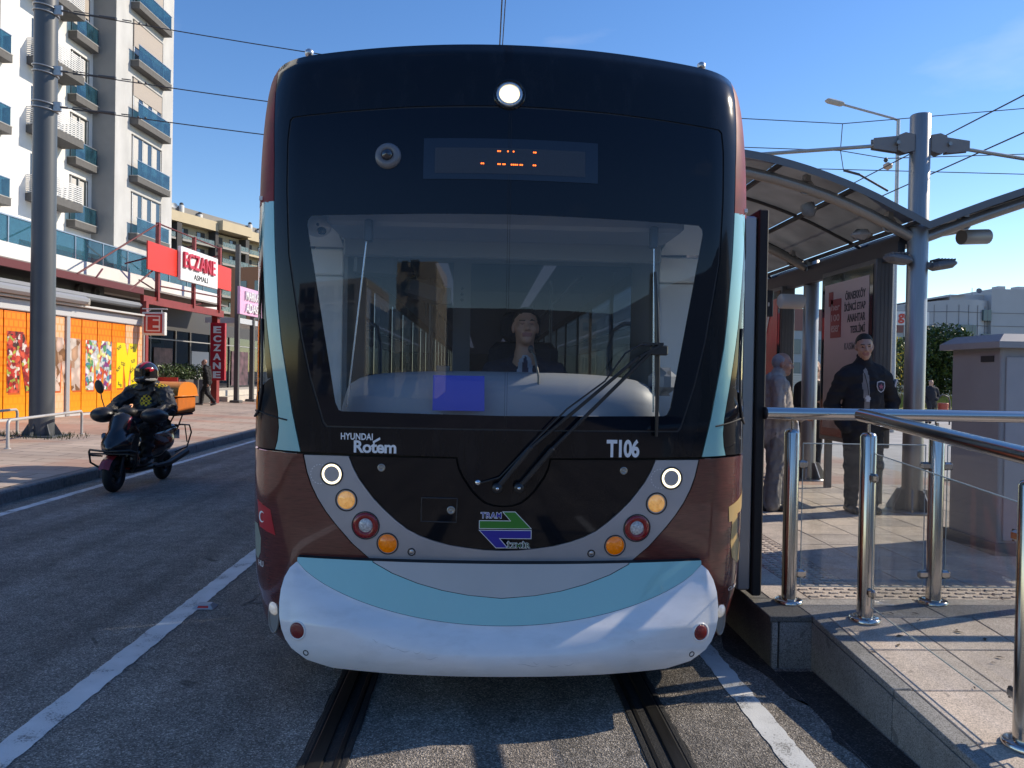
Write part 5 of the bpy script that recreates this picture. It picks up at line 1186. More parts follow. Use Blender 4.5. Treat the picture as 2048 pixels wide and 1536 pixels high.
for i, (x0, y0, x1, y1, lab) in enumerate([(-8.42, 13.85, -8.75, 17.0, 'long low grey hoop rail in front of the thick grey pole'), (-9.6, 13.1, -9.85, 16.55, 'low grey hoop rail behind the pole, cut by the photo edge')]):
    h = thing('hoop_rail', lab, 'railing', (x0, y0, SWZ(x0)), group='low hoop rails'); z = SWZ(x0); A, B_ = Vector((x0, y0, z)), Vector((x1, y1, SWZ(x1))); u = (B_ - A).normalized(); up = Vector((0, 0, 1))
    MB().tube([A - up * .02, A + up * .42, A + up * .47 + u * .02, A + up * .5 + u * .07, B_ + up * .5 - u * .07, B_ + up * .47 - u * .02, B_ + up * .42, B_ - up * .02], .028, n=10).build('tube', M_HOOP, h)
    for p in (A, B_): MB().lathe([(.055, 0), (.055, .012), (.03, .014)], p, n=14).build('foot_plate', M_HOOP, h)
gr = MB()
for i in range(260):
    a = rng.random() * 6.28; r_ = .3 + .45 * rng.random(); x, y = -9.15 + math.cos(a) * r_ * 1.2, 16.2 + math.sin(a) * r_; z = SWZ(x); h_ = .03 + .09 * rng.random(); dx, dy = rng.normal(size=2) * .03
    gr.add([(x - .008, y, z), (x + .008, y, z), (x + dx, y + dy, z + h_)], [(0, 1, 2)])
g_ = gr.build('weeds', mat('weed_green', (.06, .08, .025), .7)); tag(g_, 'small weeds and grass tufts round the foot of the grey pole', 'grass', kind='stuff')
# ------------------------------------------------------------------ right side: railings, shelter, cabinet, background
M_INOX = mat('stainless', (.52, .495, .47), .18, metal=1.0, var=.06, vscale=6, stretch=(30, 30, 1)); M_INOX_D = mat('stainless_dull', (.33, .32, .31), .38, metal=.7, var=.08, vscale=5, stretch=(20, 20, 1))
G_RAIL = glass('rail_glass', (.97, .98, .975), 1.2, haze=.012, hazecol=(.25, .27, .28))
def post(parent, x, y, z, h, r=.045, rt=None):
    b = MB().lathe([(r, .02), (r, h - .015), (r * .8, h + .005), (.001, h + .012)], (x, y, z), n=24).build('post', M_INOX, parent)
    MB().lathe([(.085, 0), (.085, .018), (.075, .024), (.05, .026)], (x, y, z - .001), n=28).build('base_flange', M_INOX, b)
    MB().lathe([(.009, h), (.009, (rt or h + .12) - .02)], (x, y, z), n=10, cap=False).build('rail_pin', M_INOX, b); return b
def clip(parent, p, d, n):
    d = Vector(d); n = Vector(n)
    return MB().box(Vector(p) + d * .03, (.07 if abs(d.x) > .5 else .03, .07 if abs(d.y) > .5 else .03, .05), bev=.012).build('glass_clip', M_INOX, parent)
r1 = thing('cross_railing', 'stainless railing with glass panes running across the platform end', 'railing', (2.7, 4.70, PZ))
for x in (1.83, 2.75, 3.67): post(r1, x, 4.70, PZ, 1.07, rt=1.15)
MB().tube([(1.66, 4.70, 1.475), (5.2, 4.70, 1.475)], .037, n=24).build('handrail', M_INOX, r1); MB().lathe([(.038, 0), (.038, .012), (.001, .012)], (1.662, 4.70, 1.475), (-1, 0, 0), 24).build('rail_end_cap', M_SEAL, r1)
for xa, xb in ((1.90, 2.68), (2.82, 3.60)):
    MB().bx(xa, xb, 4.696, 4.704, .40, 1.29).build('glass_pane', G_RAIL, r1)
    mb = MB(); e = .0035
    for (a, b_) in (((xa, .4), (xb, .4)), ((xb, .4), (xb, 1.29)), ((xb, 1.29), (xa, 1.29)), ((xa, 1.29), (xa, .4))): mb.tube([(a[0], 4.70, a[1]), (b_[0], 4.70, b_[1])], e, n=6)
    mb.build('pane_edge', mat('glass_edge', (.50, .56, .54), .2), r1)
    for z in (.48, 1.16):
        clip(r1, (xa - .03, 4.70, z), (1, 0, 0), (0, 1, 0)); clip(r1, (xb + .03, 4.70, z), (-1, 0, 0), (0, 1, 0))
r2 = thing('ramp_railing', 'stainless railing with glass panes sloping down along the ramp edge', 'railing', (2.14, 3.8, RZ(3.8)))
for y in (4.36, 3.04, 1.72): post(r2, 2.14, y, RZ(min(y, 4.41)), 1.08, rt=1.16)
MB().tube([(2.14, 4.46, RZ(4.36) + 1.185), (2.14, 4.36, RZ(4.36) + 1.18), (2.14, 1.2, RZ(1.2) + 1.18)], .037, n=24).build('handrail', M_INOX, r2)
MB().ball((2.14, 4.46, RZ(4.36) + 1.185), (.037, .02, .037)).build('rail_end_cap', M_INOX, r2)
for ya, yb in ((4.29, 3.11), (2.97, 1.79)):
    mb = MB(); mb.add([(2.136, ya, RZ(ya) + .1), (2.136, yb, RZ(yb) + .1), (2.136, yb, RZ(yb) + .98), (2.136, ya, RZ(ya) + .98), (2.144, ya, RZ(ya) + .1), (2.144, yb, RZ(yb) + .1), (2.144, yb, RZ(yb) + .98), (2.144, ya, RZ(ya) + .98)], [(0, 1, 2, 3), (7, 6, 5, 4), (0, 4, 5, 1), (1, 5, 6, 2), (2, 6, 7, 3), (3, 7, 4, 0)]).build('glass_pane', G_RAIL, r2)
    mb = MB(); P4 = [(2.14, ya, RZ(ya) + .1), (2.14, yb, RZ(yb) + .1), (2.14, yb, RZ(yb) + .98), (2.14, ya, RZ(ya) + .98)]
    for i in range(4): mb.tube([P4[i], P4[(i + 1) % 4]], .0035, n=6)
    mb.build('pane_edge', mat('glass_edge'), r2)
    for dz in (.18, .84): clip(r2, (2.14, ya + .03, RZ(ya) + dz), (0, -1, 0), (1, 0, 0)); clip(r2, (2.14, yb - .03, RZ(yb) + dz), (0, 1, 0), (1, 0, 0))

# ---- shelter: poles, curved beams, glazed roof, tie rods
sh_ = thing('platform_shelter', 'stainless tram shelter with curved butterfly roof of smoky panels on round poles', 'shelter', (4.52, 8.05, PZ))
BL = [(4.52, 3.20), (4.36, 3.28), (4.21, 3.35), (3.99, 3.46), (3.78, 3.55), (3.5, 3.655), (3.23, 3.74), (2.95, 3.815), (2.67, 3.87), (2.4, 3.905), (2.15, 3.92)]
BR = [(4.52, 3.20), (4.8, 3.31), (5.19, 3.46), (5.67, 3.63), (6.1, 3.75), (6.6, 3.85)]
def _smoky(nt, b):
    lk = nt.links.new; g = N(nt, 'ShaderNodeNewGeometry').outputs['Position']
    n = N(nt, 'ShaderNodeTexNoise', Scale=2.2, Detail=6); lk(g, n.inputs['Vector']); r = ramp(nt, n.outputs['Fac'], [(.35, (.09, .095, .10)), (.7, (.17, .175, .18))]); lk(r.outputs['Color'], b.inputs['Base Color']); b.inputs['Roughness'].default_value = .35
    t = N(nt, 'ShaderNodeBsdfTranslucent'); lk(r.outputs['Color'], t.inputs['Color']); mx = N(nt, 'ShaderNodeMixShader', Fac=.22); o = [x for x in nt.nodes if x.type == 'OUTPUT_MATERIAL'][0]
    lk(b.outputs['BSDF'], mx.inputs[1]); lk(t.outputs['BSDF'], mx.inputs[2]); lk(mx.outputs['Shader'], o.inputs['Surface'])
M_ROOFP = node_mat('smoky_roof_panel', _smoky); M_SHD = mat('shelter_dark', (.035, .037, .045), .5)
YP = [8.05, 10.6, 13.2, 15.8]
for i, y in enumerate(YP):
    pl_ = MB().lathe([(.103, 0), (.103, (4.52 if i == 0 else 3.35) - PZ), (.095, (4.53 if i == 0 else 3.36) - PZ), (.001, (4.54 if i == 0 else 3.37) - PZ)], (4.52 if i == 0 else 4.48, y, PZ), n=32).build('pole', M_INOX_D, sh_)
    for pts in (BL, BR): MB().tube([(x, y, z) for x, z in pts], .058, n=16).build('curved_beam', M_INOX_D, sh_)
    MB().lathe([(.26, 0), (.26, .02), (.1, .025)], (4.52 if i == 0 else 4.48, y, PZ), n=32).build('base_plate', M_INOX_D, pl_)
    for a in range(8):
        d = Vector((math.cos(a * math.pi / 4 + .3), math.sin(a * math.pi / 4 + .3), 0)); c = Vector((4.52 if i == 0 else 4.48, y, PZ + .02)); MB().prism([(.1, 0), (.25, 0), (.25, .03), (.15, .22), (.1, .22)], c - d.cross(Vector((0, 0, 1))) * .008, d, (0, 0, 1), .016).build('gusset', M_INOX_D, pl_)
    for x, z in ((4.20, 3.36), (5.02, 3.40), (3.3, 3.73)):
        mb = MB(); mb.tube([(x + .075 * math.cos(a), y + .0 + .075 * math.sin(a) * 0, z + .075 * math.sin(a)) for a in np.linspace(0, 2 * math.pi, 20, endpoint=False)], .012, n=6, closed=True); mb.box((x, y, z + .09), (.05, .1, .08)); mb.build('beam_clamp', M_INOX_D, sh_)
def wing(pts, x_edges, yb):
    P = [(x, z + .13) for x, z in pts]; xs_ = [p[0] for p in P]; zs_ = [p[1] for p in P]
    o = np.argsort(xs_); fx = np.array(xs_)[o]; fz = np.array(zs_)[o]; zf = lambda x: float(np.interp(x, fx, fz))
    for (y0, y1) in yb:
        for a, b_ in zip(x_edges, x_edges[1:]):
            lo, hi = min(a, b_) + .012, max(a, b_) - .012; rows = []; rows2 = []
            for x in np.linspace(lo, hi, 8): rows.append([(x, y0 + .012, zf(x)), (x, y1 - .012, zf(x))]); rows2.append([(x, y0 + .012, zf(x) + .012), (x, y1 - .012, zf(x) + .012)])
            MB().grid(rows).build('roof_panel', M_ROOFP, sh_)
        mb = MB(); xx = np.linspace(min(xs_), max(xs_), 12)
        for y in (y0,): mb.tube([(x, y, zf(x) - .012) for x in xx], .022, n=6)
        mb.build('purlin', M_SHD, sh_)
    for x in x_edges: MB().bx(x - .02, x + .02, 7.85, 16.2, zf(x) - .05, zf(x) - .006).build('purlin', M_SHD, sh_)
    mb = MB(); xx = np.linspace(min(xs_), max(xs_), 14); mb.grid([[(x, 7.83, zf(x) - .05), (x, 7.83, zf(x) + .03)] for x in xx]); mb.grid([[(x, 7.83, zf(x) + .03), (x, 7.90, zf(x) + .03)] for x in xx]); mb.build('roof_edge', mat('edge_alu', (.16, .16, .165), .45, metal=.5), sh_)
yb = [(7.85, 9.3), (9.3, 10.75), (10.75, 12.2), (12.2, 13.65), (13.65, 15.1), (15.1, 16.2)]
wing(BL, [4.42, 3.72, 2.95, 2.15], yb); wing(BR, [4.62, 5.3, 6.0, 6.6], yb)
MB().bx(4.40, 4.64, 8.2, 16.2, 3.18, 3.27).build('gutter', M_SHD, sh_); MB().bx(4.36, 4.44, 8.15, 16.2, 3.02, 3.20).build('fascia', M_SHD, sh_)
M_BRKT = mat('bracket_paint', (.24, .23, .225), .5)
for sx, x1, z1 in ((-1, 2.20, 4.02), (1, 6.5, 4.02)):
    mb = MB(); x0 = 4.52 + sx * .20; mb.tube([(x0 + sx * .16, 8.05, 4.20), (x1 + sx * -.55, 8.05, 4.06)], .020, n=10); mb.tube([(x1 + sx * -.55, 8.05, 4.06), (x1 + sx * -.30, 8.05, 4.045)], .028, n=10); mb.build('tie_rod', mat('rod_cream', (.50, .46, .40), .35, metal=.6), sh_)
    for dy in (-.05, .05):
        pp = [(0, .085), (sx * .10, .105), (sx * .17, .075), (sx * .18, -.085), (sx * .10, -.115), (0, -.085)]
        MB().prism(pp, (4.52 + sx * .09, 8.05 + dy, 4.22), (1, 0, 0), (0, 0, 1), .012).build('gusset_plate', M_BRKT, sh_)
        MB().prism([(0, .08), (sx * .25, .05), (sx * .25, -.06), (0, -.09)], (4.52 + sx * .27, 8.05 + dy * .6, 4.21), (1, 0, 0), (0, 0, 1), .01).build('clevis', M_BRKT, sh_)
    MB().lathe([(.02, -.09), (.02, .09)], (4.52 + sx * .28, 8.05, 4.21), (0, 1, 0), 12).build('pin', M_INOX_D, sh_)
    MB().box((x1 + sx * -.18, 8.05, 4.03), (.30, .10, .14), bev=.02).build('tie_bracket', M_BRKT, sh_)
    MB().tube([(x1 - sx * .25, 7.98, 4.02), (x1 - sx * .27, 7.97, 3.93), (x1 - sx * .2, 8.0, 3.86)], .012, n=6).build('cable', M_MATB, sh_)
# lamps and devices on the first pole
M_LAMPG = mat('lamp_housing', (.16, .17, .18), .5)
for sx, z in ((-1, 2.985), (1, 2.93)):
    mb = MB(); mb.box((4.52 + sx * .24, 8.0, z), (.26, .20, .09), 0, Matrix.Rotation(R(-10 * sx), 3, 'Y'), .035); q = mb.build('floodlight', M_LAMPG, sh_)
    mb = MB()
    for k in range(6): mb.box((4.52 + sx * (.16 + .035 * k), 8.0, z + .052), (.008, .17, .022))
    mb.build('cooling_fin', M_LAMPG, q); MB().box((4.52 + sx * .11, 8.02, z), (.05, .05, .06)).build('bracket', M_LAMPG, q)
MB().lathe([(.10, 0), (.10, .30), (.08, .32), (.001, .32)], (4.22, 10.3, 2.75), (-.96, -.1, 0), 20).build('loudspeaker', mat('speaker_white', (.62, .62, .61), .4), sh_)
MB().lathe([(.085, 0), (.085, .35), (.001, .36)], (5.28, 8.5, 3.33), (1, .2, .08), 16).build('loudspeaker', mat('speaker_grey', (.28, .28, .28), .4), sh_)
MB().lathe([(.075, 0), (.08, .08), (.04, .14), (.001, .15)], (3.42, 8.3, 3.60), (.2, -.3, -1), 16).build('roof_spotlight', M_LAMPG, sh_); MB().box((4.06, 8.35, 3.30), (.22, .16, .12), bev=.05).build('shelter_camera', mat('cam_grey', (.30, .30, .31), .5), sh_)
# ---- advertising panels along the back of the shelter
def advert(name, label, y0, y1, z0, z1, m, deco):
    t = thing(name, label, 'advert panel', (4.4, (y0 + y1) / 2, PZ), group='advert boards in the shelter')
    MB().bx(4.30, 4.50, y0, y1, z0, z1, bev=.01).build('case', mat('case_bronze', (.115, .11, .105), .45), t)
    for y in (y0 + .06, y1 - .06): MB().bx(4.36, 4.44, y - .03, y + .03, PZ, z0).build('leg', mat('case_bronze'), t)
    for k in range(4): MB().bx(4.31 + .045 * k, 4.318 + .045 * k, y0 - .004, y0 + .002, z0 + .02, z1 - .02).build('case_groove', M_DKFR, t)
    MB().bx(4.292, 4.299, y0 + .05, y1 - .05, z0 + .06, z1 - .06).build('glass_front', mat('advert_black', (.012, .013, .015), .06, coat=.5), t)
    MB().bx(4.288, 4.291, y0 + .13, y1 - .12, z0 + .16, z1 - .17).build('poster', m, t); deco(t); return t
def _pinkposter(nt, b):
    lk = nt.links.new; g = N(nt, 'ShaderNodeNewGeometry').outputs['Position']; n = N(nt, 'ShaderNodeTexNoise', Scale=2.5, Detail=6); lk(g, n.inputs['Vector'])
    sp = N(nt, 'ShaderNodeSeparateXYZ'); lk(g, sp.inputs['Vector']); mr = N(nt, 'ShaderNodeMapRange'); mr.inputs['From Min'].default_value = 1.1; mr.inputs['From Max'].default_value = 2.3; lk(sp.outputs['Z'], mr.inputs['Value'])
    c = ramp(nt, n.outputs['Fac'], [(.35, (.10, .085, .085)), (.65, (.34, .27, .26))]); lk(mixc(nt, mr.outputs['Result'], c.outputs['Color'], (.62, .46, .44)), b.inputs['Base Color']); b.inputs['Roughness'].default_value = .3
M_POST = node_mat('pink_poster', _pinkposter)
UX, UZ = (0, -1, 0), (0, 0, 1)      # reading direction on a face that looks towards the tram
def deco1(t):
    for i, (tx_, w) in enumerate([('ÖRNEKKÖY', .50), ('İKİNCİ ETAP', .52), ('ANAHTAR', .44), ('TESLİMİ', .36)]):
        put_text('poster_lettering', tx_, mat('print_dark', (.06, .05, .055), .5), t, (4.287, 8.68 + w, 2.66 - i * .135), UX, UZ, w, .095 if 'Ö' not in tx_ and 'İ' not in tx_ else .115, bold=.025, depth=.002)
    put_text('poster_lettering', 'KASIM 2023', mat('print_grey', (.22, .18, .18), .5), t, (4.287, 9.18, 2.06), UX, UZ, .48, .085, bold=.015, depth=.002)
    MB().bx(4.284, 4.287, 9.28, 9.56, 2.22, 2.70).build('poster_badge', mat('badge_red', (.34, .035, .04), .4), t); MB().bx(4.284, 4.287, 9.50, 9.62, 2.62, 2.80).build('poster_badge', mat('badge_red'), t)
    for i, tx_ in enumerate(['her', '100', 'eser']): put_text('badge_lettering', tx_, mat('badge_pale', (.62, .40, .38), .5), t, (4.282, 9.53, 2.56 - i * .135), UX, UZ, .22, .085, bold=.01, depth=.002)
advert('advert_board', 'bronze framed advert board with pale pink poster reading ÖRNEKKÖY behind the guard', 8.48, 9.86, .93, 3.07, M_POST, deco1)
def deco2(t):
    for i, tx_ in enumerate(['TÜM', 'BAŞLA', 'DÖNÜŞ']): put_text('poster_lettering', tx_, mat('print_dark'), t, (4.287, 12.45, 2.10 - i * .16), UX, UZ, .6, .11, bold=.02, depth=.002)
    MB().prism([(0, 0), (-.12, .26), (-.04, .26), (0, .1), (.05, .26), (.13, .26)], (4.284, 11.75, 2.40), (0, 1, 0), (0, 0, 1), -.003).build('poster_mark', M_WHITE_INK, t)
advert('advert_board', 'further advert board with red poster behind the old man', 11.2, 12.9, .93, 3.07, mat('red_poster', (.62, .05, .06), .3, var=.25, vscale=2), deco2)
inf = thing('stop_name_sign', 'dark hanging stop name sign with white letters beside the open tram door', 'sign', (3.75, 11.0, 2.8))
MB().bx(3.2, 4.1, 11.0, 11.06, 2.60, 2.98, bev=.01).build('panel', mat('sign_navy', (.04, .045, .06), .4), inf); MB().bx(3.2, 3.95, 10.993, 10.999, 2.60, 2.68).build('pink_bar', mat('sign_magenta', (.55, .10, .25), .4), inf)
put_text('lettering', 'nsağı', M_WHITE_INK, inf, (3.52, 10.998, 2.72), (1, 0, 0), (0, 0, 1), .52, .12, bold=.0, depth=.003)
for x in (3.45, 3.98): MB().tube([(x, 11.03, 2.98), (x, 11.03, 3.4)], .02, n=8).build('hanger', M_INOX_D, inf)
# ---- grey switch cabinet
cb = thing('switch_cabinet', 'tall grey metal electrical cabinet with sloping lid on the platform', 'cabinet', (4.8, 6.5, PZ))
M_CAB = mat('cabinet_grey', (.36, .355, .36), .55, var=.05, vscale=2, dirt=(.29, .28, .28), dscale=1.5, damt=.4)
MB().bx(4.06, 6.0, 6.02, 6.66, PZ, 1.98, bev=.01).build('body', M_CAB, cb)
mb = MB(); mb.add([(3.99, 5.94, 1.97), (6.1, 5.94, 1.97), (6.1, 6.74, 1.97), (3.99, 6.74, 1.97), (3.99, 5.94, 2.02), (6.1, 5.94, 2.02), (6.1, 6.74, 2.02), (3.99, 6.74, 2.02), (4.08, 6.02, 2.085), (6.0, 6.02, 2.085), (6.0, 6.66, 2.085), (4.08, 6.66, 2.085)],
    [(0, 1, 2, 3), (0, 1, 5, 4), (1, 2, 6, 5), (2, 3, 7, 6), (3, 0, 4, 7), (4, 5, 9, 8), (5, 6, 10, 9), (6, 7, 11, 10), (7, 4, 8, 11), (8, 9, 10, 11)]).build('lid', M_CAB, cb)
MB().bx(4.062, 4.064, 6.0195, 6.0196, PZ, 1.9).bx(4.10, 4.985, 6.005, 6.021, PZ + .12, 1.90, bev=.004).build('door', mat('cabinet_door', (.40, .40, .415), .5, var=.04), cb); MB().bx(4.995, 5.9, 6.005, 6.021, PZ + .12, 1.90, bev=.004).build('door', mat('cabinet_door'), cb)
MB().bx(4.052, 4.061, 6.10, 6.26, 1.86, 1.91).build('vent', M_SEAL, cb); MB().bx(4.03, 6.02, 5.99, 6.69, PZ - .01, PZ + .10).build('plinth', mat('cab_plinth', (.16, .155, .15), .8), cb)
# ---- overhead wires
M_WIRE = mat('wire_dark')
def wire(name, label, pts, r=.011, sag=0):
    t = thing(name, label, 'wire', pts[0], group='overhead tram wires'); P = []
    for a, b_ in zip(pts, pts[1:]):
        a, b_ = Vector(a), Vector(b_)
        for i in range(8): P.append(a.lerp(b_, i / 8) - Vector((0, 0, sag * 4 * (i / 8) * (1 - i / 8))))
    P.append(Vector(pts[-1])); MB().tube(P, r, n=6).build('cable', M_WIRE, t); return t
wire('contact_wire', 'pair of contact wires running up the sky above the tram roof', [(.04, 2.5, 5.75), (.10, 60, 5.75)], .009)
wire('contact_wire', 'second contact wire close beside the first above the tram roof', [(.10, 2.5, 5.95), (.02, 60, 5.75)], .007)
wire('contact_wire', 'upper diagonal contact wire of the far track crossing the sky right of the shelter pole', [(7.45, 6, 5.75), (7.45, 90, 5.75)], .012)
wire('contact_wire', 'lower diagonal contact wire of the far track crossing behind the shelter pole', [(7.45, 6, 5.22), (7.45, 90, 5.22)], .012)
wire('span_wire', 'topmost span wire with a kink where a dropper hangs, right of the tram', [(2.0, 20, 8.62), (9.28, 20, 8.47), (14.18, 20, 9.02), (20, 20, 9.7)], .012)
wire('span_wire', 'middle span wire with an insulator hanging on it, right of the tram', [(2.0, 20, 7.8), (9.23, 20, 7.76), (10.47, 20, 7.59), (20, 20, 8.15)], .012)
wire('span_wire', 'lowest span wire crossing low behind the shelter pole', [(2.0, 20, 7.25), (20, 20, 7.29)], .012)
dr = thing('wire_dropper', 'thin dropper with a short dark registration arm hanging from the span wires', 'wire fitting', (9.28, 20, 8.47))
MB().tube([(9.28, 20, 8.46), (9.24, 20, 7.77), (9.33, 20, 7.26)], .012, n=6).build('dropper', M_WIRE, dr); MB().tube([(9.33, 19.98, 7.24), (9.75, 19.98, 7.14)], .035, n=8).tube([(9.75, 19.98, 7.14), (10.53, 19.98, 6.73)], .03, n=8).build('arm', M_WIRE, dr)
ins = thing('insulator', 'small pale round insulator hanging from the middle span wire', 'insulator', (10.5, 20, 7.4))
MB().lathe([(.03, 0), (.06, .05), (.03, .12)], (10.45, 19.97, 7.48), n=10).build('cap', M_WIRE, ins); MB().lathe([(.02, 0), (.11, .05), (.12, .14), (.02, .2)], (10.51, 19.97, 7.28), n=14).build('bell', mat('porcelain', (.55, .40, .30), .3), ins)
lm = thing('street_lamp', 'thin street lamp with a long arm and flat head behind the shelter', 'street lamp', (13.5, 25, 0))
MB().lathe([(.10, 0), (.07, 6), (.055, 10.35)], (13.5, 25, 0), n=14).build('pole', M_GALV, lm); MB().tube([(13.5, 25, 10.33), (13.3, 25, 10.40), (11.6, 25, 10.80)], .04, n=8).build('arm', M_GALV, lm)
MB().box((11.35, 25, 10.86), (.62, .26, .13), 0, Matrix.Rotation(R(12), 3, 'Y'), .05).build('head', mat('lamp_head', (.42, .42, .40), .5), lm)
# fence, verge, tree, far office building
fn = thing('white_fence', 'long white horizontal slatted fence beyond the road', 'fence', (45, 74, 0))
for k in range(10): MB().beam((26, 70, .35 + .21 * k), (75, 88, .35 + .21 * k), .06, .19).build('slat', mat('fence_white', (.60, .60, .60), .6), fn)
vg = MB(); 
for i in range(5200):
    x = 16 + 34 * rng.random(); y = 44 + (x - 16) * .38 + 24 * rng.random(); h_ = .25 + .5 * rng.random(); dx = rng.normal() * .15
    vg.v += [(x - .07, y, 0.0), (x + .07, y, 0.0), (x + dx, y, h_)]; n_ = len(vg.v); vg.f.append((n_ - 3, n_ - 2, n_ - 1)); vg.m.append(int(rng.integers(0, 2))); vg.sm.append(False)
e_ = bpy.data.objects.new('verge_root', None)
me = bpy.data.meshes.new('verge_grass'); me.from_pydata(vg.v, [], vg.f); [me.materials.append(m) for m in (mat('dry_grass', (.30, .27, .06), .8), mat('green_grass', (.16, .20, .05), .8))]; me.polygons.foreach_set('material_index', vg.m); me.update()
vo = bpy.data.objects.new('verge_grass', me); COL.objects.link(vo); tag(vo, 'yellow green grass verge in front of the white fence', 'grass', kind='stuff')
sheet('verge', [(14, 44, .02), (60, 56, .02), (78, 90, .02), (14, 72, .02)], mat('verge_soil', (.22, .21, .06), .9, var=.3, vscale=1))
def tree(name, label, loc, h, crown_c, crown_r, n, size, group=None):
    t = thing(name, label, 'tree', loc, group=group); x, y, z = loc
    mb = MB(); mb.tube([(x, y, z - .1), (x + .1, y, z + h * .3), (x, y + .1, z + h * .55)], [.22, .16, .08], n=8)
    for k in range(7):
        a = k * .9; mb.tube([(x + .05, y, z + h * (.25 + .04 * k)), (x + math.cos(a) * crown_r[0] * .4, y + math.sin(a) * crown_r[1] * .4, z + h * (.5 + .05 * k))], [.08, .03], n=6)
    mb.build('trunk', mat('bark', (.06, .045, .035), .9), t); cr = MB()
    for k in range(14):
        d = rng.normal(size=3); d /= np.linalg.norm(d); c = (crown_c[0] + d[0] * crown_r[0] * .55, crown_c[1] + d[1] * crown_r[1] * .55, crown_c[2] + d[2] * crown_r[2] * .5); leaves(cr, c, (crown_r[0] * .55, crown_r[1] * .55, crown_r[2] * .5), n // 14, size)
    quick(cr, 'crown', M_LV, t); return t
tree('dense_tree', 'dense dark green tree in front of the far office building', (40, 66, 0), 6.8, (40.0, 66, 3.7), (3.9, 3.0, 3.3), 12000, .16)
tree('dense_tree', 'dark tree half hidden behind the shelter pole', (35.0, 66, 0), 6.2, (35.6, 66, 3.2), (2.9, 2.6, 2.8), 7000, .16)
sb = thing('yellow_shrub', 'tall shrub with yellow leaves between advert board and shelter pole', 'shrub', (16.4, 30, 0))
mb = MB()
for k in range(9): a = k * .7; mb.tube([(16.4, 30, 0), (16.4 + .25 * math.cos(a), 30 + .25 * math.sin(a), 1.6), (16.4 + .5 * math.cos(a), 30 + .5 * math.sin(a), 3.0 + .3 * math.sin(k))], [.02, .008, .004], n=5)
mb.build('stems', mat('twig', (.12, .09, .06), .9), sb); cr = MB(); leaves(cr, (16.4, 30, 3.0), (.6, .5, .5), 260, .07); leaves(cr, (16.4, 30, 1.8), (.55, .45, .7), 150, .06); quick(cr, 'leaves', [mat('leaf_yellow', (.65, .45, .02), .5), mat('leaf_olive', (.25, .26, .05), .5), M_LV[1]], sb)
ob = thing('far_office_building', 'pale grey far office building with curved panelled front', 'building', (98, 150, 0)); M_PAN = mat('pale_panel', (.42, .43, .46), .5, var=.06, vscale=.2); M_JNT = mat('panel_joint', (.20, .20, .22), .7); M_WBL = mat('far_window', (.10, .17, .20), .15)
mb = MB(); cpts = [(82, 156), (86, 151.5), (90, 149.2), (94, 148.2), (98, 149), (101, 150.5)]; zt = [17.2, 17.5, 18.0, 18.2, 18.3, 18.3]
mb.grid([[(x, y, 0), (x, y, z)] for (x, y), z in zip(cpts, zt)]); mb.add([(82, 156, 17.2), (82, 175, 17.2), (101, 175, 18.3), (101, 150.5, 18.3), (98, 149, 18.3), (94, 148.2, 18.2), (90, 149.2, 18.0), (86, 151.5, 17.5)], [tuple(range(8))]).build('curved_wall', M_PAN, ob)
mb = MB(); mb.bx(101, 125, 149.5, 175, 0, 20.6).bx(94, 101, 152, 175, 18, 19.6).build('block', M_PAN, ob)
mb = MB(); mb.add([(82, 156.2, 17.3), (97, 150.5, 19.6), (97, 165, 19.6), (82, 165, 17.3)], [(0, 1, 2, 3)]).build('sloping_roof', M_JNT, ob)
for k in range(6):
    z = 2.8 + 2.6 * k
    MB().tube([(x, y - .06, z) for x, y in cpts], .06, n=4).build('panel_joint', M_JNT, ob); MB().bx(101, 125, 149.42, 149.5, z - .05, z + .05).build('panel_joint', M_JNT, ob)
for x_ in np.linspace(83, 100, 9):
    y = float(np.interp(x_, [p[0] for p in cpts], [p[1] for p in cpts])) - .06; MB().tube([(x_, y, 0), (x_, y, 17.2)], .05, n=4).build('panel_joint', M_JNT, ob)
for x_, z in ((99.0, 9.4), (99.2, 14.2), (93.5, 11.0), (95.2, 11.0)):
    y = float(np.interp(x_ + 1, [p[0] for p in cpts], [p[1] for p in cpts])) - 1.0; q = MB().bx(x_, x_ + 1.6, y, y + .9, z, z + 2.2).build('window', M_WBL, ob); MB().bx(x_ + .78, x_ + .84, y - .03, y, z, z + 2.2).build('mullion', M_JNT, ob)
for x_, z in ((104, 20.6), (108, 20.6), (112, 20.6)): MB().bx(x_, x_ + 1.5, 152, 154, z, z + .9).build('roof_unit', M_PAN, ob)
mb = MB(); mb.tube([(98.6, 152, 19.6), (98.6, 152, 21.0)], .06, n=5).lathe([(.001, 0), (.35, .05), (.55, .2)], (100, 152, 20.4), (-.3, -1, .3), 14, cap=False).build('antenna', M_JNT, ob)
o2 = thing('far_red_roof_block', 'distant low building with reddish top storey seen between the shelter poles', 'building', (40, 105, 0)); MB().bx(30, 62, 105, 120, 0, 8.6).build('wall', mat('far_grey_wall', (.36, .40, .42), .6), o2); MB().bx(30, 62, 104.9, 120, 8.6, 11.6).build('top_storey', mat('far_brick', (.28, .13, .11), .8), o2)
for k in range(16):
    for j in range(2): MB().bx(30.5 + 2 * k, 31.9 + 2 * k, 104.85, 105.0, 2.2 + 3.2 * j, 4.2 + 3.2 * j).build('window', M_WBL, o2)
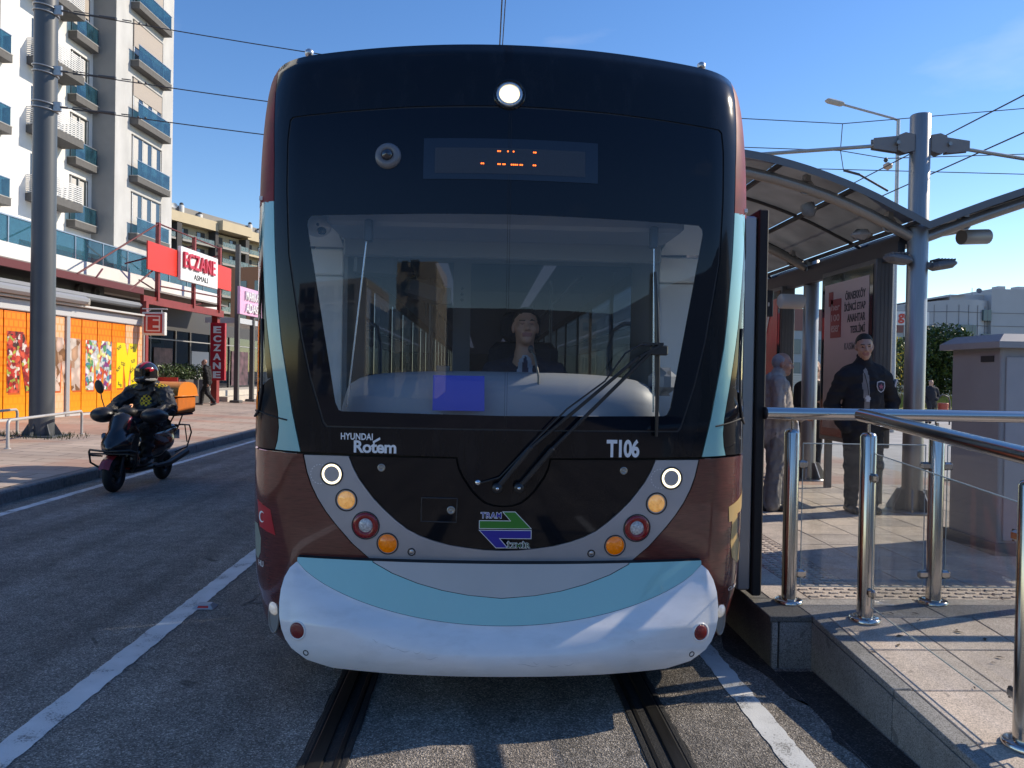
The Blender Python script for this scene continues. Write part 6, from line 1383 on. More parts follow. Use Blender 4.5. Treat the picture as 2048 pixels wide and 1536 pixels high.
bd = thing('roadside_billboard', 'small blue and white roadside board with red letters go', 'billboard', (54.5, 99, 0)); MB().bx(52.5, 58.5, 99, 99.3, 9.2, 11.0).build('panel', mat('board_white', (.7, .7, .72), .5), bd); MB().bx(52.5, 54.0, 98.95, 99, 9.3, 10.9).build('blue_field', mat('board_blue', (.08, .22, .5), .5), bd); put_text('lettering', 'go', mat('board_red', (.7, .08, .06), .5), bd, (54.3, 98.98, 9.4), (1, 0, 0), (0, 0, 1), 1.8, 1.3, bold=.03, depth=.03); MB().bx(55.2, 55.6, 99.1, 99.25, 0, 9.2).build('pole', M_GALV, bd)
bi = thing('litter_bin', 'small red litter bin in a dark hoop frame by the far verge', 'litter bin', (18.3, 30, 0)); MB().lathe([(.16, .25), (.2, .85), (.2, .88), (.18, .88)], (18.3, 30, 0), n=16).build('bucket', mat('bin_red', (.55, .10, .06), .5), bi); MB().tube([(18.02, 30, 0), (18.02, 30, .95), (18.08, 30, 1.12), (18.3, 30, 1.22), (18.52, 30, 1.12), (18.58, 30, .95), (18.58, 30, 0)], .03, n=8).build('hoop', M_DKFR, bi)
# ---- apartment blocks behind the camera, mirrored in the windscreen and the black panels; last two added to darken reflections
def block(label, x0, x1, y0, y1, h, colm, fronts, loc):
    t = thing('mirrored_block', label, 'building', loc, group='apartment blocks mirrored in the tram front'); MB().bx(x0, x1, y0, y1, 0, h).build('wall', colm, t)
    for k in range(int(h // 3)):
        z = 1 + 3 * k; x = x0 + 1.0
        while x < x1 - 2.6 and x1 - x0 < 60:
            w = MB().bx(x, x + 1.4, y1, y1 + .06, z + .6, z + 2.2).build('window', M_WGL, t)
            if fronts: b = MB().bx(x + 1.7, x + 4.3, y1, y1 + 1.1, z, z + .18).build('balcony', mat('cap_grey'), t); MB().bx(x + 1.7, x + 4.3, y1 + 1.04, y1 + 1.08, z + .18, z + 1.05).build('balustrade', M_DKFR, b); MB().bx(x + 2.0, x + 4.0, y1, y1 + .05, z + .2, z + 2.3).build('balcony_door', M_WGL, b); x += 5.2
            else: x += 2.6
    return t
block('cream apartment block with balconies mirrored left of the driver in the windscreen', -21, -12.5, -75, -60, 15, mat('cream_wall', (.58, .50, .38), .85), True, (-16, -66, 0))
block('grey apartment block mirrored low in the black nose panel', -46, -28, -76, -60, 13, M_WALLG, True, (-36, -68, 0))
block('pale apartment block mirrored at the right of the windscreen', 22, 42, -96, -78, 10, M_BEIGE, False, (30, -88, 0))
block('long low dark block added unseen behind the camera to darken windscreen reflections', -90, 90, -150, -130, 17, mat('dark_block', (.10, .10, .10), .9), False, (2, -140, 0))  # added skyline: covers the bright horizon in the reflection so the cab shows
block('grey low block added unseen to dim the sky mirrored at the right mask edge', 24, 46, -70, -4, 9, M_WALLG, False, (34, -36, 0))  # added out of view to cover horizon glow mirrored in the mask edge
# ------------------------------------------------------------------ people: one continuous surface each, grown from tapered limbs
class Body:
    """implicit body: smooth union of tapered capsules and ellipsoids on a voxel grid, skinned with surface nets"""
    def __init__(s, lo, hi, h):
        s.lo = np.array(lo, float); s.h = h; s.n = np.ceil((np.array(hi) - s.lo) / h).astype(int) + 1
        s.F = np.full(s.n, 1.0, np.float32); s.Lb = np.zeros(s.n, np.int16); s.B = np.full(s.n, 1.0, np.float32)
    def _sub(s, a, b, pad):
        i0 = np.clip(np.floor((np.minimum(a, b) - pad - s.lo) / s.h).astype(int), 0, s.n - 1); i1 = np.clip(np.ceil((np.maximum(a, b) + pad - s.lo) / s.h).astype(int) + 1, 1, s.n)
        if (i1 <= i0).any(): return None, None
        g = np.meshgrid(*[np.arange(i0[k], i1[k]) * s.h + s.lo[k] for k in range(3)], indexing='ij'); return tuple(slice(i0[k], i1[k]) for k in range(3)), np.stack(g, -1)
    def _put(s, sl, d, k, lab):
        F = s.F[sl]; k = max(k, 1e-4); h = np.clip(.5 + .5 * (F - d) / k, 0, 1); s.F[sl] = F * (1 - h) + d * h - k * h * (1 - h)
        B = s.B[sl]; m = d < B; B[m] = d[m]; L_ = s.Lb[sl]; L_[m] = lab
    def cap(s, a, b, ra, rb, lab, k=.02, squash=None):
        a, b = np.array(a, float), np.array(b, float); sl, P = s._sub(a, b, max(ra, rb) + .06 + k)
        if sl is None: return s
        ab = b - a; t = np.clip(((P - a) @ ab) / (ab @ ab + 1e-9), 0, 1); d = np.linalg.norm(P - a - t[..., None] * ab, axis=-1) - (ra + (rb - ra) * t); s._put(sl, d, k, lab); return s
    def ell(s, c, r, lab, k=.02, rot=None, clip=None):
        c = np.array(c, float); r = np.array(r, float); sl, P = s._sub(c, c, r.max() + .06 + k)
        if sl is None: return s
        Q = P - c
        if rot is not None: Q = Q @ np.array(rot)
        q = np.linalg.norm(Q / r, axis=-1); q2 = np.linalg.norm(Q / r ** 2, axis=-1) + 1e-9; d = q * (q - 1) / q2
        if clip is not None:
            for n, o in clip: d = np.maximum(d, Q @ np.array(n, float) - o)
        s._put(sl, d, k, lab); return s
    def cut(s, c, r, k=.01, rot=None):
        c = np.array(c, float); r = np.array(r, float); sl, P = s._sub(c, c, r.max() + .05 + k); Q = P - c
        if rot is not None: Q = Q @ np.array(rot)
        q = np.linalg.norm(Q / r, axis=-1); q2 = np.linalg.norm(Q / r ** 2, axis=-1) + 1e-9; d = -(q * (q - 1) / q2)
        F = s.F[sl]; h = np.clip(.5 - .5 * (F - d) / k, 0, 1); s.F[sl] = F * (1 - h) + d * h + k * h * (1 - h); return s
    def paint(s, c, r, lab, rot=None):
        c = np.array(c, float); r = np.array(r, float); sl, P = s._sub(c, c, r.max() + .02); Q = P - c
        if rot is not None: Q = Q @ np.array(rot)
        L_ = s.Lb[sl]; L_[np.linalg.norm(Q / r, axis=-1) < 1] = lab; return s
    def folds(s, labs, amp=.006, seed=1):
        """creases of cloth: ridged waves pressed into the garment's surface"""
        r = np.random.default_rng(seed); near = np.argwhere((np.abs(s.F) < .04) & np.isin(s.Lb, labs)); P = s.lo + near * s.h; w = np.zeros(len(P))
        for i in range(7):
            d = r.normal(size=3); d[2] *= 1.6; d /= np.linalg.norm(d); ln = r.uniform(.12, .30); q = np.sin((P @ d) / ln * 6.28 + r.uniform(0, 6) + 1.3 * np.sin((P @ r.normal(size=3)) * 9)); w += (1 - np.abs(q)) ** 2 * (1 if i % 2 else -1) * (ln / .15)
        s.F[tuple(near.T)] += (w * amp).astype(np.float32); return s
    def mesh(s, name, mats, parent):
        F = s.F; I = F < 0; C = [(i, j, k) for i in (0, 1) for j in (0, 1) for k in (0, 1)]; n = np.array(F.shape) - 1
        sv = lambda A, c: A[c[0]:c[0] + n[0], c[1]:c[1] + n[1], c[2]:c[2] + n[2]]
        cnt = sum(sv(I, c).astype(np.int8) for c in C); M_k = (cnt > 0) & (cnt < 8); idx = np.full(n, -1, np.int64); ci = np.argwhere(M_k); idx[M_k] = np.arange(len(ci))
        acc = np.zeros((len(ci), 3)); num = np.zeros(len(ci)); f8 = {c: F[ci[:, 0] + c[0], ci[:, 1] + c[1], ci[:, 2] + c[2]] for c in C}
        for a in C:
            for ax in range(3):
                if a[ax] == 0:
                    b = list(a); b[ax] = 1; b = tuple(b); fa, fb = f8[a], f8[b]; m = (fa < 0) != (fb < 0); t = fa / (fa - fb + 1e-12); p = np.tile(np.array(a, float), (len(ci), 1)); p[:, ax] = t; acc[m] += p[m]; num[m] += 1
        V = s.lo + (ci + acc / num[:, None]) * s.h; faces = []
        for ax in range(3):
            sh = [slice(None)] * 3; sh2 = [slice(None)] * 3; sh[ax] = slice(0, -1); sh2[ax] = slice(1, None); A, Bq = I[tuple(sh)], I[tuple(sh2)]; e = np.argwhere(A != Bq); u, v = [(1, 2), (2, 0), (0, 1)][ax]
            ok = (e[:, u] > 0) & (e[:, v] > 0) & (e[:, u] < n[u]) & (e[:, v] < n[v]); e = e[ok]; ins = A[tuple(e.T)]; q = []
            for du, dv in ((-1, -1), (0, -1), (0, 0), (-1, 0)): w = e.copy(); w[:, u] += du; w[:, v] += dv; q.append(idx[tuple(w.T)])
            q = np.stack(q, 1); q[~ins] = q[~ins][:, ::-1]; faces.append(q)
        faces = np.concatenate(faces); faces = faces[(faces >= 0).all(1)]
        # light smoothing
        for _ in range(2):
            S_ = np.zeros_like(V); c_ = np.zeros(len(V))
            for i in range(4): np.add.at(S_, faces[:, i], V[faces[:, (i + 1) % 4]]); np.add.at(c_, faces[:, i], 1)
            V = V * .5 + .5 * S_ / np.maximum(c_, 1)[:, None]
        ctr = V[faces].mean(1); gi = np.clip(np.round((ctr - s.lo) / s.h).astype(int), 0, np.array(F.shape) - 1); lab = s.Lb[tuple(gi.T)]
        if parent is not None: Mx = np.array(root_inv(parent)); V = V @ Mx[:3, :3].T + Mx[:3, 3]
        me = bpy.data.meshes.new(name); me.from_pydata(V.tolist(), [], faces.tolist()); [me.materials.append(m) for m in mats]
        me.polygons.foreach_set('material_index', lab.astype(np.int32)); me.polygons.foreach_set('use_smooth', [True] * len(faces)); me.update(); o = bpy.data.objects.new(name, me); COL.objects.link(o)
        if parent is not None: o.parent = parent
        return o
def basis(yaw, pitch=0, roll=0):
    """columns: right, forward, up of a head or torso; yaw 0 looks along -y (to the camera)"""
    m = Matrix.Rotation(yaw + math.pi, 3, 'Z') @ Matrix.Rotation(pitch, 3, 'X') @ Matrix.Rotation(roll, 3, 'Y'); return np.array(m)
def head(B, c, Rm, sk, hair, dark, lip, style='short', sc=1.0, brow=None):
    brow = hair if brow is None else brow
    T_ = lambda p: np.array(c) + Rm @ (np.array(p) * sc); E_ = lambda p, r, l, k=.02, clip=None: B.ell(T_(p), np.array(r) * sc, l, k, Rm, clip)
    E_((0, -.012, .028), (.073, .092, .088), sk); E_((0, .020, -.045), (.056, .066, .072), sk, .03); E_((0, .060, -.096), (.026, .024, .022), sk, .03)
    for sx in (-1, 1): E_((sx * .038, .054, -.026), (.026, .026, .024), sk, .025)
    B.cap(T_((-.036, .077, .020)), T_((.036, .077, .020)), .015 * sc, .015 * sc, sk, .02)
    for sx in (-1, 1): B.cut(T_((sx * .031, .099, .002)), np.array((.017, .018, .011)) * sc, .012, Rm)
    B.cap(T_((0, .086, .010)), T_((0, .106, -.030)), .009 * sc, .013 * sc, sk, .012); 
    for sx in (-1, 1): E_((sx * .012, .094, -.036), (.010, .012, .009), sk, .008)
    B.cap(T_((-.022, .082, -.064)), T_((.022, .082, -.064)), .009 * sc, .009 * sc, lip, .008)
    for sx in (-1, 1): E_((sx * .076, -.004, -.010), (.011, .020, .033), sk, .006)
    B.cap(T_((0, -.022, -.06)), T_((0, -.038, -.20)), .054 * sc, .060 * sc, sk, .03)
    if style == 'short': E_((0, -.016, .036), (.079, .099, .092), hair, .004, [((0, 1.0, -.75), .050 * sc), ((0, .9, -1), .050 * sc), ((.45, 1, -.75), .062 * sc), ((-.45, 1, -.75), .062 * sc)])
    elif style == 'receding': E_((0, -.020, .018), (.079, .097, .094), hair, .004, [((0, 1.0, -.30), .030 * sc), ((0, .4, -1), .072 * sc), ((0, .9, .45), .066 * sc)])
    elif style == 'long': E_((0, -.022, .030), (.084, .105, .098), hair, .004, [((0, 1.0, -.3), .044 * sc)]); E_((0, -.055, -.09), (.085, .05, .13), hair, .03)
    for sx in (-1, 1):
        B.paint(T_((sx * .033, .092, .024)), np.array((.021, .014, .0055)) * sc, brow, Rm); B.paint(T_((sx * .031, .086, .001)), np.array((.015, .016, .0060)) * sc, dark, Rm)
    B.paint(T_((0, .09, -.066)), np.array((.025, .02, .0075)) * sc, lip, Rm)
def hand(B, w, d, up, sk, side=1, curl=.5, sc=1.0):
    """palm at wrist w pointing along d, back of the hand facing up; five bent fingers"""
    w, d, up = np.array(w, float), np.array(d, float), np.array(up, float); d /= np.linalg.norm(d); up = up - d * (up @ d); up /= np.linalg.norm(up) + 1e-9; x = np.cross(d, up) * side
    B.cap(w, w + d * .075 * sc, .024 * sc, .030 * sc, sk, .015)
    for i, l in enumerate((.072, .082, .076, .058)):
        o = w + d * .085 * sc + x * (.030 - .020 * i) * sc; m = o + (d * (1 - curl * .3) - up * curl * .5) * l * .5 * sc; e = m + (d * (1 - curl) - up * curl) * l * .5 * sc; B.cap(o, m, .0095 * sc, .009 * sc, sk, .004); B.cap(m, e, .009 * sc, .0075 * sc, sk, .004)
    o = w + d * .03 * sc + x * .03 * sc; m = o + (d * .6 + x * .7) * .04 * sc; B.cap(o, m, .012 * sc, .010 * sc, sk, .006); B.cap(m, m + (d * .9 - up * .3) * .032 * sc, .010 * sc, .008 * sc, sk, .005)
def limb(B, a, b, c, r, lab, k=.03):
    B.cap(a, b, r[0], r[1], lab, k); B.cap(b, c, r[1], r[2], lab, k)
M_SKIN = mat('skin', (.50, .29, .21), .5, var=.06, vscale=40, sss=.15); M_SKIN2 = mat('skin_ruddy', (.46, .24, .17), .5, var=.10, vscale=40, sss=.15); M_LIP = mat('lip', (.36, .15, .13), .5); M_EYE = mat('eye_dark', (.05, .035, .03), .3); M_HAIRD = mat('hair_dark', (.018, .014, .012), .6, bump=.5, bscale=300); M_HAIRG = mat('hair_grey', (.33, .33, .34), .7, bump=.5, bscale=300)
def cloth(name, col, rough=.85): return mat(name, col, rough, var=.16, vscale=14, bump=.9, bscale=16)
# ---- tram driver
def v(*a): return np.array(a, float)
dv = thing('person', 'tram driver in dark jacket, shirt and tie sitting behind the windscreen with eyes lowered', 'person', (.16, 4.85, 1.25))
B = Body((-.22, 4.45, 1.22), (.60, 5.15, 2.2), .0065); hc = v(.165, 4.80, 1.985)
B.ell((.17, 4.88, 1.50), (.20, .125, .32), 3, .04); B.cap((-.01, 4.88, 1.69), (.35, 4.88, 1.69), .085, .085, 3, .05); B.cap((.17, 4.86, 1.72), (.165, 4.84, 1.80), .085, .065, 3, .03)
limb(B, (-.03, 4.87, 1.66), (-.10, 4.78, 1.42), (-.02, 4.58, 1.33), (.068, .055, .045), 3); limb(B, (.37, 4.87, 1.66), (.44, 4.78, 1.42), (.36, 4.58, 1.33), (.068, .055, .045), 3)
head(B, hc, basis(R(4), R(8)), 0, 1, 5, 4, 'short', 1.0); B.paint((.165, 4.76, 1.70), (.05, .09, .11), 6); B.paint((.165, 4.74, 1.66), (.022, .10, .14), 7); hand(B, (-.02, 4.58, 1.33), (.2, -.8, -.1), (0, 0, 1), 0, 1); hand(B, (.36, 4.58, 1.33), (-.2, -.8, -.1), (0, 0, 1), 0, -1)
B.folds([3], .004, 3).mesh('body', [M_SKIN, M_HAIRD, M_HAIRD, cloth('driver_jacket', (.02, .025, .045)), M_LIP, mat('eyelid', (.30, .16, .12), .5), cloth('driver_shirt', (.35, .42, .52)), cloth('driver_tie', (.04, .05, .10))], dv)
# ---- old man in grey beside the shelter pole
om = thing('person', 'old man with grey hair in taupe jacket and grey trousers, turned to the guard', 'person', (3.07, 8.1, PZ))
B = Body((2.70, 7.70, .28), (3.50, 8.45, 2.05), .0085); x, y, z = 3.03, 8.08, PZ; Rh = basis(R(66), R(-4)); hc = v(3.10, 8.08, 1.855)
B.ell((x - .01, y, z + 1.12), (.18, .185, .34), 2, .04); B.cap((x + .02, y, z + .98), (x + .03, y, z + .80), .19, .20, 2, .03); B.cap((x - .03, y - .15, z + 1.35), (x - .03, y + .15, z + 1.35), .085, .085, 2, .06); B.cap((x - .02, y, z + 1.38), (x + .02, y, z + 1.45), .085, .072, 2, .02)
limb(B, (x - .04, y - .20, z + 1.34), (x - .07, y - .25, z + 1.05), (x + .22, y - .16, z + 1.00), (.080, .066, .050), 2, .014); limb(B, (x - .03, y + .19, z + 1.33), (x + .0, y + .22, z + 1.04), (x + .22, y + .06, z + .99), (.078, .064, .05), 2, .014)
hand(B, (x + .23, y - .12, z + .99), (.9, .35, .02), (0, 0, 1), 0, 1, .7); hand(B, (x + .24, y + .04, z + .99), (.9, -.2, .02), (0, 0, 1), 0, -1, .7)
limb(B, (x - .01, y - .08, z + .82), (x - .03, y - .10, z + .46), (x - .07, y - .11, z + .07), (.110, .090, .088), 3, .012); limb(B, (x + .02, y + .08, z + .82), (x + .08, y + .10, z + .46), (x + .10, y + .12, z + .07), (.110, .090, .088), 3, .012)
for dx, dy in ((-.07, -.11), (.09, .12)): B.cap((x + dx - .05, y + dy, z + .038), (x + dx + .17, y + dy - .02, z + .034), .045, .04, 4, .008)
head(B, hc, Rh, 0, 1, 5, 6, 'receding', 1.0); B.folds([2, 3], .0045, 4).mesh('body', [M_SKIN2, M_HAIRG, cloth('taupe_jacket', (.36, .32, .29)), cloth('grey_trousers', (.22, .21, .20)), mat('shoe_black', (.012, .012, .013), .4), M_EYE, M_LIP], om)
# ---- guard with badge
gd = thing('person', 'security guard in black jacket with star badge, hands in pockets, looking left', 'person', (4.02, 7.95, PZ))
B = Body((3.50, 7.55, .28), (4.50, 8.40, 2.26), .009); x, y, z = 3.93, 7.98, PZ; hc = v(3.90, 7.92, 2.05)
B.ell((x, y, z + 1.18), (.215, .145, .36), 2, .05); B.ell((x, y, z + .92), (.205, .145, .16), 2, .05); B.cap((x - .17, y, z + 1.45), (x + .17, y, z + 1.45), .094, .094, 2, .09); B.cap((x, y, z + 1.50), (x - .015, y - .025, z + 1.615), .095, .076, 2, .02); B.ell((x, y, z + 1.53), (.15, .08, .06), 2, .06)
limb(B, (x - .215, y, z + 1.42), (x - .30, y + .09, z + 1.13), (x - .215, y - .06, z + .90), (.088, .074, .062), 2, .016); limb(B, (x + .215, y, z + 1.42), (x + .37, y + .10, z + 1.17), (x + .22, y - .07, z + .93), (.088, .076, .062), 2, .016)
limb(B, (x - .10, y, z + .90), (x - .11, y - .03, z + .50), (x - .11, y, z + .09), (.115, .085, .065), 3); limb(B, (x + .10, y, z + .90), (x + .12, y - .03, z + .50), (x + .12, y + .01, z + .09), (.115, .085, .065), 3)
for dx in (-.11, .12): B.cap((x + dx, y + .06, z + .04), (x + dx - .02, y - .16, z + .035), .048, .042, 4, .01)
head(B, hc, basis(R(-16), R(-7), R(3)), 0, 1, 5, 6, 'short', 1.08); B.paint((x - .035, y - .13, z + 1.34), (.036, .10, .19), 7); B.paint((x - .03, y - .13, z + 1.12), (.026, .10, .18), 7); B.paint((x - .02, y - .14, z + 1.205), (.024, .10, .035), 8)
B.folds([2, 3], .0035, 5).mesh('body', [M_SKIN, M_HAIRD, cloth('guard_jacket', (.012, .014, .020)), cloth('guard_trousers', (.010, .011, .014)), mat('shoe_black'), M_EYE, M_LIP, cloth('guard_shirt', (.25, .24, .235)), mat('id_card', (.6, .62, .65), .4)], gd)
bx_, by_, bz_ = x + .115, y - .135, z + 1.33; sp_ = [(-.042, .05), (0, .062), (.042, .05), (.046, .0), (.030, -.042), (0, -.062), (-.030, -.042), (-.046, .0)]
q = MB().prism(sp_, (bx_, by_, bz_), (1, .12, 0), (0, .05, 1), .006).build('badge', mat('badge_white', (.62, .64, .68), .4), gd)
MB().prism([(p[0] * .82, p[1] * .82) for p in sp_], (bx_, by_ - .007, bz_), (1, .12, 0), (0, .05, 1), .002).build('badge_field', mat('badge_navy', (.02, .025, .05), .5), q)
st5 = [(math.sin(k * math.pi / 5) * (.032 if k % 2 == 0 else .014), math.cos(k * math.pi / 5) * (.032 if k % 2 == 0 else .014)) for k in range(10)]
MB().prism(st5, (bx_, by_ - .010, bz_), (1, .12, 0), (0, .05, 1), .002).build('badge_star', mat('badge_pink', (.45, .12, .18), .5), q)
MB().box((x + .335, y + .0, z + 1.37), (.02, .07, .09), 0, Matrix.Rotation(R(14), 3, 'Y'), .004).build('sleeve_patch', mat('badge_white'), gd)
MB().tube([(x - .05, y - .115, z + 1.47), (x - .035, y - .152, z + 1.35), (x - .02, y - .158, z + 1.24)], .004, n=6).build('lanyard', mat('print_black'), gd)
# ---- woman half hidden behind the second pole, far walker behind the first
wm = thing('person', 'woman with brown hair in black, half hidden behind the shelter pole next to the guard', 'person', (4.68, 11.0, PZ))
B = Body((4.30, 10.62, .28), (5.06, 11.35, 2.0), .014); x, y, z = 4.70, 11.0, PZ
B.ell((x, y, z + 1.08), (.19, .13, .32), 2, .05); B.cap((x - .15, y, z + 1.30), (x + .15, y, z + 1.30), .08, .08, 2, .06); B.ell((x, y, z + .80), (.18, .14, .18), 2, .05); limb(B, (x + .2, y, z + 1.28), (x + .24, y - .05, z + 1.02), (x + .10, y - .20, z + 1.05), (.07, .058, .045), 2); limb(B, (x - .2, y, z + 1.28), (x - .24, y - .03, z + 1.02), (x - .08, y - .2, z + .98), (.07, .058, .045), 2); hand(B, (x + .10, y - .20, z + 1.05), (-.8, -.2, .3), (0, 0, 1), 0, 1)
limb(B, (x - .08, y, z + .76), (x - .08, y, z + .44), (x - .08, y, z + .08), (.10, .075, .055), 3); limb(B, (x + .08, y, z + .76), (x + .08, y, z + .44), (x + .08, y, z + .08), (.10, .075, .055), 3)
for dx in (-.08, .08): B.cap((x + dx, y + .04, z + .04), (x + dx, y - .15, z + .035), .042, .038, 3, .01)
head(B, (x + .02, y - .02, z + 1.56), basis(R(-20)), 0, 1, 4, 0, 'long', .95); B.mesh('body', [M_SKIN, mat('hair_brown', (.14, .055, .03), .6), cloth('black_coat', (.012, .012, .014)), cloth('black_legs', (.012, .012, .014)), M_EYE], wm)
hb = thing('handbag', 'red handbag hanging beside the second shelter pole', 'handbag', (4.62, 9.8, PZ + .6)); MB().box((4.66, 10.35, 1.18), (.10, .22, .26), bev=.03).build('bag', mat('bag_red', (.55, .02, .03), .4), hb); MB().tube([(4.66, 10.27, 1.30), (4.66, 10.32, 1.50), (4.66, 10.40, 1.50), (4.66, 10.45, 1.30)], .010, n=6).build('strap', mat('bag_red'), hb)
fw_ = thing('person', 'walker in dark clothes far behind the first shelter pole', 'person', (17.9, 30, 0)); B = Body((17.4, 29.5, -.02), (18.4, 30.5, 1.85), .03); x, y, z = 17.8, 30, 0
B.ell((x, y, 1.2), (.22, .16, .36), 2, .05); B.cap((x - .17, y, 1.44), (x + .17, y, 1.44), .09, .09, 2, .06); limb(B, (x + .22, y, 1.42), (x + .34, y + .05, 1.14), (x + .18, y - .12, 1.0), (.08, .065, .05), 2); limb(B, (x - .22, y, 1.42), (x - .3, y, 1.14), (x - .25, y - .1, .9), (.08, .065, .05), 2); limb(B, (x - .09, y, .9), (x - .08, y - .1, .5), (x - .1, y + .1, .08), (.11, .08, .06), 3); limb(B, (x + .09, y, .9), (x + .1, y + .08, .5), (x + .1, y + .2, .08), (.11, .08, .06), 3); B.ell((x, y, 1.68), (.08, .10, .12), 0, .02); B.cap((x, y, 1.5), (x, y, 1.62), .06, .055, 0, .02); B.mesh('body', [M_SKIN, M_HAIRD, cloth('walker_coat', (.02, .022, .03)), cloth('walker_legs', (.03, .03, .035))], fw_)
# ---- pedestrian by the planter, mid-stride to the left
PX, PY = -10.75, 30.2; PZ_ = SWZ(PX) + .0
pd = thing('person', 'bald man in black jacket and trousers walking left past the planter', 'person', (PX, PY, PZ_))
B = Body((PX - .65, PY - .45, PZ_ - .03), (PX + .65, PY + .45, PZ_ + 1.85), .012); x, y, z = PX, PY, PZ_
B.ell((x + .02, y, z + 1.16), (.165, .20, .34), 2, .05); B.ell((x + .03, y, z + .90), (.165, .19, .16), 2, .05); B.cap((x, y - .16, z + 1.41), (x, y + .16, z + 1.41), .09, .09, 2, .06); B.cap((x - .0, y, z + 1.45), (x - .05, y, z + 1.52), .085, .07, 2, .02); B.ell((x + .09, y, z + 1.47), (.06, .12, .06), 2, .03)
limb(B, (x + .02, y - .21, z + 1.39), (x + .12, y - .24, z + 1.10), (x + .15, y - .23, z + .86), (.08, .066, .052), 2); limb(B, (x + .02, y + .21, z + 1.39), (x + .02, y + .24, z + 1.10), (x - .16, y + .22, z + .92), (.08, .066, .052), 2); hand(B, (x + .15, y - .23, z + .85), (-.1, 0, -1), (.9, -.3, 0), 0, 1, .5); hand(B, (x - .16, y + .22, z + .91), (-.3, 0, -1), (-.9, .3, 0), 0, 1, .5)
limb(B, (x, y - .08, z + .88), (x + .06, y - .10, z + .48), (x + .34, y - .10, z + .14), (.11, .082, .06), 3); limb(B, (x, y + .08, z + .88), (x - .18, y + .09, z + .50), (x - .22, y + .10, z + .09), (.11, .082, .06), 3)
B.cap((x + .38, y - .10, z + .08), (x + .22, y - .10, z + .035), .045, .042, 4, .01); B.cap((x - .20, y + .10, z + .045), (x - .42, y + .10, z + .05), .045, .04, 4, .01)
head(B, (x - .10, y, z + 1.665), basis(R(-82), R(14)), 0, 0, 5, 6, 'bald', 1.0, brow=1); B.folds([2, 3], .005, 6).mesh('body', [M_SKIN2, M_HAIRD, cloth('black_jacket', (.014, .014, .015)), cloth('black_trousers', (.012, .012, .014)), mat('shoe_grey', (.12, .11, .11), .6), M_EYE, M_LIP], pd)
# ------------------------------------------------------------------ delivery scooter and its rider (local frame: +y = forward)
SCL = (-5.02, 11.3, 0); SCR = R(175.0); SM = Matrix.Translation(SCL) @ Matrix.Rotation(SCR, 4, 'Z')
class SB(MB):
    def build(s, name, m, parent): return super().build(name, m, parent, local=True)
sc = thing('delivery_scooter', 'black delivery scooter with orange top box riding along the road', 'scooter', SCL, SCR)
M_TYRE = mat('tyre', (.012, .012, .012), .8, bump=.4, bscale=150); M_FAIR = mat('black_fairing', (.012, .012, .014), .22, coat=.4, var=.1); M_PLB = mat('black_plastic', (.016, .016, .017), .55); M_RIM = mat('rim_dark', (.05, .05, .052), .4, metal=.6); M_SRED = mat('scooter_red', (.25, .012, .015), .25, coat=.5); M_BAR = mat('bar_black', (.012, .012, .013), .35)
def wheel(name, y, r, w):
    t = SB(); prof = []
    for a in np.linspace(0, 2 * math.pi, 20): prof.append((r - w * .55 + math.sin(a) * w * .55 * 1.0, math.cos(a) * w * .5))
    t.lathe(prof, (0, y, r), (1, 0, 0), 40, cap=False); o = t.build(name, M_TYRE, sc)
    m = SB(); m.lathe([(r - w * 1.0, -w * .38), (r - w * 1.25, -w * .2), (r - w * 1.25, w * .2), (r - w * 1.0, w * .38)], (0, y, r), (1, 0, 0), 32, cap=False); m.lathe([(.045, -.05), (.045, .05)], (0, y, r), (1, 0, 0), 16)
    for k in range(5): a = k * 2 * math.pi / 5; m.beam((0, y + .03 * math.cos(a), r + .03 * math.sin(a)), (0, y + (r - w * 1.15) * math.cos(a), r + (r - w * 1.15) * math.sin(a)), .03, .028)
    m.build('rim', M_RIM, o); SB().lathe([(.10, .055), (.10, .06), (.04, .06)], (0, y, r), (1, 0, 0), 24, cap=False).build('brake_disc', M_ALU, o); return o
wheel('front_wheel', .66, .235, .115); wheel('rear_wheel', -.66, .225, .125)
for sx in (-1, 1): SB().tube([(sx * .085, .66, .235), (sx * .085, .58, .50), (sx * .06, .50, .72)], [.022, .026, .026], n=10).build('fork_leg', M_PLB, sc)
rows = []
for a in np.linspace(R(20), R(175), 16): rows.append([(x_, .66 + .27 * math.cos(a), .235 + .27 * math.sin(a) + (.02 - abs(x_) * .3)) for x_ in np.linspace(-.075, .075, 7)])
fd = SB().grid(rows).build('front_fender', M_SRED, sc)
def sdf_part(name, lo, hi, h, fn, mats, parent):
    B = Body(lo, hi, h); fn(B); me_parent = parent; o = B.mesh(name, mats, None); o.parent = parent; return o
def f_front(B):      # nose shield: tall, narrow at the bottom, flaring
    B.cap((0, .50, .95), (0, .62, .62), .115, .15, 0, .08); B.ell((0, .60, .64), (.20, .16, .16), 0, .08); B.ell((0, .47, .86), (.19, .11, .20), 0, .08); B.cap((-.16, .40, .80), (-.12, .42, .42), .05, .06, 0, .08); B.cap((.16, .40, .80), (.12, .42, .42), .05, .06, 0, .08); B.ell((0, .72, .60), (.07, .10, .06), 0, .06); B.cap((-.10, .38, .40), (.10, .38, .40), .10, .10, 0, .06)
    for sx in (-1, 1): B.paint((sx * .14, .50, .93), (.016, .2, .10), 1)
sdf_part('nose_fairing', (-.4, .1, .2), (.4, .95, 1.2), .012, f_front, [M_FAIR, M_SRED], sc)
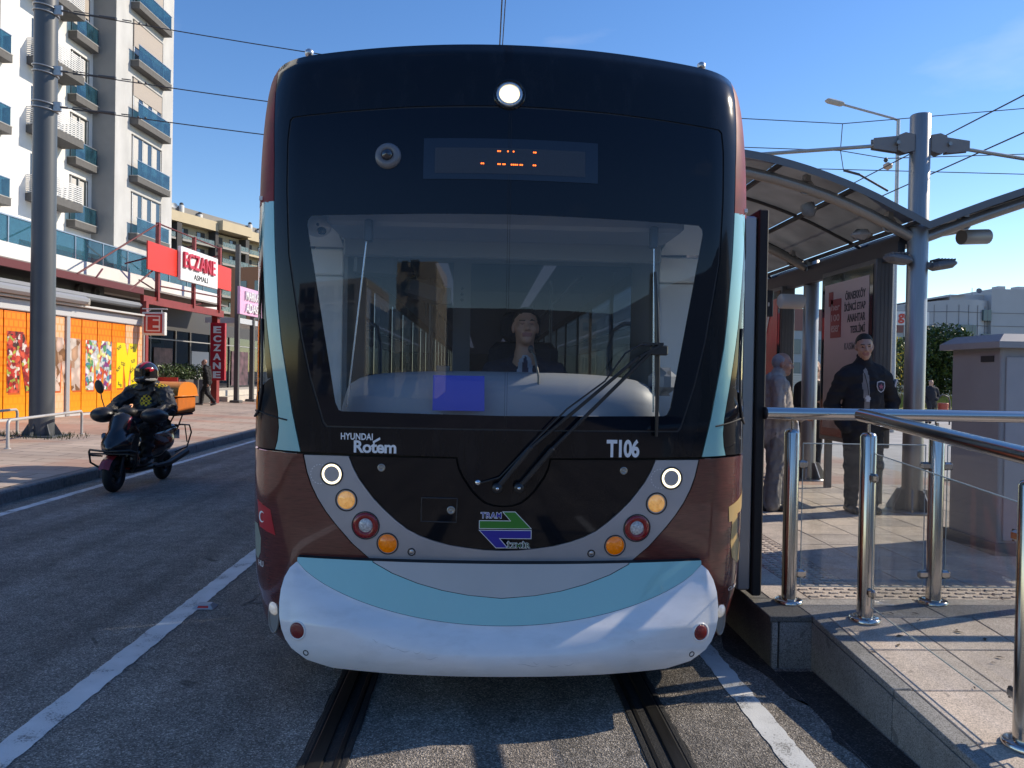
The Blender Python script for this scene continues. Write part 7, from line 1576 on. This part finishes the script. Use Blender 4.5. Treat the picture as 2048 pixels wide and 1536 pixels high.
def f_rear(B):
    B.cap((0, -.25, .66), (0, -.88, .74), .15, .10, 0, .08); B.ell((0, -.45, .56), (.17, .36, .16), 0, .06); B.cap((0, .05, .45), (0, -.35, .50), .13, .15, 0, .08); B.ell((0, -.60, .60), (.15, .28, .13), 0, .06); B.cap((0, -.86, .72), (0, -.98, .74), .07, .04, 0, .05)
    for sx in (-1, 1): B.paint((sx * .17, -.62, .60), (.06, .16, .045), 1, np.array(Matrix.Rotation(R(20), 3, 'X'))); B.paint((sx * .17, -.30, .66), (.06, .22, .045), 2, np.array(Matrix.Rotation(R(15), 3, 'X')))
sdf_part('rear_body', (-.35, -1.15, .25), (.35, .35, 1.0), .013, f_rear, [M_FAIR, M_SRED, mat('grey_side', (.10, .11, .12), .4)], sc)
def f_seat(B): B.cap((0, .0, .79), (0, -.68, .84), .10, .105, 0, .05); B.ell((0, -.35, .80), (.15, .42, .055), 0, .05)
sdf_part('seat', (-.3, -.95, .6), (.3, .25, 1.05), .015, f_seat, [mat('seat_vinyl', (.014, .014, .014), .6)], sc)
SB().bx(-.17, .17, -.05, .42, .30, .35, bev=.02).build('floorboard', M_PLB, sc); SB().bx(-.13, .13, -.35, .40, .22, .30, bev=.03).build('belly', M_PLB, sc)
def f_bars(B): B.ell((0, .36, 1.075), (.13, .10, .075), 0, .03); B.cap((0, .40, .98), (0, .36, 1.07), .06, .07, 0, .04); B.cap((-.30, .29, 1.09), (.30, .29, 1.09), .022, .022, 0, .04)
hb_ = sdf_part('handlebar', (-.5, .1, .85), (.5, .6, 1.25), .010, f_bars, [M_PLB], sc)
SB().box((0, .455, 1.045), (.13, .02, .035), 0, None, .008).build('position_light', mat('headlamp_glass'), hb_); SB().box((0, .36, 1.155), (.12, .07, .015), 0, Matrix.Rotation(R(-25), 3, 'X'), .006).build('instrument', mat('display_glass'), hb_)
for sx in (-1, 1):
    def f_muff(B, sx=sx): B.ell((sx * .36, .34, 1.03), (.16, .15, .11), 0, .04); B.ell((sx * .38, .24, 1.02), (.14, .16, .095), 0, .04)
    sdf_part('hand_muff', (min(sx * .1, sx * .62), -.05, .85), (max(sx * .1, sx * .62), .6, 1.2), .013, f_muff, [mat('muff_vinyl', (.016, .016, .018), .38, bump=.4, bscale=25)], sc)
    def f_lamp(B, sx=sx): B.ell((sx * .145, .575, .69), (.050, .085, .125), 0, .02, np.array(Matrix.Rotation(R(32 * sx), 3, 'Y')))
    sdf_part('headlight', (min(sx * .02, sx * .34), .42, .45), (max(sx * .02, sx * .34), .78, .95), .008, f_lamp, [mat('scooter_lens', (.07, .075, .085), .06, coat=1, var=.9, vscale=30)], sc)
SB().tube([(.36, .28, 1.10), (.40, .30, 1.26), (.41, .30, 1.33)], .008, n=8).build('mirror_stalk', M_BAR, sc); SB().ball((.43, .31, 1.42), (.065, .022, .10), rot=Matrix.Rotation(R(18), 3, 'Y')).build('mirror', M_PLB, sc)
SB().lathe([(.055, 0), (.055, .004), (.04, .004)], (0, .585, .90), (0, .85, .5), 3, cap=False).tube([(-.055, .60, .915), (.055, .60, .915), (0, .64, .87)], .008, n=6, closed=True).build('nose_emblem', M_CHROME, sc)
mb = SB()
for sx in (-1, 1): mb.tube([(sx * .10, .80, .57), (sx * .28, .76, .58), (sx * .33, .70, .55), (sx * .32, .68, .40), (sx * .20, .56, .28), (sx * .12, .44, .27)], .014, n=8); mb.tube([(sx * .33, .70, .50), (sx * .2, .60, .48)], .012, n=6)
mb.tube([(-.12, .80, .57), (.12, .80, .57)], .014, n=8).tube([(-.28, .77, .53), (.28, .77, .53)], .012, n=8).build('crash_bar', M_BAR, sc)
mb = SB()
for sx in (-1, 1): mb.tube([(sx * .14, -.62, .80), (sx * .24, -.72, .84), (sx * .27, -.95, .82), (sx * .27, -1.02, .70), (sx * .25, -.92, .48), (sx * .17, -.70, .42)], .012, n=8); mb.tube([(sx * .26, -.82, .83), (sx * .26, -.90, .56)], .010, n=6); mb.tube([(sx * .12, -.60, .84), (sx * .14, -.72, .98)], .012, n=6); mb.tube([(sx * .12, -.86, .76), (sx * .16, -.95, .98)], .012, n=6)
mb.build('rear_rack', M_BAR, sc); SB().bx(-.26, .26, -1.10, -.55, .975, 1.0, bev=.006).build('rack_plate', M_BAR, sc)
SB().tube([(-.16, -.10, .27), (-.20, -.45, .28), (-.21, -.98, .40)], [.02, .045, .055], n=12).build('exhaust', mat('exhaust_dark', (.06, .06, .06), .4, metal=.6), sc); SB().tube([(.17, .25, .31), (.19, -.35, .33), (.18, -.75, .36)], .014, n=8).build('side_bar', mat('bar_grey', (.18, .18, .18), .4, metal=.5), sc)
# orange top box: straight body, barrel lid
OC = mat('box_orange', (.62, .17, .03), .45, var=.10, vscale=10, dirt=(.35, .12, .05), dscale=4, damt=.4); OL = mat('lid_orange', (.80, .25, .04), .38, dirt=(.55, .25, .14), dscale=3, damt=.3)
bxm = SB(); bxm.bx(-.27, .27, -1.17, -.55, 1.0, 1.27, bev=.03); bo = bxm.build('top_box', OC, sc)
rows = []; lidp = [(-.285, 0), (-.285, .035), (-.27, .10), (-.22, .17), (-.14, .215), (0, .23), (.14, .215), (.22, .17), (.27, .10), (.285, .035), (.285, 0)]
def lid_row(y, k): return [(p[0], y - .0, 1.272 + p[1]) for p in lidp]
# barrel runs across the scooter: arc in y, straight in x
arc = [(-1.185, 0), (-1.185, .04), (-1.165, .11), (-1.11, .165), (-1.02, .205), (-.88, .22), (-.72, .215), (-.62, .185), (-.56, .13), (-.535, .05), (-.535, 0)]
mb = SB(); mb.grid([[(x_, a[0], 1.272 + a[1]) for x_ in (-.285, -.27, 0, .27, .285)] for a in arc])
for sx in (-1, 1): mb.add([(sx * .285, a[0], 1.272 + a[1]) for a in arc], [tuple(range(len(arc)))])
lid = mb.build('lid', OL, bo); SB().tube([(.29, -1.19, 1.275), (.29, -.53, 1.275), (-.29, -.53, 1.275), (-.29, -1.19, 1.275)], .010, n=6, closed=True).build('lid_rim', OL, lid)
SB().box((0, -.528, 1.20), (.16, .03, .06), 0, None, .01).build('latch', M_BAR, bo)
SB().tube([(.276, -1.10, 1.26), (.276, -.62, 1.03)], .006, n=6).build('strap', M_BAR, bo)
SB().bx(-.09, .09, -1.0, -.985, .60, .75).build('number_plate', M_WHITE_INK, sc); SB().box((0, -1.0, .80), (.12, .05, .05), bev=.015).build('tail_light', M_REDL, sc)
# ---- rider, seated, hands in the muffs, helmet turned a little to the left of the picture
rd = thing('person', 'scooter rider in black jacket with yellow checks and black and red helmet', 'person', SCL, SCR)
B = Body((-.62, -.65, .30), (.62, .62, 1.78), .011); K = .05
B.ell((0, -.28, 1.14), (.235, .185, .31), 0, K); B.ell((0, -.20, 1.03), (.20, .16, .12), 0, K); B.cap((-.07, -.20, 1.45), (.07, -.20, 1.45), .075, .075, 0, .03); B.ell((0, -.30, .93), (.20, .18, .12), 1, K); B.cap((-.18, -.24, 1.36), (.18, -.24, 1.36), .108, .108, 0, .07); B.cap((0, -.22, 1.40), (0, -.19, 1.46), .095, .085, 0, .03)
for sx in (-1, 1):
    limb(B, (sx * .23, -.23, 1.34), (sx * .40, -.06, 1.12), (sx * .36, .22, 1.05), (.112, .092, .075), 0); B.cap((sx * .11, -.26, .90), (sx * .19, .14, .84), .115, .095, 1, K); B.cap((sx * .19, .14, .84), (sx * .155, .10, .44), .092, .066, 1, K); B.cap((sx * .155, .06, .40), (sx * .16, .24, .385), .048, .045, 2, .015)
B.cap((0, -.20, 1.44), (0, -.16, 1.54), .06, .06, 3, .02)
B.paint((-.015, -.12, 1.22), (.085, .14, .085), 4); B.paint((.20, -.22, 1.44), (.085, .12, .05), 4); B.paint((-.20, -.22, 1.445), (.085, .12, .045), 4)
def _check(nt, b):
    g = N(nt, 'ShaderNodeNewGeometry').outputs['Position']; c = N(nt, 'ShaderNodeTexChecker', Scale=30.0); nt.links.new(g, c.inputs['Vector']); c.inputs['Color1'].default_value = (.75, .48, .02, 1); c.inputs['Color2'].default_value = (.015, .015, .015, 1); nt.links.new(c.outputs['Color'], b.inputs['Base Color']); b.inputs['Roughness'].default_value = .7
o = B.folds([0, 1], .008, 8).mesh('body', [mat('rider_jacket', (.016, .016, .018), .55, var=.3, vscale=9, bump=1.0, bscale=9), cloth('rider_trousers', (.014, .015, .018)), mat('shoe_black'), M_SKIN, node_mat('yellow_check', _check)], None); o.parent = rd
HR = np.array(Matrix.Rotation(R(-16), 3, 'Z')); HC = v(0, -.13, 1.615)
B = Body((-.24, -.38, 1.38), (.24, .16, 1.83), .0075); T2 = lambda p: HC + HR @ np.array(p)
B.ell(T2((0, -.012, .025)), (.146, .170, .150), 0, .01, HR); B.ell(T2((0, .06, -.08)), (.112, .11, .08), 0, .05, HR); B.ell(T2((0, -.03, -.055)), (.14, .148, .09), 0, .04, HR)
B.cut(T2((0, .19, .0)), (.125, .06, .052), .012, HR)
B.paint(T2((-.03, .05, .16)), (.030, .22, .10), 1, HR); B.paint(T2((-.12, .06, .06)), (.05, .08, .03), 1, HR); B.paint(T2((.085, .07, .115)), (.038, .06, .035), 2, HR); B.paint(T2((.14, .02, .03)), (.03, .07, .018), 2, HR); B.paint(T2((.14, -.06, .06)), (.03, .03, .03), 2, HR); B.paint(T2((0, .165, .0)), (.125, .06, .056), 3, HR); B.paint(T2((.13, .0, -.085)), (.06, .14, .016), 4, HR); B.paint(T2((-.13, .0, -.085)), (.06, .14, .016), 4, HR); B.paint(T2((.09, .11, -.09)), (.05, .06, .03), 2, HR)
hel = thing('helmet', 'full face helmet in black, red and silver on the scooter rider', 'helmet', SCL, SCR); o = B.mesh('shell', [mat('helmet_black', (.02, .02, .022), .12, coat=.7), mat('helmet_red', (.45, .015, .03), .12, coat=.7), mat('helmet_silver', (.62, .63, .65), .15, coat=.6), mat('face_shadow', (.10, .06, .05), .6), mat('helmet_white', (.6, .6, .58), .2, coat=.5)], None); o.parent = hel
rows = []
for t in np.linspace(-1.15, 1.15, 18): rows.append([tuple(HC + HR @ np.array((math.sin(t) * .148, math.cos(t) * .173 - .010, zz + .012))) for zz in np.linspace(-.05, .06, 7)])
SB().grid(rows).build('visor', glass('smoke_visor', (.20, .18, .18), 2.0), hel)
